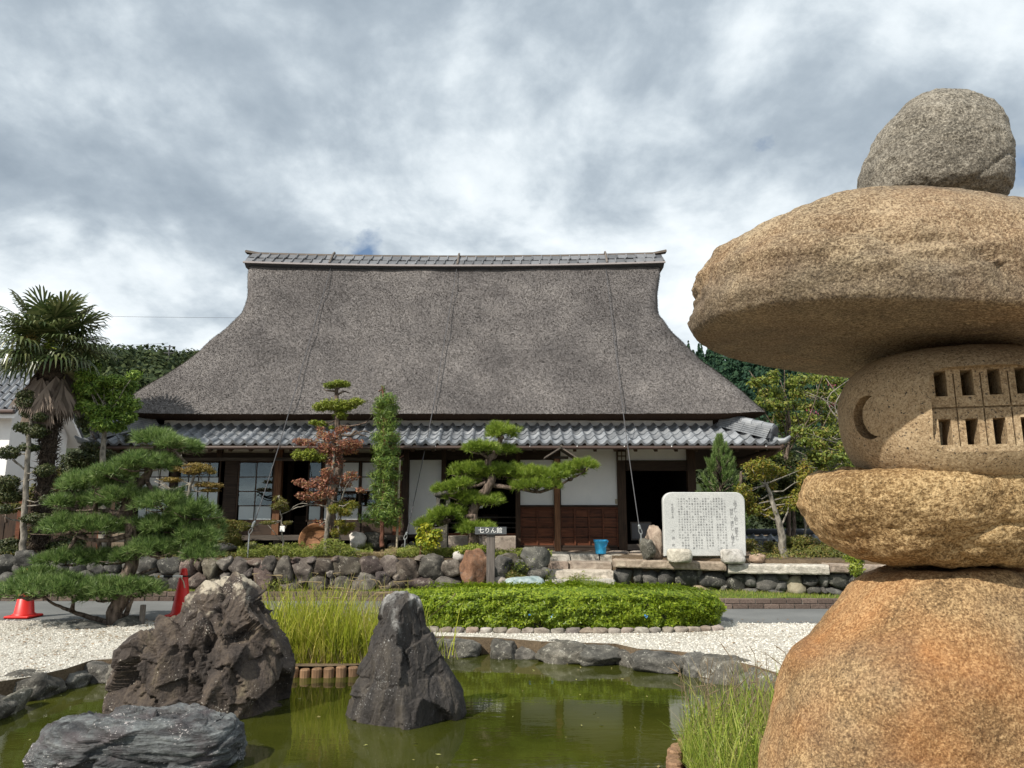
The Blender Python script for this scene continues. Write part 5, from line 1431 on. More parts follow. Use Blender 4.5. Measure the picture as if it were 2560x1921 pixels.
# bucket
bp = G(1502, 1393, TZ + 0.02)
bp = P(1502, 1393, 14.95)
bk_ = thing('bucket', 'bright blue plastic bucket at the top of the steps', 'bucket', (bp.x, 14.95, TZ + 0.02))
hB = 0.28; rT = 0.134; rB = 0.102
MB().lathe([(0.0, 0.0), (rB, 0.0), (rB + 0.004, 0.015), (rT - 0.008, hB - 0.045), (rT + 0.004, hB - 0.04), (rT + 0.006, hB), (rT - 0.012, hB), (rT - 0.016, hB - 0.04), (rB - 0.008, 0.012), (0, 0.012)], (bp.x, 14.95, TZ + 0.025), 32).build('pail', M['bucket'], bk_, True)
MB().tube([(bp.x + rT * math.cos(t), 14.95 + 0.0 - 0.11 * math.sin(t) - 0.02, TZ + 0.27 - 0.12 * math.sin(t)) for t in [math.pi * k / 14 * 0.42 for k in range(15)]], 0.006, 6).build('handle', M['bucket'], bk_)
MB().box(bp.x + rT - 0.03, bp.x + rT + 0.02, 14.90, 15.00, TZ + 0.255, TZ + 0.29, 0.005).build('spout', M['bucket'], bk_)

# traffic cones and the striped bar
def cone(px, py, Y, label):
    c = P(px, py, Y); c.z = 0.008
    t = thing('traffic_cone', label, 'traffic cone', c, 'red cones on the asphalt')
    MB().box(c.x - 0.185, c.x + 0.185, Y - 0.185, Y + 0.185, 0.008, 0.045, 0.012).build('base', M['cone'], t)
    MB().box(c.x - 0.19, c.x + 0.19, Y - 0.19, Y + 0.19, 0.0045, 0.0075).build('rubber_pad', M['black'], t)
    MB().lathe([(0.155, 0.04), (0.153, 0.062), (0.135, 0.068), (0.062, 0.60), (0.05, 0.655), (0.044, 0.70), (0.024, 0.715), (0.0, 0.716)], (c.x, Y, 0.0), 28).build('cone_body', M['cone'], t, True)
    return c
ca_ = cone(60, 1535, 11.25, 'red traffic cone below the lowest pine branch')
cb_ = cone(452, 1530, 11.35, 'red traffic cone behind the brown boulder, holding the striped bar')
bar = thing('striped_bar', 'black and white striped barrier bar resting between the traffic cones', 'barrier bar', (-5.5, 11.2, 0.6))
A0 = Vector((P(150, 1440, 11.10).x, 11.10, 0.585)); B0 = Vector((cb_.x + 0.02, 11.26, 0.60))
nseg = 13
for k in range(nseg):
    p0, p1 = A0.lerp(B0, k / nseg), A0.lerp(B0, (k + 1) / nseg)
    MB().tube([p0, p1], 0.017, 10).build('band', M['white'] if k % 2 == 0 else M['black'], bar)
tt = A0.lerp(B0, 0.80); MB().tube([tt, A0.lerp(B0, 0.815)], 0.0185, 10).build('yellow_tape', M['yellow'], bar)
MB().tube([B0 + Vector((0.0, -.06, 0)), B0 + Vector((0.06, -0.08, -0.07)), B0 + Vector((0.09, -0.09, -0.16))], 0.009, 6).build('loop_tail', M['bamboo'], bar)
MB().tube([B0 + Vector((0.075 * math.cos(t), 0.09 + 0.075 * math.sin(t), 0)) for t in [k * math.pi / 8 for k in range(17)]], 0.010, 6).build('hook_ring', M['black'], bar)
# short stakes near the pine
o = MB().box(P(354, 1530, 10.6).x - 0.03, P(354, 1530, 10.6).x + 0.03, 10.6, 10.66, -0.02, 0.26, 0.004).build('wooden_stake', M['wood_grey'])
tag(o, 'short dark wooden stake in the gravel beside the big pine', 'stake')
# bamboo stake
a = P(991, 1390, 14.75); b = P(999, 1150, 14.75)
bs = thing('bamboo_stake', 'thin upright bamboo stake beside the columnar tree', 'stake', a)
MB().tube([a.lerp(b, k / 12) for k in range(13)], [0.024 if k % 3 else 0.027 for k in range(13)], 9).build('cane', M['bamboo'], bs)
# shallow wooden tub leaning on its rim
c = P(792, 1352, 14.9)
tub = thing('wooden_tub', 'shallow round brown wooden tub leaning on its edge by the maple', 'tub', c)
mb = MB(); mb.lathe([(0, 0.02), (0.275, 0.02), (0.275, 0.0), (0.285, 0.0), (0.315, 0.17), (0.29, 0.17), (0.27, 0.035), (0.0, 0.035)], (0, 0, 0), 36)
Mx = Euler((R(74), R(16), R(-18))).to_matrix()
mb.v = [tuple(c + Mx @ Vector(v) ) for v in mb.v]
mb.build('staves', M['tub'], tub, True)
mb = MB(); mb.tube([(0.312 * math.cos(t), 0.312 * math.sin(t), 0.12) for t in [k * math.pi / 18 for k in range(37)]], 0.012, 6)
mb.v = [tuple(c + Mx @ Vector(v)) for v in mb.v]; mb.build('hoop', M['wood_grey'], tub, True)
# garden lantern near the pine, small
gl = P(1107, 1370, 14.9)
g2 = thing('garden_lantern', 'small old grey stone lantern half hidden by the middle pine', 'stone lantern', (gl.x, 14.9, TZ))
xg = gl.x
def zpy(py): return P(1107, py, 14.9).z
MB().box(xg - 0.10, xg + 0.10, 14.80, 15.0, TZ, zpy(1272), 0.012).build('shaft', M['pondstone'], g2)
fb = MB()
z0, z1 = zpy(1272), zpy(1243); w = 0.135
for (a0, a1, b0, b1, c0, c1) in ((-w, -0.06, -w, w, z0, z1), (0.06, w, -w, w, z0, z1), (-0.06, 0.06, -w, w, z0, z0 + 0.07), (-0.06, 0.06, -w, w, z1 - 0.05, z1), (-0.06, 0.06, 0.09, w, z0 + 0.07, z1 - 0.05)):
    fb.box(xg + a0, xg + a1, 14.9 + b0, 14.9 + b1, c0, c1)
fb.build('fire_box', M['pondstone'], g2)
boulder('cap', (xg, 14.9, z1 + 0.06), (0.42, 0.42, 0.16), 92, M['pondstone'], g2, 3, 2.6, 3)
boulder('finial', (xg, 14.9, z1 + 0.18), (0.13, 0.13, 0.14), 93, M['pondstone'], g2, 2, 2.2, 2)

# ---- white storehouse at the edge
sh = thing('storehouse', 'white plastered storehouse with a grey tiled gable roof behind the palm', 'building', (-15.5, 22, 0))
GX = -14.2
ws = MB(); ws.add([(GX, 20.35, 0), (GX, 23.0, 0), (GX, 23.0, 4.0), (GX, 21.35, 5.7), (GX, 20.35, 4.55), (-24, 20.35, 0), (-24, 23.0, 0), (-24, 23.0, 4.0), (-24, 21.35, 5.7), (-24, 20.35, 4.55)],
                [(0, 1, 2, 3, 4), (5, 9, 8, 7, 6), (0, 4, 9, 5), (1, 6, 7, 2), (4, 3, 8, 9), (3, 2, 7, 8)])
ws.build('wall', M['plaster'], sh)
rf = MB(); GE = GX + 0.35
def slab_roof(y0, z0, y1, z1, th=0.12):
    rf.add([(GE, y0, z0), (-24, y0, z0), (-24, y1, z1), (GE, y1, z1), (GE, y0, z0 - th), (-24, y0, z0 - th), (-24, y1, z1 - th), (GE, y1, z1 - th)],
           [(0, 3, 2, 1), (4, 5, 6, 7), (0, 4, 7, 3), (0, 1, 5, 4), (1, 2, 6, 5), (2, 3, 7, 6)])
slab_roof(19.95, 4.42, 21.35, 5.95); slab_roof(23.4, 3.9, 21.35, 5.95)
rfo = rf.build('roof', M['tile_dark'], sh)
so = MB(); so.v = [(x + (0.0 if x < 0 and x < -20 else -0.01), y, z - 0.125) for x, y, z in rf.v]; so.f = list(rf.f); so.build('soffit', M['plaster'], sh)
ts = math.atan2(5.95 - 4.42, 1.4)
for c in range(14):
    for r_ in range(6):
        o = link('roof_tile', t_mid); x = GE - 0.14 - c * PITCHW; y = 19.95 + r_ * 0.235
        o.location = (x, y, 4.42 + (y - 19.95) * (1.53 / 1.4) + 0.05); o.rotation_euler = (ts - R(3), 0, 0); put(o, rfo)
for c in range(8):
    MB().tube([(GE + 0.02 - c * 0.42, 21.35, 6.08), (GE + 0.02 - (c + 1) * 0.42 + .02, 21.35, 6.07)], [0.12, 0.11], 10).build('ridge_tile', M['tile'], rfo)
for k in range(3): MB().box(-24, GE - 0.02 - k * .01, 21.20 + k * 0.03, 21.50 - k * 0.03, 5.93 + k * 0.045, 5.965 + k * 0.045).build('ridge_course', M['tile'], rfo)
MB().tube([(GE, 19.88, 4.36), (-24, 19.88, 4.36)], 0.055, 8).build('gutter', M['gutter'], sh)
sh_l = MB().box(-24, GX - 0.02, 20.28, 20.33, 0, 2.2)
sh_l.build('plank_cladding', M['wood'], sh)
# dark board fence behind the bed, each board
fc = thing('board_fence', 'dark reddish board fence behind the pruned trees', 'fence', (-12, 17.5, TZ))
for i in range(26):
    x = -15.6 + i * 0.235
    MB().box(x, x + 0.225, 17.5 + rnd.uniform(0, .015), 17.53, TZ, TZ + 1.25 + rnd.uniform(-.01, .01)).build('fence_board', M['wood'], fc)
for i in range(4):
    x = -15.6 + i * 1.95; MB().box(x - 0.05, x + 0.05, 17.42, 17.49, TZ, TZ + 1.35).build('fence_post', M['wood_red'], fc)
# ---- low garden wall with a tile coping, far right
gw = thing('garden_wall', 'low cream garden wall with dark tile coping beyond the shrubs', 'wall', (9, 20.5, 0))
MB().box(5.2, 17.0, 20.5, 20.7, 0.0, 0.80).build('wall', m_flat('cream plaster', (0.58, 0.53, 0.42), 0.9, 0.12, 3), gw)
MB().tube([(5.1, 20.6, 1.06), (17, 20.6, 1.06)], 0.085, 10).build('coping_ridge', M['tile_dark'], gw, True)
for i in range(40):
    o = link('coping_tile', t_mid); o.location = (5.2 + i * PITCHW, 20.30, 0.84); o.rotation_euler = (R(28), 0, 0); put(o, gw)
MB().box(5.1, 17.0, 20.42, 20.78, 0.80, 0.86).build('coping_bed', M['tile_dark'], gw)
# stack of spare roof tiles by the wall end
for i in range(7):
    o = rough_block('roof_tile_slab', 5.42 + rnd.uniform(-.05, .05), 5.95 + rnd.uniform(-.06, .06), 17.2, 17.5, TZ - 0.25 + i * 0.075, TZ - 0.25 + i * 0.075 + 0.06, M['tile_dark'], None, i, 0.01)
    tag(o, 'flat dark slab in the stack behind the inscribed slab', 'slab', 'slabs stacked behind the inscribed stone')
# ---- overhead wires and a far pole
for k, (pa, pb, nm) in enumerate((((-60, 775), (600, 795), 'upper thin overhead wire crossing the sky behind the palm'), ((230, 856), (420, 858), 'lower thin overhead wire in front of the wooded hill'))):
    a, b = P(*pa, 60), P(*pb, 60)
    a = a + (a - b) * 0.4
    o = MB().tube([a.lerp(b, t / 12) - Vector((0, 0, 0.25 * math.sin(math.pi * t / 12))) for t in range(13)], 0.012, 5).build('power_line', M['cable'])
    tag(o, nm, 'wire')
up = P(424, 868, 110)
pole = thing('utility_pole', 'tiny utility pole on the hillside beside the thatch', 'utility pole', (up.x, 110, 10))
MB().tube([(up.x, 110, 10), (up.x, 110, up.z + 0.3)], 0.12, 8).build('shaft', M['cable'], pole)
for dz in (0.0, -1.0): MB().box(up.x - 0.8, up.x + 0.8, 109.9, 110.1, up.z + dz, up.z + dz + 0.1).build('crossarm', M['cable'], pole)
# ------------------------------------------------------------------ plants
def needles(pos, dirs, n, length, width, spread, rs):
    """tufts of needles: thin triangles fanned round each direction"""
    K = len(pos)
    pos = np.repeat(pos, n, 0); d = np.repeat(dirs, n, 0)
    d = d + rs.normal(0, spread, d.shape); d /= np.linalg.norm(d, axis=1)[:, None]
    L = rs.uniform(0.7, 1.15, len(d))[:, None] * length
    s = np.cross(d, rs.normal(size=d.shape)); s /= np.linalg.norm(s, axis=1)[:, None] + 1e-9
    b = pos + d * L * 0.05
    tip = pos + d * L
    V = np.stack([b - s * width, b + s * width, tip], 1).reshape(-1, 3)
    return V, np.arange(len(V)).reshape(-1, 3)
def leaves(pos, nrm, size, aspect, rs, droop=0.0):
    """diamond leaves, slightly folded"""
    n = len(pos)
    nrm = nrm / (np.linalg.norm(nrm, axis=1)[:, None] + 1e-9)
    a = np.cross(nrm, rs.normal(size=(n, 3))); a /= np.linalg.norm(a, axis=1)[:, None] + 1e-9
    if droop: a[:, 2] -= droop; a /= np.linalg.norm(a, axis=1)[:, None]
    b = np.cross(nrm, a)
    s = (size * rs.uniform(0.6, 1.3, n))[:, None]
    V = np.stack([pos - a * s * 0.5, pos + b * s * aspect * 0.5, pos + a * s * 0.5 + nrm * s * 0.08, pos - b * s * aspect * 0.5], 1).reshape(-1, 3)
    return V, np.arange(len(V)).reshape(-1, 4)
def blob_pts(c, r, n, rs, shell=0.55, up=False):
    """points through an ellipsoid, denser near its skin; returns points and outward directions"""
    d = rs.normal(size=(n, 3)); d /= np.linalg.norm(d, axis=1)[:, None]
    if up: d[:, 2] = np.where(d[:, 2] < -0.25, -d[:, 2], d[:, 2])
    t = rs.uniform(shell, 1.0, n)[:, None]
    # lumpy outline
    lump = 1 + 0.36 * fbm(d * 2.3 + np.array(c) * 3.0, 2)[:, None]
    return np.array(c) + d * t * lump * np.array(r), d
def limb(mb, pts, r0, r1, seg=8, n=5, wob=0.0):
    pp = catmull(pts, n)
    if wob:
        q = np.array(pp); pp = list(q + wob * np.stack([fbm(q * 6, 2), fbm(q * 6 + 9, 2), fbm(q * 6 + 21, 2)], 1))
    k = len(pp)
    mb.tube(pp, [r0 + (r1 - r0) * i / (k - 1) for i in range(k)], seg)
def pxs(pts, Y, dy=None):
    return [tuple(P(a, b, Y + (0 if dy is None else dy[i]))) for i, (a, b) in enumerate(pts)]
def join(parts):
    V = []; F = []; n = 0
    for v, f in parts:
        V.append(v); F.append(f + n); n += len(v)
    return np.vstack(V), np.vstack(F)

def pine(name, label, Y, base, trunk, tr, limbs, pads, mat, seed, nl=0.085, nw=0.0032, dens=330, per=30, flat=0.9, dyr=0.35):
    rs = np.random.RandomState(seed)
    b = P(*base, Y); t = thing(name, label, 'tree', b)
    mb = MB(); limb(mb, pxs(trunk, Y), tr[0], tr[1], 10, 7, 0.03)
    mb.build('trunk', M['pine_bark'], t, True)
    lb = MB()
    for l in limbs: limb(lb, pxs(l, Y, [rs.uniform(-.1, .1) for _ in l]), tr[1] * 1.0, 0.012, 7, 5, 0.02)
    VF = []; k = mpp(Y)
    tr_pts = np.vstack([np.array(catmull(pxs(trunk, Y), 7))] + [np.array(catmull(pxs(l, Y), 5)) for l in limbs])
    for (px, py, rx, ry) in pads:
        dy = rs.uniform(-dyr, dyr)
        c = P(px, py, Y + dy); r = (rx * k * 1.14, rx * k * rs.uniform(0.75, 1.05), ry * k * flat * 1.15)
        n = int(dens * (r[0] * r[1] * 3.14 + 2 * r[0] * r[2])) + 14
        p, d = blob_pts((c.x, c.y, c.z - r[2] * 0.25), r, n, rs, 0.45, True)
        dd = d * np.array([0.8, 0.8, 0.3]) + np.array([0, 0, 0.75])
        dd /= np.linalg.norm(dd, axis=1)[:, None]
        VF.append(needles(p, dd, per, nl, nw, 0.55, rs))
        # twigs from the nearest trunk point
        j = np.argmin(np.linalg.norm(tr_pts - np.array(c), axis=1)); a = tr_pts[j]
        cc = np.array(c) - np.array([0, 0, r[2] * 0.6])
        lb.tube([a, (a + cc) / 2 + rs.normal(0, 0.03, 3), cc], [tr[1] * 0.8, tr[1] * 0.5, 0.012], 6)
        for _ in range(5):
            e = cc + rs.normal(0, 0.55, 3) * np.array(r) ; e[2] = cc[2] + abs(e[2] - cc[2]) * 0.8
            lb.tube([cc, (cc + e) / 2 - np.array([0, 0, 0.02]), e], [0.012, 0.008, 0.004], 5)
    lb.build('branches', M['pine_bark'], t, True)
    V, F = join(VF)
    link('crown', npmesh('crown', V, F), t, mat)
    return t
pine('pine_tree', 'large spreading black pine trained in layers on the gravel at the edge', 10.6, (285, 1560),
     [(282, 1572), (290, 1530), (305, 1490), (319, 1440), (331, 1385), (326, 1325), (306, 1290), (316, 1262), (345, 1215), (368, 1188), (380, 1145), (388, 1112)], (0.115, 0.045),
     [[(275, 1560), (240, 1548), (190, 1532), (140, 1512), (105, 1490)], [(300, 1285), (250, 1278), (190, 1276)], [(330, 1335), (270, 1352), (215, 1348), (180, 1335)], [(326, 1380), (380, 1385), (440, 1370)], [(388, 1130), (430, 1128), (455, 1150), (468, 1160)],
      [(310, 1545), (325, 1510), (335, 1490)], [(319, 1440), (345, 1438), (385, 1422)]],
     [(390, 1098, 48, 26), (457, 1120, 46, 22), (425, 1112, 30, 18), (368, 1160, 66, 27), (410, 1150, 30, 24), (285, 1180, 42, 24), (240, 1206, 70, 30), (180, 1215, 34, 20), (305, 1243, 56, 27), (205, 1255, 62, 25), (150, 1258, 22, 16), (410, 1256, 56, 34), (365, 1240, 30, 24), (480, 1278, 56, 30),
      (216, 1315, 92, 30), (150, 1318, 30, 20), (275, 1318, 40, 22), (440, 1310, 82, 36), (500, 1342, 46, 32), (385, 1335, 40, 30), (430, 1372, 70, 32), (385, 1372, 56, 30), (500, 1385, 40, 24), (165, 1398, 66, 24), (262, 1396, 54, 24), (320, 1392, 36, 22),
      (95, 1440, 42, 22), (118, 1470, 100, 34), (50, 1478, 32, 22), (180, 1468, 50, 28), (300, 1470, 84, 28), (350, 1478, 40, 20), (245, 1490, 40, 20)], M['pine'], 31, 0.125, 0.0050, 290, 32)
pine('pine_tree', 'bright green pine with one long side branch in front of the house', 14.25, (1187, 1400),
     [(1186, 1405), (1184, 1340), (1182, 1300), (1182, 1272), (1200, 1243), (1222, 1218), (1230, 1196), (1222, 1165), (1222, 1150), (1238, 1135), (1243, 1112), (1256, 1092)], (0.115, 0.05),
     [[(1228, 1212), (1265, 1218), (1310, 1224), (1350, 1230), (1400, 1212), (1435, 1194), (1470, 1172)], [(1225, 1205), (1195, 1214), (1160, 1222)], [(1182, 1290), (1155, 1294), (1125, 1300)]],
     [(1257, 1082, 36, 25), (1240, 1076, 20, 18), (1200, 1122, 38, 19), (1266, 1127, 26, 15), (1160, 1178, 32, 19), (1195, 1174, 40, 20), (1240, 1182, 50, 26), (1290, 1180, 42, 22), (1330, 1186, 40, 22), (1342, 1214, 56, 18), (1310, 1205, 30, 20), (1385, 1190, 38, 20), (1417, 1179, 40, 19), (1460, 1165, 32, 15),
      (1122, 1224, 36, 19), (1150, 1212, 26, 16), (1175, 1208, 22, 14), (1160, 1242, 34, 16), (1204, 1254, 46, 15), (1235, 1248, 20, 12), (1116, 1290, 40, 20), (1135, 1280, 24, 16), (1188, 1324, 44, 20), (1060, 1312, 20, 14), (1085, 1308, 24, 16)], M['pine_lit'], 32, 0.125, 0.0056, 280, 28, dyr=0.25)

def candle_pine():
    rs = np.random.RandomState(8); Y = 14.9
    b = P(1802, 1400, Y); t = thing('young_pine', 'bushy upright young pine behind the inscribed slab', 'tree', b)
    mb = MB(); limb(mb, pxs([(1802, 1405), (1803, 1300), (1800, 1200), (1795, 1110)], Y), 0.05, 0.015, 8)
    VF = []; k = mpp(Y)
    for i in range(150):
        h = rs.uniform(0, 1); w = 62 * (1 - h ** 1.6) + 6
        px = 1802 + rs.uniform(-w, w); py = 1330 - h * 225 + rs.uniform(-6, 6)
        c = np.array(P(px, py, Y + rs.uniform(-w, w) * k))
        ax = np.array([(px - 1800) * k * 1.0, c[1] - Y, 0.35 + h * 0.4]); ax /= np.linalg.norm(ax)
        n = 7
        p = c + np.linspace(-0.06, 0.10, n)[:, None] * ax
        VF.append(needles(p, np.repeat(ax[None], n, 0), 22, 0.10, 0.0042, 0.34, rs))
        mb.tube([np.array(P(1801, min(py + 30, 1395), Y)), c], [0.012, 0.005], 5)
    mb.build('trunk', M['pine_bark'], t, True)
    V, F = join(VF); link('crown', npmesh('crown', V, F), t, M['pine'])
candle_pine()

def tree(name, label, cat, Y, trunk, tr, blobs, leaf, asp, mat, seed, dens, bark='grey_bark', limbs=(), shell=0.4, up=0.6, droop=0.0, dyr=0.25, flat=1.0, twig=6, lw=1.0, extra=None):
    """broad-leaved tree or shrub: trunk, limbs to every clump, leaves through every clump"""
    rs = np.random.RandomState(seed)
    b = P(*trunk[0], Y); t = thing(name, label, cat, b)
    mb = MB(); limb(mb, pxs(trunk, Y), tr[0], tr[1], 9, 6, 0.02)
    mb.build('trunk', M[bark], t, True)
    lb = MB(); VF = []; k = mpp(Y)
    tp = np.array(catmull(pxs(trunk, Y), 6))
    for l in limbs:
        q = pxs(l, Y); j = np.argmin(np.linalg.norm(tp - np.array(q[0]), axis=1))
        if np.linalg.norm(tp[j] - np.array(q[0])) < 0.5: q = [tuple(tp[j])] + q
        limb(lb, q, tr[1] * 0.9, 0.008, 6, 5, 0.02)
    for q in blobs:
        px, py, rx, ry = q[:4]
        c = np.array(P(px, py, Y + rs.uniform(-dyr, dyr))); r = np.array((rx * k, rx * k * rs.uniform(0.7, 1.0), ry * k * flat))
        vol = r[0] * r[1] + r[0] * r[2] + r[1] * r[2]
        n = int(dens * vol * 4.2 / (leaf * leaf * asp) * 7.5) + 10
        p, d = blob_pts(c, r, n, rs, shell)
        nn = d * (1 - up) + np.array([0, 0, up]) + rs.normal(0, 0.45, d.shape)
        VF.append(leaves(p, nn, leaf, asp, rs, droop))
        j = np.argmin(np.linalg.norm(tp - c, axis=1)); a = tp[j]
        lb.tube([a, a + (c - a) * 0.35 + rs.normal(0, 0.03, 3) + np.array([0, 0, -0.03]), a + (c - a) * 0.7 + rs.normal(0, 0.03, 3), c], [min(0.018, tr[1] * 0.8), 0.011, 0.008, 0.005], 6)
        for _ in range(twig):
            e = c + rs.normal(0, 0.5, 3) * r
            lb.tube([c, (c + e) / 2, e], [0.007, 0.005, 0.003], 5)
    lb.build('branches', M[bark], t, True)
    V, F = join(VF)
    link('crown', npmesh('crown', V, F), t, M[mat])
    if extra:
        for nm, mt, pts_, sz in extra:
            p = np.array([np.array(P(a, b_, Y - 0.5)) for a, b_ in pts_]); p = np.repeat(p, 18, 0) + rs.normal(0, 1, (len(p) * 18, 3)) * np.array([0.07, 0.07, 0.05])
            V, F = leaves(p, rs.normal(size=p.shape), sz, 0.8, rs); link(nm, npmesh(nm, V, F), t, M[mt])
    return t
c3 = lambda L: [(600 + a * 0.3133, 900 + b * 0.3133, c * 0.3133, d * 0.3133) for a, b, c, d in L]
p3 = lambda L: [(600 + a * 0.3133, 900 + b * 0.3133) for a, b in L]
# tiered tree with yellow-green cushions, behind the maple
tree('tiered_tree', 'tall pruned tree with flat yellow green cushions rising above the tile eaves', 'tree', 15.0, p3([(790, 1560), (740, 1350), (735, 1150), (790, 850), (790, 600), (775, 480), (770, 330), (775, 230)]), (0.10, 0.035),
     c3([(720, 205, 60, 28), (780, 190, 70, 30), (835, 195, 52, 30), (640, 375, 66, 40), (700, 360, 70, 44), (780, 370, 90, 60), (860, 365, 70, 46), (930, 335, 66, 36), (800, 440, 60, 40), (590, 500, 44, 24), (650, 512, 50, 26), (730, 540, 24, 16), (470, 760, 60, 40), (560, 760, 80, 50), (640, 780, 60, 40)]), 0.05, 0.42, 'tier', 41, 0.55, 'pine_bark',
     [p3([(775, 260), (720, 250), (670, 240)]), p3([(775, 280), (830, 250), (880, 265)]), p3([(785, 520), (900, 525), (1000, 500), (1050, 450)]), p3([(790, 590), (880, 610), (980, 570), (1060, 590)]), p3([(880, 605), (930, 570), (960, 600), (1020, 620)])], up=0.55, dyr=0.15)
# red maple
tree('maple_tree', 'small red and bronze leaved maple in front of the veranda', 'tree', 14.45, p3([(690, 1560), (688, 1450), (695, 1320), (705, 1200), (715, 1080), (740, 950), (750, 800), (740, 640)]), (0.055, 0.02),
     c3([(480, 650, 70, 32), (560, 660, 70, 36), (660, 600, 70, 44), (640, 550, 40, 22), (720, 620, 80, 50), (820, 560, 70, 34), (860, 660, 90, 40), (940, 670, 60, 36), (760, 720, 120, 60), (680, 700, 80, 50), (880, 720, 80, 44), (760, 820, 80, 50),
         (480, 980, 66, 32), (560, 1000, 70, 40), (640, 980, 90, 50), (720, 960, 80, 60), (880, 930, 70, 52), (840, 990, 60, 40), (680, 1060, 90, 50), (560, 1090, 90, 44), (480, 1080, 46, 30), (640, 1130, 70, 46), (960, 1040, 50, 26), (700, 900, 60, 50), (620, 1290, 40, 20), (690, 1320, 26, 16)]), 0.06, 0.5, 'maple', 42, 0.20, 'grey_bark',
     [p3([(705, 1180), (600, 1150), (480, 1170), (400, 1200)]), p3([(800, 1130), (840, 1030), (880, 960)]), p3([(740, 940), (640, 980), (520, 980)])], up=0.75, droop=0.35, dyr=0.2)
tree('green_sapling', 'slim green and orange leaved sapling at the foot of the maple', 'shrub', 14.3, p3([(800, 1560), (795, 1400), (780, 1260), (790, 1160)]), (0.02, 0.008),
     c3([(750, 1190, 50, 40), (820, 1170, 70, 50), (900, 1160, 50, 40), (840, 1220, 60, 36), (760, 1380, 40, 36), (830, 1360, 50, 40), (880, 1330, 46, 36), (800, 1300, 46, 30)]), 0.045, 0.35, 'maple_g', 43, 0.4)
# columnar podocarpus
tree('columnar_tree', 'tall narrow column of dark green foliage in front of the house', 'tree', 14.55, p3([(1135, 1500), (1132, 1400), (1135, 1200), (1150, 900), (1150, 600), (1140, 300), (1135, 215)]), (0.05, 0.012),
     c3([(1140, 240, 18, 44), (1130, 330, 70, 50), (1210, 310, 46, 50), (1110, 400, 80, 60), (1200, 410, 80, 60), (1240, 380, 44, 50), (1130, 500, 74, 60), (1210, 500, 74, 60), (1100, 620, 74, 60), (1190, 610, 96, 66), (1250, 640, 46, 60), (1140, 720, 100, 64), (1230, 720, 66, 60), (1110, 800, 74, 60), (1200, 820, 90, 60),
         (1100, 920, 96, 66), (1200, 920, 90, 66), (1250, 930, 50, 44), (1080, 1010, 74, 56), (1170, 1010, 96, 66), (1120, 1090, 96, 60), (1200, 1090, 60, 50), (1010, 1260, 70, 60), (1090, 1220, 90, 66), (1170, 1220, 100, 70), (1240, 1220, 66, 66), (1110, 1290, 90, 56), (1220, 1300, 86, 56), (1270, 1150, 40, 66), (1050, 1180, 50, 46)] + [(1165 + 42 * math.sin(k * 2.4) + 14 * math.sin(k * 5.1), 300 + k * 27.5, 58 + 22 * math.sin(k * 1.7), 70) for k in range(36)]), 0.105, 0.15, 'podo', 44, 0.13, 'red_bark', up=0.05, dyr=0.14, shell=0.25)
# sapling with a name tag, left of the maple
sap = tree('sapling', 'thin leafless looking sapling with a small white tag beside the stay rope', 'shrub', 14.2, p3([(345, 1560), (340, 1420), (330, 1260), (320, 1150), (310, 1080)]), (0.02, 0.008),
     c3([(300, 1110, 44, 30), (340, 1140, 46, 34), (290, 1170, 50, 30), (350, 1190, 44, 30), (220, 1300, 60, 16), (270, 1290, 36, 16), (380, 1300, 40, 16), (20, 1330, 40, 40)]), 0.035, 0.4, 'azalea', 45, 0.28, 'grey_bark', [p3([(330, 1230), (400, 1200), (470, 1150), (540, 1150)]), p3([(335, 1450), (270, 1380), (220, 1310)])])
tg = P(706, 1322, 14.15)
MB().box(tg.x - 0.045, tg.x + 0.045, 14.14, 14.15, tg.z - 0.055, tg.z + 0.05).build('name_tag', M['white'], sap)
# yellow shrub
tree('yellow_shrub', 'glossy yellow and green leaved shrub on the bed by the boulder wall', 'shrub', 14.0, [(1050, 1398), (1052, 1375), (1060, 1350), (1068, 1335)], (0.03, 0.012),
     [(1065, 1330, 26, 18), (1080, 1345, 24, 20), (1055, 1352, 20, 16), (1072, 1362, 26, 14), (1092, 1336, 16, 14), (1068, 1318, 16, 10)], 0.075, 0.55, 'croton', 46, 0.45, 'red_bark', up=0.3)
tree('green_shrub', 'low bright green shrub under the middle pine behind the orange boulder', 'shrub', 14.0, [(1180, 1395), (1180, 1380), (1178, 1372)], (0.02, 0.01),
     [(1160, 1376, 24, 11), (1182, 1370, 26, 12), (1204, 1374, 18, 11), (1140, 1382, 18, 9)], 0.05, 0.5, 'tier', 47, 0.5, up=0.4)
tree('pink_shrub', 'small pale brownish shrub between the pointed stone and the blue green rock', 'shrub', 13.4, [(1292, 1462), (1292, 1445), (1294, 1435)], (0.015, 0.008),
     [(1280, 1440, 16, 12), (1300, 1432, 22, 12), (1294, 1446, 24, 10)], 0.035, 0.5, 'azalea', 48, 0.5)
# azaleas near the big pine
tree('azalea_bush', 'round clipped azalea with reddish tips beside the veranda', 'shrub', 14.6, [(550, 1372), (552, 1355), (555, 1335)], (0.03, 0.015),
     [(545, 1330, 40, 20), (572, 1344, 30, 20), (550, 1352, 42, 20), (525, 1340, 26, 22), (580, 1362, 24, 16)], 0.035, 0.5, 'azalea', 49, 0.5, up=0.45, shell=0.75)
tree('azalea_bush', 'flat clipped azalea just behind the round one at the veranda', 'shrub', 15.3, [(580, 1372), (578, 1345), (580, 1325)], (0.03, 0.015),
     [(560, 1312, 40, 13), (590, 1314, 36, 12), (535, 1308, 34, 12), (610, 1318, 20, 9)], 0.035, 0.5, 'azalea', 50, 0.5, up=0.5, shell=0.7)
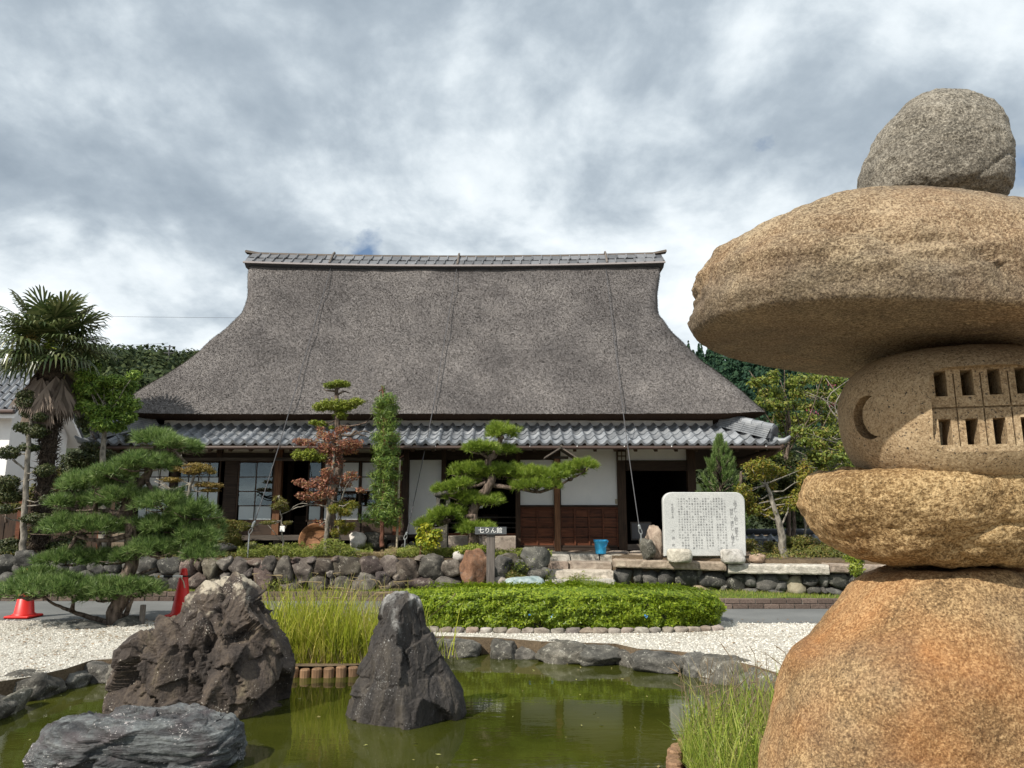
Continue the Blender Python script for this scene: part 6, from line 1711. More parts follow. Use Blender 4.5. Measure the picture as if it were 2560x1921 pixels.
# half-dead trained tree with pale branches, between the big pine and the house
tree('old_juniper', 'trained old juniper with bare pale branches and small yellowing cushions', 'tree', 13.6, [(455, 1398), (462, 1330), (465, 1290), (468, 1250), (478, 1215), (486, 1190), (495, 1182)], (0.05, 0.02),
     [(440, 1173, 18, 7), (478, 1178, 26, 9), (505, 1172, 30, 10), (530, 1180, 14, 7), (490, 1165, 34, 8), (430, 1200, 28, 7), (510, 1212, 26, 7), (535, 1214, 26, 7), (525, 1226, 24, 5)], 0.03, 0.5, 'bonsai_y', 51, 0.45, 'grey_bark',
     [[(476, 1212), (450, 1218), (425, 1222), (405, 1212), (385, 1206)], [(470, 1235), (440, 1236), (415, 1228), (395, 1216)], [(478, 1214), (490, 1226), (505, 1228)], [(466, 1170), (455, 1150), (452, 1138)], [(415, 1222), (400, 1205), (390, 1198)], [(425, 1222), (410, 1212), (392, 1222)]], up=0.6, dyr=0.1)
# cypress with drooping bright sprays
c1 = lambda L: [(a * 0.3855, 600 + b * 0.3855, c * 0.3855, d * 0.3855) for a, b, c, d in L]
p1 = lambda L: [(a * 0.3855, 600 + b * 0.3855) for a, b in L]
tree('cypress_tree', 'bright green cypress in layered cushions between the palm and the house', 'tree', 14.6, p1([(660, 2060), (665, 1700), (668, 1400), (675, 1250), (686, 1130)]), (0.08, 0.03),
     c1([(620, 830, 40, 44), (560, 880, 70, 50), (650, 920, 110, 50), (760, 920, 90, 44), (870, 880, 50, 40), (830, 940, 70, 46), (560, 960, 80, 50), (540, 1030, 66, 40), (660, 1010, 90, 60), (780, 1030, 90, 60), (850, 1070, 66, 56), (640, 1120, 90, 60), (740, 1120, 90, 60), (830, 1150, 60, 46), (660, 1200, 80, 50), (760, 1210, 70, 44), (560, 1080, 66, 40), (520, 940, 50, 30)]), 0.085, 0.38, 'hinoki', 52, 0.55, 'grey_bark', up=0.45, droop=0.5, dyr=0.3)
tree('dark_cypress', 'dark clipped cypress low behind the big pine', 'tree', 15.2, p1([(700, 2060), (690, 1650), (660, 1500), (680, 1440), (760, 1400), (830, 1360)]), (0.06, 0.02),
     c1([(850, 1310, 60, 56), (820, 1360, 50, 40), (600, 1350, 80, 44), (680, 1400, 70, 50), (560, 1420, 60, 50), (630, 1450, 70, 40), (540, 1170, 60, 60), (520, 1480, 80, 60), (480, 1420, 50, 60), (600, 1540, 90, 60)]), 0.055, 0.5, 'dark_leaf', 53, 0.42, 'pine_bark', up=0.4, dyr=0.35)
# thin cloud-pruned tree at the very edge
c0 = lambda L: [(a * 0.1988, 1150 + b * 0.1988, c * 0.1988, d * 0.1988) for a, b, c, d in L]
tree('cloud_pruned_tree', 'thin pale trunked tree pruned into small dark cushions beside the palm', 'tree', 13.9, [(56, 1392), (60, 1300), (66, 1200), (72, 1110), (78, 1060), (70, 1010)], (0.062, 0.03),
     c1([(165, 1010, 60, 40), (175, 1060, 66, 50), (190, 1120, 56, 40), (260, 1150, 44, 30), (150, 1215, 56, 34), (230, 1240, 76, 46), (60, 1380, 66, 42), (190, 1348, 62, 30), (285, 1500, 56, 40)]) + c0([(130, 280, 120, 90), (160, 450, 150, 80), (60, 330, 100, 100), (50, 620, 110, 60), (470, 740, 180, 70), (620, 500, 110, 60), (750, 720, 110, 50), (590, 120, 90, 70)]), 0.045, 0.5, 'dark_leaf', 54, 0.55, 'grey_bark',
     [p1([(165, 1490), (110, 1450), (80, 1410)]), [(68, 1175), (40, 1160), (30, 1150)], [(64, 1265), (85, 1265), (106, 1260)], [(58, 1305), (30, 1300), (5, 1290)], [(60, 1316), (80, 1316)], [(70, 1200), (90, 1197)]], up=0.3, shell=0.7, dyr=0.12)
for i, (px, py, lab, mt, lst) in enumerate((
    (20, 1395, 'dark leafy shrub at the very edge beneath the pruned tree', 'dark_leaf', c0([(40, 1080, 120, 90), (150, 1060, 110, 90), (130, 1150, 130, 60)])),
    (130, 1385, 'dark shrub between the palm foot and the big pine', 'dark_leaf', c0([(800, 1030, 120, 90), (960, 1020, 140, 90), (880, 1090, 150, 60), (660, 1090, 80, 60)])),
    (85, 1380, 'mid green shrub growing behind the palm trunk', 'azalea', c0([(420, 400, 90, 90), (700, 410, 90, 70), (420, 950, 90, 120), (430, 480, 100, 70), (700, 230, 70, 140)])),
    (15, 1300, 'leafy green bush in front of the white storehouse wall', 'azalea', c0([(20, 280, 80, 80), (100, 420, 130, 100), (190, 600, 80, 70), (40, 500, 90, 80)])),
    (190, 1370, 'dark red tinged tall shrub behind the cypress', 'dark_leaf', c1([(440, 1480, 70, 100), (440, 1600, 80, 90), (430, 1700, 90, 90), (500, 1600, 60, 100)])))):
    tree('garden_shrub', lab, 'shrub', [14.4, 14.3, 15.2, 15.8, 16.0][i], [(px, py + 8), (px, py - 10), (px + 2, py - 40)], (0.03, 0.012), lst, 0.06, 0.5, mt, 60 + i, 0.42, 'pine_bark', up=0.35, shell=0.5)

# ---- fan palm
def palm():
    rs = np.random.RandomState(77); Y = 14.3
    base = P(100, 1392, Y); t = thing('palm_tree', 'tall fan palm with a shaggy dark trunk and a skirt of dead fronds', 'tree', base)
    tp = catmull(pxs([(96, 1392), (105, 1300), (118, 1150), (128, 1050), (130, 960), (128, 880)], Y), 12)
    mb = MB(); mb.tube(tp, [0.15 + 0.02 * math.sin(i * 1.9) + 0.015 * rs.normal() + (0.05 if i > 40 else 0) for i in range(len(tp))], 14)
    mb.build('trunk', M['palm_bark'], t, True)
    # fibre and old leaf bases along the trunk
    n = 1500; q = np.array(tp)[rs.randint(0, len(tp) - 1, n)]; a = rs.uniform(0, 6.28, n)
    out = np.stack([np.cos(a), np.sin(a), 0 * a], 1)
    d = out * 0.55 + np.array([0, 0, 1]) * rs.uniform(-0.9, 0.9, (n, 1)); p = q + out * 0.15 + np.array([0, 0, 1]) * rs.uniform(-.06, .06, (n, 1))
    V, F = needles(p, d / np.linalg.norm(d, axis=1)[:, None], 2, 0.12, 0.012, 0.3, rs)
    link('trunk_fibre', npmesh('trunk_fibre', V, F), t, m_leaf('palm fibre hairs', [(0.02, 0.016, 0.012), (0.06, 0.045, 0.034), (0.12, 0.10, 0.08)], 0.05, 0.9))
    top = np.array(P(124, 858, Y))
    def frond(org, az, elv, plen, R_, droop, seg=34, fan=2.9):
        """petiole plus a pleated fan of blades"""
        d = np.array([math.cos(az) * math.cos(elv), math.sin(az) * math.cos(elv), math.sin(elv)])
        c = org + d * plen + np.array([0, 0, -0.10 * plen])
        side = np.cross(d, [0, 0, 1.0]); side /= np.linalg.norm(side) + 1e-9
        upv = np.cross(side, d)
        VV = []; FF = []; k = 0
        tilt = rs.uniform(-0.3, 0.3)
        for i in range(seg):
            th = (i / (seg - 1) - 0.5) * fan * 2 * 0.5 * 1.9
            r_ = R_ * (1.0 - 0.18 * abs(th) / 2.6) * rs.uniform(0.9, 1.06)
            dir_ = d * math.cos(th) + (side * math.cos(tilt) + upv * math.sin(tilt)) * math.sin(th)
            w = r_ * 0.043
            perp = np.cross(dir_, upv); perp /= np.linalg.norm(perp) + 1e-9
            p1 = c + dir_ * r_ * 0.55 + upv * 0.03 * (1 if i % 2 else -1)
            p2 = c + dir_ * r_ * 0.82 + np.array([0, 0, -droop * r_ * 0.10])
            p3_ = c + dir_ * r_ * 0.97 + np.array([0, 0, -droop * r_ * rs.uniform(0.28, 0.5)])
            VV += [c - perp * w * 0.35, c + perp * w * 0.35, p1 - perp * w, p1 + perp * w, p2 - perp * w * 0.7, p2 + perp * w * 0.7, p3_ - perp * w * 0.08, p3_ + perp * w * 0.08]
            FF += [(k, k + 1, k + 3, k + 2), (k + 2, k + 3, k + 5, k + 4), (k + 4, k + 5, k + 7, k + 6)]; k += 8
        return np.array(VV), np.array(FF), c
    pet = MB(); VF = []
    for i in range(42):
        u = (i + 0.5) / 42
        el_ = R(72 - 98 * u ** 0.85) + rs.normal(0, 0.08); az = i * 2.39996 + rs.normal(0, 0.2)
        o0 = top + np.array([0, 0, 0.18 - 0.32 * u])
        v, f, c = frond(o0, az, el_, rs.uniform(0.45, 0.78), rs.uniform(0.52, 0.70), 0.2 + 0.9 * u)
        VF.append((v, f)); pet.tube([o0, (o0 + c) / 2 + np.array([0, 0, 0.03]), c], [0.016, 0.012, 0.009], 6)
    pet.build('petioles', M['grass'], t)
    V, F = join(VF); link('crown', npmesh('crown', V, F), t, M['palm'])
    VF = []
    for i in range(17):
        az = i * 2.39996; o0 = np.array(P(128, 915, Y)) + np.array([math.cos(az) * 0.22, math.sin(az) * 0.22, rs.uniform(-.2, .2)])
        v, f, c = frond(o0, az, R(-80) + rs.normal(0, 0.20), rs.uniform(0.15, 0.40), rs.uniform(0.55, 1.0), 0.2, 22, 0.62)
        VF.append((v, f))
    V, F = join(VF); link('dead_fronds', npmesh('dead_fronds', V, F), t, M['palm_dead'])
    # a hanging flower stalk remnant
    VF = []
    p = np.array(P(85, 845, Y - 0.35)) + rs.normal(0, 0.07, (260, 3)); V, F = leaves(p, rs.normal(size=p.shape), 0.035, 0.8, rs)
    link('flower_stalk', npmesh('flower_stalk', V, F), t, M['bonsai_y'])
palm()

# ---- right side: turning maple, crape myrtles, shrubs
tree('turning_maple', 'small maple with yellow and orange leaves and a forked grey trunk at the coping', 'tree', 14.2, [(1962, 1412), (1958, 1370), (1952, 1330), (1946, 1300), (1935, 1270), (1925, 1235), (1915, 1210)], (0.085, 0.03),
     [(1880, 1168, 26, 18), (1905, 1160, 30, 18), (1935, 1172, 28, 18), (1955, 1182, 20, 14), (1890, 1190, 26, 16), (1915, 1192, 30, 16), (1860, 1225, 24, 20), (1870, 1250, 30, 22), (1850, 1270, 24, 18), (1880, 1275, 26, 16), (1930, 1268, 34, 20), (1960, 1262, 34, 22), (1985, 1255, 24, 20), (1925, 1285, 26, 12), (2000, 1235, 26, 16), (2010, 1200, 24, 22), (2015, 1170, 22, 24), (1845, 1240, 20, 18), (1925, 1215, 20, 14)], 0.075, 0.45, 'maple_g', 71, 0.22, 'grey_bark',
     [[(1950, 1320), (1965, 1290), (1972, 1262), (1972, 1240)], [(1940, 1300), (1915, 1290), (1900, 1282)]], up=0.5, droop=0.2, dyr=0.35)
def myrtle(label, Y, px, blobs, seed, pinks, bark='grey_bark', h=1180):
    tr_ = [(px, 1400), (px + 4, 1300), (px - 4, h), (px + 6, h - 100), (px, h - 180)]
    rs = np.random.RandomState(seed)
    lim = []
    for _ in range(9):
        x0 = px + rs.uniform(-6, 6); y0 = rs.uniform(h - 130, h + 60)
        lim.append([(x0, y0), (x0 + rs.uniform(-60, 60), y0 - 60), (x0 + rs.uniform(-110, 110), y0 - rs.uniform(100, 190))])
    return tree('crape_myrtle', label, 'tree', Y, tr_, (0.07, 0.03), blobs, 0.11, 0.48, 'myrtle', seed, 0.27, bark, lim, up=0.35, droop=0.25, dyr=0.9, shell=0.2, extra=[('blossom', 'pink', pinks, 0.055)] if pinks else None)
c6 = lambda L: [(1840 + a * 0.2168, 900 + b * 0.2168, c * 0.2168, d * 0.2168) for a, b, c, d in L]
pk = lambda L: [(1840 + a * 0.2168, 900 + b * 0.2168) for a, b in L]
myrtle('crape myrtle with a dark slim trunk close behind the roof corner', 19.5, 1968, c6([(220, 260, 110, 80), (320, 240, 90, 60), (430, 210, 90, 110), (470, 130, 30, 50), (330, 380, 110, 80), (460, 380, 120, 100), (280, 480, 90, 70), (400, 520, 110, 90), (520, 520, 120, 100), (500, 660, 120, 90), (540, 780, 100, 90), (520, 1000, 110, 90), (420, 1080, 100, 80), (560, 1110, 110, 80), (640, 900, 90, 90)]), 81, pk([(590, 1240), (585, 1410)]), 'pine_bark')
myrtle('crape myrtle with pale twigs and pink blossoms behind the stone lantern', 21.0, 2050, c6([(640, 260, 110, 90), (760, 230, 110, 80), (900, 220, 120, 80), (1040, 230, 110, 80), (1180, 250, 110, 80), (700, 380, 110, 80), (850, 400, 110, 80), (1000, 380, 110, 80), (1150, 400, 120, 90), (660, 520, 100, 80), (800, 540, 100, 80), (950, 520, 110, 80), (1120, 520, 110, 90), (700, 680, 110, 80), (860, 680, 110, 80), (1040, 660, 120, 90), (1180, 680, 90, 90)]), 82, pk([(880, 600), (845, 590), (910, 615), (1110, 510), (1105, 310)]))
myrtle('yellowing crape myrtle just above the lantern platform', 18.8, 2105, c6([(720, 820, 110, 80), (850, 830, 120, 80), (980, 850, 120, 80), (1100, 830, 120, 80), (1230, 850, 110, 80), (800, 950, 120, 80), (950, 980, 120, 80), (1100, 980, 120, 80), (1240, 1000, 120, 90), (900, 1100, 120, 80), (1050, 1120, 120, 80), (1200, 1140, 130, 80), (960, 1220, 120, 70), (1100, 1240, 130, 70), (1260, 1260, 130, 70), (1380, 1120, 120, 90), (1400, 1250, 120, 80)]), 83, None)
tree('young_maple', 'yellow leaved slender shrub touching the lantern platform', 'shrub', 16.5, [(2015, 1400), (2012, 1320), (2008, 1240), (2002, 1190)], (0.03, 0.012),
     c6([(740, 1290, 50, 40), (770, 1370, 70, 50), (750, 1450, 60, 50), (740, 1530, 50, 50), (800, 1420, 60, 40), (620, 1600, 110, 40), (540, 1620, 90, 40)]), 0.07, 0.45, 'maple_g', 84, 0.35, up=0.45, droop=0.2)
tree('evergreen_mass', 'dark evergreen shrub filling the gap behind the turning maple', 'shrub', 19.0, [(1985, 1400), (1985, 1330), (1985, 1250)], (0.08, 0.03),
     c6([(640, 1220, 140, 110), (620, 1350, 150, 110), (520, 1300, 120, 110), (640, 1480, 150, 110), (480, 1450, 150, 110), (600, 1600, 160, 90), (400, 1600, 130, 90), (760, 1560, 90, 90), (450, 1180, 100, 80)]), 0.10, 0.5, 'dark_leaf', 85, 0.42, 'pine_bark', dyr=0.5)
c8 = lambda L: [(1840 + a * 0.1687, 1260 + b * 0.1687, c * 0.1687, d * 0.1687) for a, b, c, d in L]
tree('azalea_bush', 'clipped azalea to one side of the forked maple trunk above the coping, the larger one', 'shrub', 14.6, [(1985, 1412), (1985, 1395), (1985, 1375)], (0.03, 0.012),
     c8([(860, 560, 170, 80), (1000, 540, 150, 80), (1120, 580, 120, 80), (900, 700, 150, 100), (1050, 720, 170, 100), (1180, 700, 120, 100), (980, 810, 170, 60), (860, 640, 120, 90)]), 0.045, 0.5, 'azalea', 86, 0.42, up=0.35, shell=0.7)
tree('azalea_bush', 'darker small azalea between the inscribed slab and the forked maple trunk', 'shrub', 14.7, [(1925, 1412), (1925, 1395), (1925, 1380)], (0.03, 0.012),
     c8([(500, 640, 90, 90), (560, 740, 100, 90), (530, 830, 90, 60), (220, 570, 90, 60), (190, 640, 80, 70)]), 0.045, 0.5, 'azalea', 87, 0.42, up=0.35, shell=0.6)
tree('azalea_bush', 'yellow green shrub just under the lantern platform', 'shrub', 12.6, [(2140, 1500), (2138, 1450), (2135, 1400)], (0.03, 0.012),
     c8([(1700, 800, 110, 80), (1800, 850, 110, 90), (1780, 960, 110, 90), (1840, 760, 80, 80), (1790, 1040, 60, 50)]), 0.06, 0.5, 'tier', 88, 0.42, up=0.35, shell=0.5)
tree('low_shrub', 'low reddish shrub in the gap beneath the inscribed slab', 'shrub', 14.2, [(1760, 1406), (1760, 1400), (1762, 1395)], (0.015, 0.008),
     [(1735, 1396, 20, 8), (1762, 1396, 24, 8), (1788, 1397, 20, 8)], 0.035, 0.5, 'azalea', 89, 0.5)

tree('azalea_bush', 'olive coloured azalea next to the lantern platform behind the coping end', 'shrub', 14.3, [(2062, 1412), (2062, 1398), (2062, 1382)], (0.03, 0.012),
     [(2040, 1378, 26, 16), (2070, 1372, 28, 18), (2095, 1382, 24, 16), (2060, 1394, 34, 12), (2110, 1396, 22, 12)], 0.045, 0.5, 'azalea', 188, 0.42, up=0.35, shell=0.6)
# ---- clipped oval hedge
M['borderstone'] = m_stone('border stones', (0.10, 0.085, 0.07), (0.25, 0.215, 0.185), (0.42, 0.38, 0.33), 8, 80, 0.8, 0.0, objvar=0.25, hue=0.02)
def hedge():
    rs = np.random.RandomState(5)
    cx_, cy_, ax, ay, h = 0.67, 10.72, 2.30, 0.82, 0.445
    t = thing('clipped_hedge', 'long oval clipped hedge of bright green leaves on the gravel', 'hedge', (cx_, cy_, 0))
    n = 90000
    ex = 0.62; ug = np.linspace(0, 2 * math.pi, 4001); gx_ = np.sign(np.cos(ug)) * np.abs(np.cos(ug)) ** ex * ax; gy_ = np.sign(np.sin(ug)) * np.abs(np.sin(ug)) ** ex * ay
    al = np.concatenate([[0], np.cumsum(np.hypot(np.diff(gx_), np.diff(gy_)))]); u = np.interp(rs.uniform(0, al[-1], n), al, ug)
    cu, su = np.cos(u), np.sin(u)
    bx_ = np.sign(cu) * np.abs(cu) ** ex; by_ = np.sign(su) * np.abs(su) ** ex
    v = rs.uniform(0, 1, n)
    side = rs.uniform(size=n) < 0.58
    prof_r = np.where(side, 1.0 - 0.10 * np.clip(v - 0.6, 0, 1) ** 2 * 6 - 0.06 * (1 - v) ** 2, np.sqrt(rs.uniform(0, 1, n)) * 0.97)
    z = np.where(side, 0.05 + (h - 0.08) * v, h - 0.035 * prof_r ** 6)
    lump = 0.085 * fbm(np.stack([bx_ * 9, by_ * 4, z * 7], 1), 3) + rs.normal(0, 0.016, n)
    p = np.stack([cx_ + bx_ * prof_r * (ax + lump), cy_ + by_ * prof_r * (ay + lump), z + np.where(side, 0, lump * 0.9)], 1)
    p[:, 2] += rs.exponential(0.010, n) * (~side)
    nr = np.stack([bx_, by_, np.where(side, 0.45, 2.0)], 1) + rs.normal(0, 0.55, (n, 3))
    p -= nr / np.linalg.norm(nr, axis=1)[:, None] * rs.exponential(0.02, (n, 1))
    V, F = leaves(p, nr, 0.050, 0.42, rs)
    link('leaves', npmesh('leaves', V, F), t, M['hedge'])
    core = MB(); K = 60
    for zz_, s_ in ((0.02, 0.88), (0.22, 0.94), (0.34, 0.925), (0.385, 0.86)):
        core.v += [(cx_ + math.copysign(abs(math.cos(a)) ** ex, math.cos(a)) * (ax * s_), cy_ + math.copysign(abs(math.sin(a)) ** ex, math.sin(a)) * ay * s_, zz_) for a in [2 * math.pi * k / K for k in range(K)]]
    for i in range(3):
        for k in range(K): core.f.append((i * K + k, i * K + (k + 1) % K, (i + 1) * K + (k + 1) % K, (i + 1) * K + k))
    core.f.append(tuple(3 * K + k for k in range(K)))
    core.build('twigs', M['core'], t)  # solid dark core, shade between the leaves put into its colour
    for (px, py) in ((1350, 1533), (1326, 1538), (1380, 1540), (1616, 1540)):
        g = np.array(P(px, py, cy_ - ay - 0.03)); q = g + rs.normal(0, 0.012, (4, 3)); V, F = leaves(q, rs.normal(size=(4, 3)) + np.array([0, -2, 0.5]), 0.026, 0.8, rs)
        link('blue_flower', npmesh('blue_flower', V, F), t, M['blue'])
    # edging stones along its front
    bd = thing('hedge_border', 'single row of small pinkish stones edging the clipped hedge', 'stone edging', (cx_, cy_ - ay - 0.1, 0))
    a = R(196)
    i = 0
    while a < R(330):
        c_, s_ = math.cos(a), math.sin(a)
        x = cx_ + math.copysign(abs(c_) ** ex, c_) * (ax + 0.06); y = cy_ + math.copysign(abs(s_) ** ex, s_) * (ay + 0.07)
        if i == 0 or math.hypot(x - lx, y - ly) > 0.175:
            w = rnd.uniform(0.15, 0.22); ang = math.atan2(y - ly, x - lx) if i else 0
            boulder('border_stone', (x, y, 0.022), (w, 0.10, 0.095), 900 + i, M['borderstone'], bd, 3, 4.5, 6, rot=ang); lx, ly = x, y; i += 1
        a += 0.004
hedge()

# ---- grasses
def blades(pos, h, w, lean, rs, curve=0.5, seg=3):
    n = len(pos)
    a = rs.uniform(0, 6.28, n); ld = np.stack([np.cos(a), np.sin(a), 0 * a], 1) * (rs.uniform(0.1, 1, n) * lean)[:, None]
    f = rs.uniform(0, 6.28, n); s = np.stack([np.cos(f), np.sin(f), 0 * f], 1)
    H = h * rs.uniform(0.5, 1.15, n)
    rows_ = []
    for k in range(seg + 1):
        t = k / seg
        c = pos + np.array([0, 0, 1]) * (H * (t - 0.22 * curve * t * t * (rs.uniform(0, 2, n))))[:, None] + ld * (H * t * (0.35 + curve * t))[:, None]
        ww = w * (1 - t) ** 0.7 * 0.5 + 0.0004
        rows_ += [c - s * ww, c + s * ww]
    V = np.stack(rows_, 1).reshape(-1, 3)
    base = np.arange(n)[:, None] * (2 * (seg + 1))
    F = np.concatenate([np.stack([base[:, 0] + 2 * k, base[:, 0] + 2 * k + 1, base[:, 0] + 2 * k + 3, base[:, 0] + 2 * k + 2], 1) for k in range(seg)])
    return V, F
rs = np.random.RandomState(14)
def clump(name, label, spots, h, w, lean, mat, seed, extra=None, cat='grass clump'):
    rs = np.random.RandomState(seed)
    o = link(name, npmesh(name, *blades(spots(rs), h, w, lean, rs)), None, M[mat])
    return tag(o, label, cat)
# reeds in the planter behind the log edging
def reeds():
    rs = np.random.RandomState(3)
    t = thing('reed_clump', 'tall yellow green reeds growing between the two upright pond rocks', 'reeds', (-2.1, 8.7, 0))
    def sp(n, cx_, cy_, rx, ry): return np.stack([cx_ + rs.normal(0, rx, n), np.clip(cy_ + rs.normal(0, ry, n), 8.38, 9.6), np.full(n, -0.10)], 1)
    VF = [blades(sp(900, -2.25, 8.75, 0.42, 0.25), 0.86, 0.018, 0.55, rs, 0.55), blades(sp(2200, -2.1, 8.75, 0.46, 0.25), 0.56, 0.009, 0.9, rs, 0.7), blades(sp(700, -1.6, 8.75, 0.22, 0.2), 0.60, 0.010, 0.7, rs, 0.6), blades(sp(400, -2.6, 8.7, 0.16, 0.2), 0.62, 0.012, 0.4, rs, 0.5)]
    V, F = join(VF); link('blades', npmesh('blades', V, F), t, M['reed'])
    VF = [blades(sp(160, -2.0, 8.8, 0.42, 0.25), 0.92, 0.005, 0.75, rs, 0.7), blades(sp(500, -2.0, 8.6, 0.5, 0.2), 0.25, 0.006, 1.2, rs, 0.8)]
    V, F = join(VF); link('dry_stalks', npmesh('dry_stalks', V, F), t, M['drygrass'])
    mb = MB()
    for i in range(40):
        b = np.array([-2.05 + rs.normal(0, 0.45), 8.75 + rs.normal(0, 0.2), -0.05]); e = b + np.array([rs.normal(0, 0.22), rs.normal(0, 0.1), rs.uniform(0.55, 0.85)])
        mid = (b + e) / 2 + np.array([0, 0, 0.05]); mb.tube([b, mid, e], [0.003, 0.0025, 0.002], 4)
        mb.tube([e, e + np.array([rs.normal(0, 0.04), 0, 0.05]), e + np.array([rs.normal(0, 0.09), 0, 0.06])], [0.003, 0.008, 0.002], 5)
    mb.build('seed_heads', M['drygrass'], t)
reeds()
def logs(label, path, r, z0, z1, loc):
    t = thing('log_edging', label, 'log edging', loc)
    pp = np.array(catmull(path, 24)); s = np.concatenate([[0], np.cumsum(np.linalg.norm(np.diff(pp, axis=0), axis=1))])
    n = int(s[-1] / (2 * r * 1.0)); q = np.linspace(0, s[-1], n)
    for i in range(n):
        x, y = np.interp(q[i], s, pp[:, 0]), np.interp(q[i], s, pp[:, 1]); zt_ = z1 + rnd.uniform(-.012, .012); rr = r * rnd.uniform(0.9, 1.03)
        MB().tube([(x, y, z0), (x, y, zt_ - 0.012), (x, y, zt_), ], [rr, rr, rr * 0.82], 12).build('log', M['log'], t)
logs('row of short upright brown logs holding the reed bed', [(-2.95, 8.36), (-2.5, 8.20), (-2.1, 8.17), (-1.7, 8.24), (-1.45, 8.5)], 0.058, -0.5, -0.105, (-2.2, 8.2, WATER))
logs('row of upright logs edging the grassy bank beside the stone lantern', [(1.02, 4.3), (1.03, 4.9), (1.14, 5.35), (1.42, 5.7), (1.9, 6.0)], 0.055, -0.5, -0.06, (1.1, 5, WATER))
sheet('reed_bed', [(-2.9, 8.36), (-2.5, 8.25), (-2.1, 8.22), (-1.7, 8.28), (-1.5, 8.5), (-1.4, 9.0), (-2.9, 9.0)], -0.10, M['soil'])
def bankgrass():
    rs = np.random.RandomState(19)
    t = thing('bank_grass', 'unruly green grass with dry stalks at the foot of the stone lantern', 'grass clump', (1.5, 5.2, 0))
    def sp(n, x0, x1, y0, y1):
        x = rs.uniform(x0, x1, n); y = rs.uniform(y0, y1, n)
        k = ~((x < np.interp(y, [4.3, 4.9, 5.35, 5.7, 6.0], [1.06, 1.07, 1.18, 1.46, 1.95])))
        return np.stack([x, y, np.full(n, -0.02)], 1)[k]
    VF = [blades(sp(5200, 1.05, 2.3, 4.3, 6.0), 0.24, 0.005, 0.8, rs, 0.6), blades(sp(900, 1.2, 2.3, 4.4, 5.9), 0.42, 0.012, 0.6, rs, 0.5), blades(sp(2600, 1.05, 1.6, 4.3, 5.6), 0.14, 0.004, 1.0, rs, 0.6)]
    V, F = join(VF); link('blades', npmesh('blades', V, F), t, M['grass'])
    VF = [blades(sp(420, 1.2, 2.3, 4.6, 6.0), 0.52, 0.005, 0.6, rs, 0.6), blades(sp(700, 1.1, 2.2, 4.4, 5.9), 0.22, 0.004, 1.0, rs, 0.7)]
    V, F = join(VF); link('dry_stalks', npmesh('dry_stalks', V, F), t, M['drygrass'])
    mb = MB()
    for i in range(20):
        b = np.array([rs.uniform(1.25, 2.1), rs.uniform(4.7, 5.8), 0.0]); e = b + np.array([rs.normal(-.03, 0.10), rs.normal(0, 0.08), rs.uniform(0.3, 0.62)])
        mb.tube([b, (b + e) / 2 + rs.normal(0, 0.01, 3), e], [0.0035, 0.003, 0.002], 5)
        for k in range(5):
            m_ = b + (e - b) * rs.uniform(0.45, 1.0); d = rs.normal(0, 0.05, 3) + np.array([0, 0, 0.04]); mb.tube([m_, m_ + d * 0.6, m_ + d], [0.002, 0.004, 0.001], 4)
    mb.build('dead_stems', m_flat('dead stems', (0.16, 0.12, 0.075), 0.9, 0.3), t)
    p = sp(2200, 1.15, 1.8, 4.4, 5.6); p[:, 2] = rs.uniform(0.05, 0.26, len(p)); V, F = leaves(p, rs.normal(size=p.shape) + np.array([0, 0, 1]), 0.022, 0.3, rs)
    link('weed_leaves', npmesh('weed_leaves', V, F), t, M['grass'])
bankgrass()
# lawn
n = 26000; x = rs.uniform(-8, 8.0, n); y = np.array([kerb_y(a) for a in x]) + 0.08 + np.abs(rs.uniform(0, 1, n)) * np.where(x > -1, 1.5, 0.22)
ok = y < 14.35
pos = np.stack([x, y, np.array([lawn_h(a, b) for a, b in zip(x, y)]) - 0.005], 1)[ok]
tag(link('lawn_grass', npmesh('lawn_grass', *blades(pos, 0.055, 0.006, 0.7, rs, 0.5, 2)), None, M['grass']), 'short green grass on the strip behind the brick kerb', kind='stuff')
pos = pos[(rs.uniform(size=len(pos)) < 0.10)]
tag(link('kerb_weeds', npmesh('kerb_weeds', *blades(pos * np.array([1, 1, 1]), 0.07, 0.007, 1.2, rs, 0.6, 2)), None, M['drygrass']), 'dry straw coloured grass tufts along the brick kerb', kind='stuff')
# bamboo-grass ground cover on the terrace bed
def cover(name, label, n, pxr, Yr, h, mat, seed, size=0.08, asp=0.18, keep=None):
    rs = np.random.RandomState(seed)
    Yv = rs.uniform(*Yr, n); pxv = rs.uniform(*pxr, n); X = (pxv - 1280) / F_PX * Yv / 1.03
    hh = h * (0.55 + 0.9 * np.clip(fbm(np.stack([X * 1.3, Yv, 0 * X], 1), 3) + 0.4, 0, 1))
    p = np.stack([X, Yv, TZ + hh * rs.uniform(0.1, 1, n)], 1)
    V, F = leaves(p, rs.normal(0, 0.6, (n, 3)) + np.array([0, -0.4, 1.0]), size, asp, rs, 0.15)
    o = link(name, npmesh(name, V, F), None, M[mat]); return tag(o, label, kind='stuff')
cover('bamboo_grass', 'low bamboo grass covering the bed above the boulder wall', 9000, (590, 930), (13.95, 15.0), 0.24, 'sasa', 5)
cover('bamboo_grass', 'short ground cover on the bed beside the yellow shrub', 5200, (960, 1150), (13.95, 15.0), 0.16, 'sasa', 6)
cover('dry_cover', 'dry brownish ground cover below the columnar tree', 2600, (890, 990), (13.95, 14.4), 0.18, 'drygrass', 7, 0.07, 0.12)
cover('bed_cover', 'low mixed ground cover along the wall behind the big pine', 7000, (0, 620), (13.95, 14.9), 0.10, 'azalea', 8, 0.05, 0.3)
cover('bed_cover', 'low leafy ground cover behind the granite coping', 5200, (1880, 2190), (13.5, 17.0), 0.16, 'azalea', 18, 0.06, 0.35)
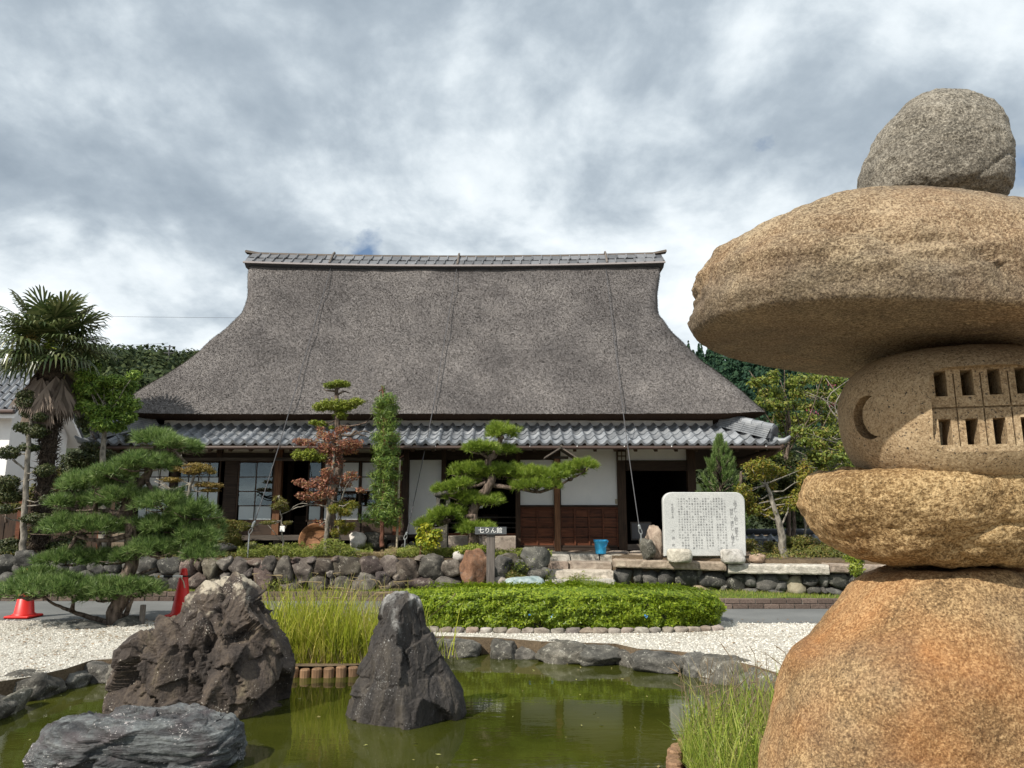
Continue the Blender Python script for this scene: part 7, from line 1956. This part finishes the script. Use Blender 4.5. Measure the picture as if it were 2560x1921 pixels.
cover('slope_cover', 'small weeds on the bank among the rocks beside the steps', 2200, (1225, 1380), (13.95, 14.8), 0.12, 'sasa', 9, 0.05, 0.3)
for i, (px, py, Yy) in enumerate(((690, 1460, 13.45), (1366, 1445, 13.6), (1298, 1415, 13.35), (1440, 1448, 13.7))):
    g = P(px, py, Yy); rs = np.random.RandomState(90 + i); q = np.array(g) + rs.normal(0, 1, (140, 3)) * np.array([0.10, 0.06, 0.06]); V, F = leaves(q, rs.normal(size=q.shape) + np.array([0, 0, 1]), 0.06, 0.3, rs)
    tag(link('weed_tuft', npmesh('weed_tuft', V, F), None, M['sasa']), ['small green weed growing at the foot of the boulder wall', 'weed tuft beside the lowest step', 'leafy weed between the rocks by the sign post', 'weed tuft in front of the granite steps'][i], 'weed')
# boulders and moss under the pine on the gravel
for i, (px, py, w, h, lab) in enumerate(((205, 1572, 110, 34, 'flat mossy stone under the big pine'), (258, 1580, 70, 26, 'smaller flat stone at the big pine foot'), (320, 1570, 60, 50, 'dark stump like rock beside the pine trunk'))):
    rock_thing('flat_rock', lab, px, py, w, h, 10.35 + 0.1 * i, 95 + i, M['blackstone'], sub=4, depth=0.5)

# ------------------------------------------------------------------ wooded hills
def hill(name, cx_, cy_, rx, ry, h, seed):
    rs = np.random.RandomState(seed); K, J = 60, 60
    xs_ = np.linspace(-1, 1, K); V = []
    for a in xs_:
        for b in np.linspace(-1, 1, J):
            r_ = math.hypot(a, b); V.append((cx_ + a * rx, cy_ + b * ry, h * max(0, 1 - r_ ** 1.7)))
    V = np.array(V); V[:, 2] *= 1 + 0.22 * fbm(V * 0.018 + seed, 3); V[:, 2] -= 0.5
    F = np.array([(i * J + j, (i + 1) * J + j, (i + 1) * J + j + 1, i * J + j + 1) for i in range(K - 1) for j in range(J - 1)])
    o = link(name, npmesh(name, V, F, True), None, M['hillsoil']); tag(o, kind='structure')
    return V, F
def forest(name, label, V, F, n, mat, seed, conical, sel, cr):
    rs = np.random.RandomState(seed)
    C = V[F].mean(1); k = sel(C); Fs = F[k]
    A = V[Fs]; ar = np.linalg.norm(np.cross(A[:, 1] - A[:, 0], A[:, 3] - A[:, 0]), axis=1)
    pick = rs.choice(len(Fs), n, p=ar / ar.sum()); u = rs.uniform(size=(n, 2, 1))
    p = A[pick, 0] + u[:, 0] * (A[pick, 1] - A[pick, 0]) + u[:, 1] * (A[pick, 3] - A[pick, 0])
    R_ = rs.uniform(*cr, n); m_ = 170
    d = rs.normal(size=(n, m_, 3)); d /= np.linalg.norm(d, axis=2)[:, :, None]; d[:, :, 2] = np.abs(d[:, :, 2])
    t = rs.uniform(0.75, 1.05, (n, m_, 1))
    if conical:
        zf = rs.uniform(0, 1, (n, m_)) ** 1.3; a = rs.uniform(0, 6.28, (n, m_)); rr = (1 - zf) * R_[:, None] * 0.55 * rs.uniform(0.7, 1.1, (n, m_))
        q = p[:, None] + np.stack([np.cos(a) * rr, np.sin(a) * rr, 2.5 + zf * R_[:, None] * 2.6], 2); nr = np.stack([np.cos(a), np.sin(a), 0.5 + 0 * a], 2)
    else:
        q = p[:, None] + d * t * (R_[:, None, None] * np.array([1, 1, 0.85])) + np.array([0, 0, 2.0]); nr = d + rs.normal(0, 0.4, d.shape)
    q = q.reshape(-1, 3); nr = nr.reshape(-1, 3)
    V2, F2 = leaves(q, nr, 0.75 if not conical else 0.8, 0.75, rs)
    tag(link(name, npmesh(name, V2, F2), None, M[mat]), label, kind='stuff')
hv, hf = hill('hill', -75, 190, 150, 130, 37, 1)
forest('hillside_forest', 'dense broadleaf forest on the hill beyond the thatched roof', hv, hf, 900, 'forest', 3, False, lambda C: (C[:, 1] < 200) & (C[:, 2] > 8) & (C[:, 0] > -150) & (C[:, 0] < -35), (2.6, 4.6))
hv, hf = hill('hill', 85, 205, 150, 130, 38, 2)
forest('cedar_forest', 'dark cedar plantation on the far hill beside the lantern', hv, hf, 800, 'cedar', 4, True, lambda C: (C[:, 1] < 210) & (C[:, 2] > 8) & (C[:, 0] > 15) & (C[:, 0] < 110), (3.0, 4.6))
# nearer tree belt closing the view behind the garden, each tree a thing
for i, (px, Y, w, top, lab) in enumerate(((1850, 30, 120, 1120, 'dark evergreen tree behind the young pine'), (2010, 32, 150, 1090, 'dark evergreen tree behind the crape myrtles'), (2200, 30, 170, 1060, 'broad dark tree beyond the lantern fire box'), (2420, 30, 180, 1000, 'broad dark tree hidden mostly by the lantern'), (215, 27, 90, 1130, 'dark bushy tree between the storehouse and the farmhouse'))):
    bl = []
    rr = np.random.RandomState(200 + i)
    for _ in range(14): bl.append((px + rr.uniform(-w, w) * 0.7, rr.uniform(top + 20, 1330), w * rr.uniform(0.28, 0.42), w * rr.uniform(0.24, 0.36)))
    tree('background_tree', lab, 'tree', Y, [(px, 1330), (px, 1250), (px + 3, top + 60)], (0.2, 0.06), bl, 0.20, 0.55, 'forest', 210 + i, 0.40, 'pine_bark', up=0.4, dyr=1.6, twig=0)
# ------------------------------------------------------------------ the big stone lantern in the foreground
LY = 1.75
ln = thing('stone_lantern', 'huge lantern of stacked brown granite boulders with a carved lattice window, nearest of all', 'stone lantern', (P(2371, 1400, LY).x, LY, 0))
def m_lantern(name, a, b, c, grain=150, orange=0.0, bump=0.6, speck=0.0, dark=0.0, rim=0.0):
    t = NT(name)
    big = t.noise(3.2, 6, 0.62, 0.5); mid = t.noise(14, 5, 0.6, 0.3); g = t.noise(grain, 4, 0.75); g2 = t.noise(grain * 0.45, 4, 0.65)
    cell = t.voro(grain * 1.15)
    f = t.math('ADD', t.math('MULTIPLY', big, 0.22), t.math('ADD', t.math('MULTIPLY', g, 0.46), t.math('ADD', t.math('MULTIPLY', g2, 0.24), t.math('MULTIPLY', mid, 0.08))))
    col = t.ramp(f, [(0.415, a), (0.49, b), (0.565, c)])
    pale = t.ramp(t.noise(grain * 0.7, 3, 0.6, 0, t.vec((1, 1, 1), (4, 2, 8))), [(0.60, 0), (0.70, 1)])
    col = t.mix(t.math('MULTIPLY', pale, 0.55), col, [min(0.85, x * 1.35) for x in c])
    spk = t.ramp(t.noise(grain * 0.9, 2, 0.6, 0, t.vec((1, 1, 1), (1, 6, 3))), [(0.30, 1), (0.40, 0)])
    col = t.mix(t.math('MULTIPLY', spk, 0.7), col, [x * 0.45 for x in a])
    if orange:
        o1 = t.ramp(t.noise(2.6, 6, 0.62, 0.8, t.vec((1, 1, 1), (3.3, 1.0, 0.4))), [(0.40, 0), (0.72, 1)])
        col = t.mix(t.math('MULTIPLY', o1, orange), col, t.ramp(g, [(0.3, (0.20, 0.065, 0.018)), (0.7, (0.55, 0.24, 0.075))]))
    if dark:
        d1 = t.ramp(t.noise(2.1, 7, 0.65, 0.7, t.vec((1, 1, 1.4), (7.3, 2.0, 5.4))), [(0.50, 0), (0.68, 1)])
        col = t.mix(t.math('MULTIPLY', d1, dark), col, t.ramp(g, [(0.3, (0.035, 0.030, 0.026)), (0.7, (0.17, 0.145, 0.12))]))
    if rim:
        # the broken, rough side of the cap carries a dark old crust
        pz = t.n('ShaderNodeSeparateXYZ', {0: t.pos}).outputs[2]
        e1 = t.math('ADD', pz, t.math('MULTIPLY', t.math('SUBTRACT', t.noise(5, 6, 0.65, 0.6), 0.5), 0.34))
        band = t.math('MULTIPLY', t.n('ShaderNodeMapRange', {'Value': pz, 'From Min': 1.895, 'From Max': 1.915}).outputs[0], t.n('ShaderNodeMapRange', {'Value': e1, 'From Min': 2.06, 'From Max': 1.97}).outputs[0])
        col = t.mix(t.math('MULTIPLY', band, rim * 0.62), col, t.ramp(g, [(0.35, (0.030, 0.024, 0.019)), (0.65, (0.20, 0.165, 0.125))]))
    if speck:
        s = t.ramp(t.noise(grain * 0.85, 2, 0.5, 0, t.vec((1, 1, 1), (9, 9, 9))), [(0.31, 1), (0.37, 0)])
        col = t.mix(t.math('MULTIPLY', s, speck), col, (0.035, 0.03, 0.028))
    h = t.math('ADD', t.math('MULTIPLY', g, 0.5), t.math('ADD', t.math('MULTIPLY', g2, 0.8), t.math('MULTIPLY', mid, 1.2)))
    return t.pbr(col, 0.82, t.bump(h, bump, 0.012), 0.28)
mL_base = m_lantern('lantern base granite', (0.070, 0.042, 0.019), (0.205, 0.128, 0.060), (0.44, 0.305, 0.160), 215, 0.55, 0.5, 0.0, 0.35)
mL_plat = m_lantern('lantern platform granite', (0.075, 0.045, 0.017), (0.25, 0.162, 0.070), (0.56, 0.41, 0.22), 180, 0.2, 1.0, 0.0, 0.25)
mL_box = m_lantern('lantern fire box granite', (0.17, 0.12, 0.068), (0.30, 0.225, 0.135), (0.43, 0.34, 0.22), 220, 0.12, 0.35, 0.95, 0.15)
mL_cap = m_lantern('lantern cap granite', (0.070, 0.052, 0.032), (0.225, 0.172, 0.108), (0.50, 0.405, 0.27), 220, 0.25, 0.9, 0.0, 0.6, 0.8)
mL_top = m_lantern('lantern finial granite', (0.075, 0.068, 0.055), (0.205, 0.185, 0.15), (0.43, 0.395, 0.33), 200, 0.0, 1.0, 0.0, 0.45)
def lp(rows_): return px_prof(rows_, LY)
# finial
rows_ = [(250, 2310, 2388), (253, 2286, 2412), (264, 2262, 2434), (282, 2236, 2458), (306, 2210, 2480), (336, 2184, 2499), (370, 2165, 2509), (405, 2150, 2515), (440, 2143, 2518), (475, 2142, 2520), (505, 2150, 2515), (530, 2190, 2480)]
def d_top(V): return -0.004 * crack(warp(V, 5, 0.04), np.array([3, 3, 7]), 0.05) + 0.008 * fbm(V * 4, 3) + 0.004 * (ridged(V * np.array([4, 4, 9]), 3) - 0.6) + 0.0025 * fbm(V * 45, 3)
loft('finial', [(z, a + 0.055 * (b - a), b - 0.055 * (b - a)) for z, a, b in lp(rows_)][::-1], mL_top, ln, 180, 150, LY, 0.9, 2.4, d_top)
# cap: broad mushroom stone, flat below; its near end swings towards the viewer
CXc, CYc = 1.05, 1.70
CR = R(5)
cap_prof = [(1.890, 0.20), (1.887, 0.45), (1.886, 0.58), (1.887, 0.612), (1.892, 0.628), (1.905, 0.638), (1.94, 0.642), (1.99, 0.634), (2.03, 0.614), (2.08, 0.572), (2.13, 0.508), (2.18, 0.415), (2.215, 0.318), (2.24, 0.22), (2.255, 0.10), (2.26, 0.03)]
cap_prof = [(z, w * 0.955) for z, w in cap_prof]
def rot_about(V, ang):
    c_, s_ = math.cos(ang), math.sin(ang); d = V[:, :2] - np.array([CXc, CYc])
    V = V.copy(); V[:, 0] = CXc + d[:, 0] * c_ - d[:, 1] * s_; V[:, 1] = CYc + d[:, 0] * s_ + d[:, 1] * c_
    return V
def d_cap(V):
    sidez = np.clip(1 - np.abs(V[:, 2] - 1.99) / 0.13, 0, 1)
    up_ = np.clip((V[:, 2] - 1.90) / 0.03, 0.15, 1)
    return up_ * (0.018 * fbm(V * np.array([2.6, 2.6, 4]) + 5, 4) + sidez * (0.014 * (ridged(V * np.array([3.5, 3.5, 10]), 4) - 0.7) + 0.012 * fbm(V * 14, 3) + 0.016 * terrace(fbm(warp(V, 4, 0.03) * np.array([3, 3, 7]) + 2, 2), 4, 0.84) - 0.010 * crack(warp(V, 5, 0.04), np.array([2.4, 2.4, 9]), 0.05))) + 0.0022 * fbm(V * 45, 3)
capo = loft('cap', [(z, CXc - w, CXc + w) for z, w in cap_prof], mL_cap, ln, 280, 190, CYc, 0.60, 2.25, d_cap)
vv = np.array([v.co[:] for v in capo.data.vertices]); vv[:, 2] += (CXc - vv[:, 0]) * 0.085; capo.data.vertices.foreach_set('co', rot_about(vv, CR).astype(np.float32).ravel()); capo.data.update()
# platform
rows_ = [(1172, 2300, 2440), (1176, 2110, 2640), (1183, 2060, 2690), (1196, 2030, 2715), (1227, 2008, 2738), (1262, 2012, 2735), (1298, 2028, 2720), (1348, 2064, 2685), (1384, 2114, 2640), (1404, 2165, 2590), (1414, 2220, 2530), (1418, 2300, 2440)]
def d_plat(V): return -0.008 * crack(warp(V, 5, 0.04), np.array([3, 3, 5]), 0.06) + 0.013 * fbm(V * 4.5, 4) + 0.008 * fbm(V * np.array([10, 10, 18]), 4) + 0.003 * fbm(V * 45, 3)
loft('platform', [(z, a + 0.025 * (b - a), b - 0.025 * (b - a)) for z, a, b in lp(rows_)][::-1], mL_plat, ln, 240, 150, LY, 0.72, 2.5, d_plat)
# base boulder down to the ground
rows_ = [(1422, 2260, 2500), (1424, 2205, 2545), (1432, 2182, 2562), (1455, 2145, 2598), (1500, 2100, 2645), (1556, 2053, 2690), (1607, 2010, 2732), (1652, 1970, 2772), (1703, 1948, 2795), (1759, 1935, 2808), (1830, 1920, 2822), (1921, 1905, 2835), (2100, 1890, 2850), (2400, 1890, 2850), (2800, 1930, 2810), (2900, 2000, 2740)]
def d_base(V): return 0.030 * fbm(V * 2.3 + 4, 4) + 0.014 * (ridged(V * 3.0, 3) - 0.7) * np.clip((1.05 - V[:, 2]) * 4, 0, 1) + 0.002 * fbm(V * 45, 3)
bs_rows = [(z, a + 0.03 * (b - a), b - 0.03 * (b - a)) for z, a, b in lp(rows_)]
bs_rows = [(max(z, -0.12), a, b) for z, a, b in bs_rows if z > -0.3]
loft('base_boulder', bs_rows[::-1], mL_base, ln, 240, 200, LY, 0.70, 2.4, d_base)
# fire box: rounded drum with a cavity, lattice window and crescent cut into it
BXX, BYY = 1.042, 1.70
box_prof = [(1.578, 0.10), (1.582, 0.165), (1.60, 0.195), (1.64, 0.222), (1.69, 0.237), (1.74, 0.241), (1.79, 0.235), (1.83, 0.214), (1.86, 0.178), (1.876, 0.13), (1.880, 0.05)]
def d_box(V): return 0.004 * fbm(V * 6, 3) + 0.0008 * fbm(V * 45, 2)
fbx = loft('fire_box', [(z, BXX - w, BXX + w) for z, w in box_prof], mL_box, ln, 160, 110, BYY, 1.0, 2.15, d_box)
def cutter(mb, smooth=False):
    o = mb.build('cutter_tmp', None); return o
FX, FZ, LYB, rb = BXX, 1.721, BYY, 0.241
def dirv(deg): return Vector((math.sin(R(deg)), -math.cos(R(deg)), 0))
cuts = []
# cavity
mb = MB(); mb.lathe([(0.0, -0.10), (0.12, -0.10), (0.155, -0.07), (0.165, 0.0), (0.155, 0.07), (0.12, 0.10), (0.0, 0.10)], (FX, LYB, FZ), 32); cuts.append(mb)
# lattice panel: turned a little towards the viewer
PD = -14.5                       # azimuth of the panel's centre (deg. from straight ahead)
f = dirv(PD); s_ = Vector((math.cos(R(PD)), math.sin(R(PD)), 0)); C0 = Vector((FX, LYB, FZ))
mmp = LY / F_PX * 0.86
hw, hh, rr_ = 0.103, 0.090, 0.040
outl = []
for cx2, cz2, a0 in ((hw - rr_, hh - rr_, 0), (-(hw - rr_), hh - rr_, 90), (-(hw - rr_), -(hh - rr_), 180), (hw - rr_, -(hh - rr_), 270)):
    for k in range(7): a = R(a0 + 15 * k); outl.append((cx2 + rr_ * math.cos(a), cz2 + rr_ * math.sin(a)))
pn = rb * 0.86
mb = MB(); n = len(outl)
mb.v = [tuple(C0 + f * pn + s_ * u + Vector((0, 0, w))) for u, w in outl] + [tuple(C0 + f * (pn + 0.2) + s_ * u + Vector((0, 0, w))) for u, w in outl]
mb.f = [tuple(range(n - 1, -1, -1)), tuple(n + i for i in range(n))] + [(i, (i + 1) % n, n + (i + 1) % n, n + i) for i in range(n)]
cuts.append(mb)
for c in range(4):
    u0 = -0.0765 + c * 0.051
    for zc in (0.057, -0.047):
        mb = MB(); mb.obox(C0 + f * (pn - 0.06) + s_ * u0 + Vector((0, 0, zc)), s_ * 0.0118, f * 0.09, Vector((0, 0, 0.0275))); cuts.append(mb)
    if c < 3:
        mb = MB(); mb.obox(C0 + f * pn + s_ * (u0 + 0.0255), s_ * 0.0014, f * 0.005, Vector((0, 0, hh - 0.012))); cuts.append(mb)
mb = MB(); mb.obox(C0 + f * pn + Vector((0, 0, 0.004)), s_ * (hw - 0.004), f * 0.006, Vector((0, 0, 0.0022))); cuts.append(mb)
# crescent
CDg = -74.0
f2 = dirv(CDg); s2 = Vector((math.cos(R(CDg)), math.sin(R(CDg)), 0)); C1 = Vector((FX, LYB, FZ))
cres = [(0.050 * math.cos(t), 0.050 * math.sin(t)) for t in [R(70 + 220 * k / 16) for k in range(17)]]
cres += [(0.030 + 0.052 * math.cos(t) * 0.86, 0.047 * math.sin(t)) for t in [R(270 - 180 * k / 14) for k in range(1, 14)]]
mb = MB(); n = len(cres)
mb.v = [tuple(C1 + f2 * 0.12 + s2 * u + Vector((0, 0, w))) for u, w in cres] + [tuple(C1 + f2 * 0.45 + s2 * u + Vector((0, 0, w))) for u, w in cres]
mb.f = [tuple(range(n - 1, -1, -1)), tuple(n + i for i in range(n))] + [(i, (i + 1) % n, n + (i + 1) % n, n + i) for i in range(n)]
cuts.append(mb)
# small opening at the back lets daylight through
mb = MB(); mb.obox(Vector((FX, LYB + rb * 0.8, FZ)), Vector((0.10, 0, 0)), Vector((0, 0.14, 0)), Vector((0, 0, 0.07))); cuts.append(mb)
def carve(target, cutters):
    """true boolean cuts, baked into the mesh"""
    objs = []
    for mb in cutters:
        me = mb.mesh('cut'); bm = bmesh.new(); bm.from_mesh(me); bmesh.ops.recalc_face_normals(bm, faces=bm.faces); bm.to_mesh(me); bm.free()
        co = bpy.data.objects.new('cut', me); COL.objects.link(co); objs.append(co)
        md = target.modifiers.new('cut', 'BOOLEAN'); md.operation = 'DIFFERENCE'; md.solver = 'EXACT'; md.object = co
    dg = bpy.context.evaluated_depsgraph_get(); dg.update()
    me = bpy.data.meshes.new_from_object(target.evaluated_get(dg))
    target.modifiers.clear(); old = target.data; target.data = me; bpy.data.meshes.remove(old)
    for co in objs:
        d = co.data; bpy.data.objects.remove(co); bpy.data.meshes.remove(d)
    me.polygons.foreach_set('use_smooth', [True] * len(me.polygons))
    try: me.set_sharp_from_angle(angle=R(35))
    except Exception: pass
carve(fbx, cuts)
